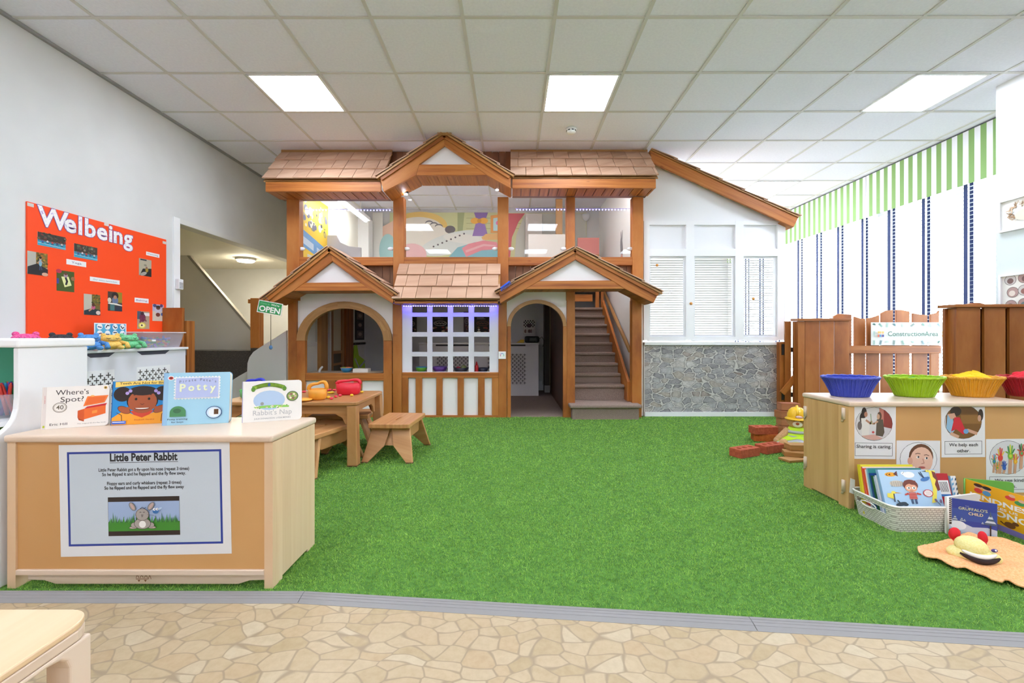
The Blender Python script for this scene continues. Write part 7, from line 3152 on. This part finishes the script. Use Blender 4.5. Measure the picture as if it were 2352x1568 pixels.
def tent_book(lab, pL, pR, pB, h, cover, back, th=.012, z=.010):
    """book standing half open: spine at pL, front cover to pR, rest of the book to pB"""
    o = thing('board_book', lab, 'book', (pL[0], pL[1], z), 0, 'opened books standing on the grass')
    out = None
    for nm, q, c, w_ in (('cover', pR, cover, .003), ('back_cover', pB, back, th)):
        L, Q = Vector((pL[0], pL[1], z)), Vector((q[0], q[1], z))
        ux = (Q - L).normalized()
        W = (Q - L).length
        nrm = ux.cross(Vector((0, 0, 1)))
        r = .012
        cor = [(0.0, 0), (W - r, 0), (W, r), (W, h - r), (W - r * .3, h - r * .3), (W - r, h), (0.0, h)]
        m = MB()
        m.prism(cor, lambda u, v, d: tuple(L + ux * u + Vector((0, 0, v)) - nrm * d), 0.0 if nm == 'cover' else .004, w_ if nm == 'cover' else .004 + w_, C(c, .35))
        m.build(nm, o)
        if nm == 'cover':
            out = Art(L, ux, (0, 0, 1), W, h, lift=.0003)
    m = MB()
    m.tube([(pL[0] - .002, pL[1] + .002, z), (pL[0] - .002, pL[1] + .002, z + h)], .004, C(back, .4), 8)
    m.build('spine', o)
    return o, out


o, a = tent_book('dark blue night-forest board book standing open on the grass by the white basket', (1.975, 1.972), (2.112, 1.898), (2.17, 2.02), .168, '2f4496', 'e4e0da')
a.rect(0, 0, 1, 1, '2c3f94')
a.rect(0, .45, 1, .75, '34509e')
a.poly([(0, 0), (1, 0), (1, .30), (.8, .34), (.5, .30), (.2, .42), (0, .46)], 'b9c4d6')
a.ell(.20, .30, .17, .12, 'dfe6ee')
a.rect(0, .3, .06, 1, '3a2a24')
for k in range(12):
    a.line([(.0, .35 + k * .055), (.06, .38 + k * .055)], .02, 'd8d4d0')
rr = random.Random(3)
for tx, s in ((.13, .8), (.33, .45), (.27, .6), (.86, 1.6), (.70, .4)):
    for k in range(5):
        f = k / 5
        a.poly([(tx - .09 * s * (1 - f), .42 + .28 * f * s * .6), (tx + .09 * s * (1 - f), .42 + .28 * f * s * .6), (tx, .42 + (.28 * f + .16) * s * .6)], ('4a5f7a', 'c2cedc')[k % 2])
a.rect(.845, .12, .875, .42, '3a3030')
a.ell(.12, .13, .13, .08, '5f6258')
a.txt('THE', .38, .82, .035, '8a94c8', .08)
a.txt("GRUFFALO'S", .50, .735, .07, 'c9cfa0', .60, .012)
a.txt('CHILD', .56, .62, .07, 'f0e0a8', .30, .012)
a.mb.build('cover_print', o)

o, a = tent_book('yellow picture book with white capitals standing open beside the dark blue one', (2.245, 2.16), (2.262, 1.80), (2.42, 2.10), .192, 'f2b41c', '6fae4a', .010)
a.rect(0, 0, 1, 1, 'f4b31a')
a.poly([(.0, .0), (1, .0), (1, .10), (.5, .14), (0, .16)], '8c7cc4')
a.txt('KINDNESS', .42, .60, .11, 'faf6ee', .72, .035)
a.txt('MAKES US', .42, .50, .055, 'faf6ee', .36, .02)
a.txt('STRONG', .40, .34, .13, 'faf6ee', .62, .035)
for u, v, c, h in ((.16, .86, 'e8483a', '4a2a20'), (.26, .85, '5a9ac8', '2a2a2a')):
    a.ell(u, v + .04, .05, .06, 'e9b090')
    a.ell(u, v + .07, .055, .04, h)
    a.ell(u, v - .06, .05, .06, c)
for u, v, c in ((.52, .86, 'e0463c'), (.62, .80, '4a9a5a'), (.72, .88, '3a7ac0'), (.80, .82, 'd8605a'), (.90, .80, '3aa06a')):
    a.ell(u, v, .055, .05, c)
    a.ell(u + .02, v + .06, .035, .035, 'e8b898')
a.ell(.52, .22, .06, .07, '7a4a24')
a.ell(.58, .29, .035, .04, '7a4a24')
a.line([(.48, .18), (.42, .24)], .015, '7a4a24')
a.ell(.76, .21, .06, .07, '5a8ac8')
a.ell(.76, .30, .04, .045, 'd89a78')
a.ell(.76, .325, .045, .03, '3a2a20')
a.mb.build('cover_print', o)

# ------------------------------------------------------------ comforter with a plush head
ct = thing('comforter', 'peach comforter cloth with a yellow plush head and red horns on the grass', 'soft toy', (1.95, 1.72, .012))
outline = [(2104, 1262), (2120, 1254), (2160, 1249), (2200, 1240), (2203, 1232), (2225, 1229), (2252, 1238), (2300, 1242), (2352, 1260), (2400, 1276), (2430, 1330), (2400, 1362), (2352, 1352), (2335, 1347), (2310, 1333), (2300, 1340), (2276, 1334), (2262, 1325), (2240, 1318), (2215, 1306), (2195, 1306), (2178, 1299), (2155, 1288), (2125, 1283), (2108, 1274)]
pl2 = [floor_at(px, py, .02) for px, py in outline]


def inside(x, y, poly):
    c = False
    for (x0, y0), (x1, y1) in zip(poly, poly[1:] + poly[:1]):
        if (y0 > y) != (y1 > y) and x < (x1 - x0) * (y - y0) / (y1 - y0) + x0:
            c = not c
    return c


def edge_dist(x, y, poly):
    best, bp = 9, None
    for (x0, y0), (x1, y1) in zip(poly, poly[1:] + poly[:1]):
        dx, dy = x1 - x0, y1 - y0
        t_ = max(0, min(1, ((x - x0) * dx + (y - y0) * dy) / (dx * dx + dy * dy + 1e-12)))
        d = math.hypot(x - x0 - t_ * dx, y - y0 - t_ * dy)
        if d < best:
            best, bp = d, (x0 + t_ * dx, y0 + t_ * dy)
    return best, bp


def cloth_h(x, y, d):
    f = (.85 * math.sin(17 * x + 34 * y + .8) + .45 * math.sin(28 * x + 52 * y + 1.7 + 1.2 * math.sin(13 * x)))
    rim = math.exp(-(d / .018) ** 2)
    return .021 + .010 * f * min(1, d / .04) + .009 * rim * (1 + .5 * math.sin(24 * (x + y)))


x0, x1 = min(p[0] for p in pl2), max(p[0] for p in pl2)
y0, y1 = min(p[1] for p in pl2), max(p[1] for p in pl2)
st_ = .0065
grid, vs, fs = {}, [], []
nx, ny = int((x1 - x0) / st_) + 2, int((y1 - y0) / st_) + 2
for i in range(nx):
    for j in range(ny):
        x, y = x0 + i * st_, y0 + j * st_
        d, bp = edge_dist(x, y, pl2)
        if inside(x, y, pl2):
            grid[i, j] = len(vs)
            vs.append((x, y, cloth_h(x, y, d)))
        elif d < st_ * .75:
            grid[i, j] = len(vs)
            vs.append((bp[0], bp[1], cloth_h(bp[0], bp[1], 0)))
for i in range(nx - 1):
    for j in range(ny - 1):
        q = [(i, j), (i + 1, j), (i + 1, j + 1), (i, j + 1)]
        if all(k in grid for k in q):
            fs.append(tuple(grid[k] for k in q))
m = MB()
PEACH = speckle('peach_velour', 'eba56c', 'f6bd88', 160, .95, .1)
m.add(vs, fs, PEACH, (1, 0, 0), True)
m.build('cloth', ct, solid=.006, subsurf=1)
hx_, hy_ = floor_at(2266, 1300, .02)
hy_ += .05
YP = speckle('pale_yellow_plush', 'e8d98a', 'f0e4a4', 160, .95, .1)
m = MB()
Mh = Matrix.Rotation(math.radians(-24), 4, 'Z')
m.ball((hx_, hy_, .040), (.082, .056, .032), YP, 22, Mh)
m.ball((hx_ - .006, hy_ + .004, .072), (.050, .046, .038), YP, 20, Mh)
m.build('head', ct)
m = MB()
arc, arc2 = [], []
for k in range(13):
    f = -1 + k / 6
    p = Mh @ Vector((f * .058, -.056 + .018 * f * f - .004, .040 + .016 * f * f))
    arc.append((hx_ + p.x, hy_ + p.y, p.z))
    p2 = Mh @ Vector((f * .050, -.051 + .014 * f * f, .054 + .012 * f * f))
    arc2.append((hx_ + p2.x, hy_ + p2.y, p2.z))
m.tube(arc, [.003 + .008 * (1 - abs(-1 + k / 6)) ** .5 for k in range(13)], C('2e1a18', .9), 10)
m.build('mouth', ct)
m = MB()
m.tube(arc2, [.003 + .007 * (1 - abs(-1 + k / 6)) ** .5 for k in range(13)], C('e9e2da', .9), 10)
m.build('lip', ct)
for k, (sx, ry) in enumerate(((-.040, .3), (.046, -.15))):
    p = Mh @ Vector((sx, .045, .098))
    m = MB()
    m.ball((hx_ + p.x, hy_ + p.y, p.z), (.022 if k == 0 else .016, .014, .026), C('d8202c', .85), 14, Matrix.Rotation(ry, 4, 'Y'))
    m.tube([(hx_ + p.x, hy_ + p.y, p.z - .015), (hx_ + p.x * .9, hy_ + p.y * .8, .075)], .012, C('d8202c', .85), 10)
    m.build('horn', ct)
p = Mh @ Vector((.052, -.012, .078))
m = MB()
m.ball((hx_ + p.x, hy_ + p.y - .004, p.z - .004), (.012, .006, .007), C('4a3a7a', .6), 12)
m.ball((hx_ + p.x, hy_ + p.y - .008, p.z - .002), (.004, .003, .004), C('efeaf4', .6), 10)
m.build('eye', ct)

# ------------------------------------------------------------ bricks, timber and the bear in the construction corner
BR = speckle('red_brick', 'a4492e', 'bf5c3c', 40, .9, .3, 4)
BR2 = speckle('orange_brick', 'b8541c', 'd06c2c', 40, .9, .3, 4)


def brick(px, py, Dd, rz, z, lab, mat, group=None, L=.205, Wd=.10, Hh=.062, tip=0.0):
    x = hx(px, Dd)
    o = thing('brick', lab, 'brick', (x, Dd, z), rz, group)
    m = MB()
    outer = [(-L / 2, -Wd / 2), (L / 2, -Wd / 2), (L / 2, Wd / 2), (-L / 2, Wd / 2)]
    holes = [[(cx + .017 * math.cos(2 * math.pi * k / 14), .017 * math.sin(2 * math.pi * k / 14)) for k in range(14)] for cx in (-.06, 0, .06)]
    m.prism([outer] + holes, lambda u, v, d: (u, v, d + u * tip), 0, Hh, mat)
    m.build('body', o, bevel=.005, seg=2, local=True)
    return o


brick(1709, 1040, 3.27, math.radians(24), .010, 'red brick lying nearest on the grass, end on to the next brick', BR)
brick(1767, 1033, 3.38, math.radians(22), .010, 'red brick lying on the grass beside the safety vest', BR)
brick(1757, 1007, 3.74, math.radians(-14), .010, 'orange chipped brick under another brick on the grass', BR2)
brick(1752, 987, 3.74, math.radians(6), .0725, 'red brick lying on top of the orange chipped brick', BR)

bt = thing('teddy_bear', 'teddy bear in a yellow hard hat and safety vest sitting on the grass', 'teddy bear', (hx(1829, 3.55), 3.55, .008))
X0, Y0 = hx(1829, 3.55), 3.55
FUR = speckle('honey_fur', 'c49468', 'd8ac80', 150, .95, .2)
m = MB()
m.ball((X0, Y0, .085), (.072, .062, .085), FUR, 20)
m.build('body', bt)
m = MB()
m.ball((X0, Y0 - .01, .212), (.070, .060, .058), FUR, 22)
hd_ = m.build('head', bt)
m = MB()
m.ball((X0 + .002, Y0 - .062, .198), (.034, .022, .026), C('efe6da', .9), 16)
m.build('muzzle', hd_)
m = MB()
m.ball((X0 + .002, Y0 - .082, .205), (.013, .009, .011), C('a8562c', .6), 12)
m.build('nose', hd_)
for sx in (-1, 1):
    m = MB()
    m.ball((X0 + sx * .022 + .002, Y0 - .062, .228), (.006, .005, .007), C('2c1c14', .2), 10)
    m.build('eye', hd_)
    m = MB()
    m.ball((X0 + sx * .064, Y0, .225), (.016, .012, .020), FUR, 12)
    m.build('ear', hd_)
    m = MB()
    m.tube([(X0 + sx * .06, Y0 - .02, .14), (X0 + sx * .10, Y0 - .05, .10), (X0 + sx * .135, Y0 - .08, .06)], [.028, .026, .028], FUR, 12)
    m.ball((X0 + sx * .137, Y0 - .082, .057), .028, FUR, 12)
    m.build('arm', bt)
    m = MB()
    m.tube([(X0 + sx * .05, Y0 - .03, .045), (X0 + sx * .085, Y0 - .13, .045), (X0 + sx * .095, Y0 - .17, .05)], [.036, .034, .032], FUR, 12)
    m.ball((X0 + sx * .096, Y0 - .178, .055), (.034, .024, .042), FUR, 14)
    m.build('leg', bt)
m = MB()
ZH = .238
prof = [(.070, 0), (.070, .012), (.068, .035), (.057, .066), (.036, .086), (.012, .094), (0, .095)]
m.lathe(prof, (X0, Y0 - .008, ZH), C('f4c21e', .3), 28, 1, .95)
hat = m.build('hard_hat', hd_)
m2 = MB()
m2.lathe([(.070, 0), (.086, -.006), (.086, -.002), (.070, .010)], (X0, Y0 - .012, ZH + .001), C('f4c21e', .3), 28, 1, 1.05)
m2.tube([(X0, Y0 - .075, ZH + .02), (X0, Y0 - .062, ZH + .06), (X0, Y0 - .008, ZH + .1)], .010, C('f4c21e', .3), 8)
# badge on the front of the hat
for k, (rx_, rz_, c, dd) in enumerate(((.027, .012, 'c83a34', 0), (.024, .0095, 'f4e8e4', .0012))):
    m2.lathe([(rx_, 0), (rx_, .0012), (0, .0013)], (X0 + .012, Y0 - .083 - dd, ZH + .022), C(c, .4), 22, 1, rz_ / rx_, Matrix.Rotation(math.pi / 2 - .15, 4, 'X'))
for k in range(5):
    m2.box((X0 - .004 + k * .0075, Y0 - .0878, ZH + .018), (X0 + .0 + k * .0075, Y0 - .0872, ZH + .027), C('d0625a', .4))
m2.build('hat_brim_badge', hd_)
HV2 = C('c8ec2c', .7)
GR = C('b4b6c0', .35)
m = MB()
m.lathe([(.086, .030), (.088, .07), (.080, .12), (.058, .155), (.050, .165), (.044, .16), (.05, .15), (.074, .12), (.08, .07), (.078, .032)], (X0, Y0 - .004, .008), HV2, 26, 1, .92)
for z0, r in ((.075, .0895), (.115, .083)):
    m.lathe([(r, z0), (r - .004, z0 + .022), (r - .008, z0 + .022), (r - .006, z0)], (X0, Y0 - .004, .008), GR, 26, 1, .92)
m.build('vest', bt)
m = MB()   # long hem of the vest spread over the legs
n = 13
vs, fs = [], []
for i in range(n):
    for j in range(9):
        u, v = -1 + 2 * i / (n - 1), j / 8
        x = X0 + u * (.10 + .12 * v)
        y = Y0 - .05 - .22 * v
        z = .108 - .055 * v - .028 * abs(u) ** 2 * (1 + v) + .006 * math.sin(7 * u + 3 * v)
        vs.append((x, y, max(z, .022)))
for i in range(n - 1):
    for j in range(8):
        fs.append((i * 9 + j, (i + 1) * 9 + j, (i + 1) * 9 + j + 1, i * 9 + j + 1))
m.add(vs, [f for k, f in enumerate(fs) if k % 8 not in (3, 4)], HV2, (1, 0, 0), True)
m.add(vs, [f for k, f in enumerate(fs) if k % 8 in (3, 4)], GR, (1, 0, 0), True)
m.build('vest_hem', bt, solid=.004)
bt.rotation_euler = (0, 0, math.radians(-31))


def block(lab, px, Dd, z, L, Wd, Hh, rz, mat=None):
    m = MB()
    M = Matrix.Translation((hx(px, Dd), Dd, z + Hh / 2)) @ Matrix.Rotation(rz, 4, 'Z')
    m.mbox(M, L, Wd, Hh, mat or PINE2)
    tag(m.build('timber_block', bevel=.003), lab, 'wooden block')


block('long pale timber plank flat on the grass under two other blocks before the bear', 1838, 3.16, .010, .30, .10, .018, math.radians(14))
block('pale timber block lying on the plank before the bear', 1826, 3.20, .029, .16, .09, .034, math.radians(-22))
block('thick pale timber block topmost before the safety vest', 1842, 3.24, .0635, .22, .09, .042, math.radians(-4))
for k, (px, z, rz) in enumerate(((1806, .010, 8), (1808, .080, -6), (1804, .150, 4), (1810, .220, -10))):
    block(('lowest reddish timber block of the stack behind the bear', 'second reddish timber block of the stack behind the bear', 'third reddish timber block of the stack behind the bear', 'topmost reddish timber block of the stack behind the bear')[k],
          px, 4.05, z, .16, .10, .066, math.radians(rz), wood('reddish_block', '9a5436', 'b8714c', 'c98a62', .5, 14, 1, .3, False))
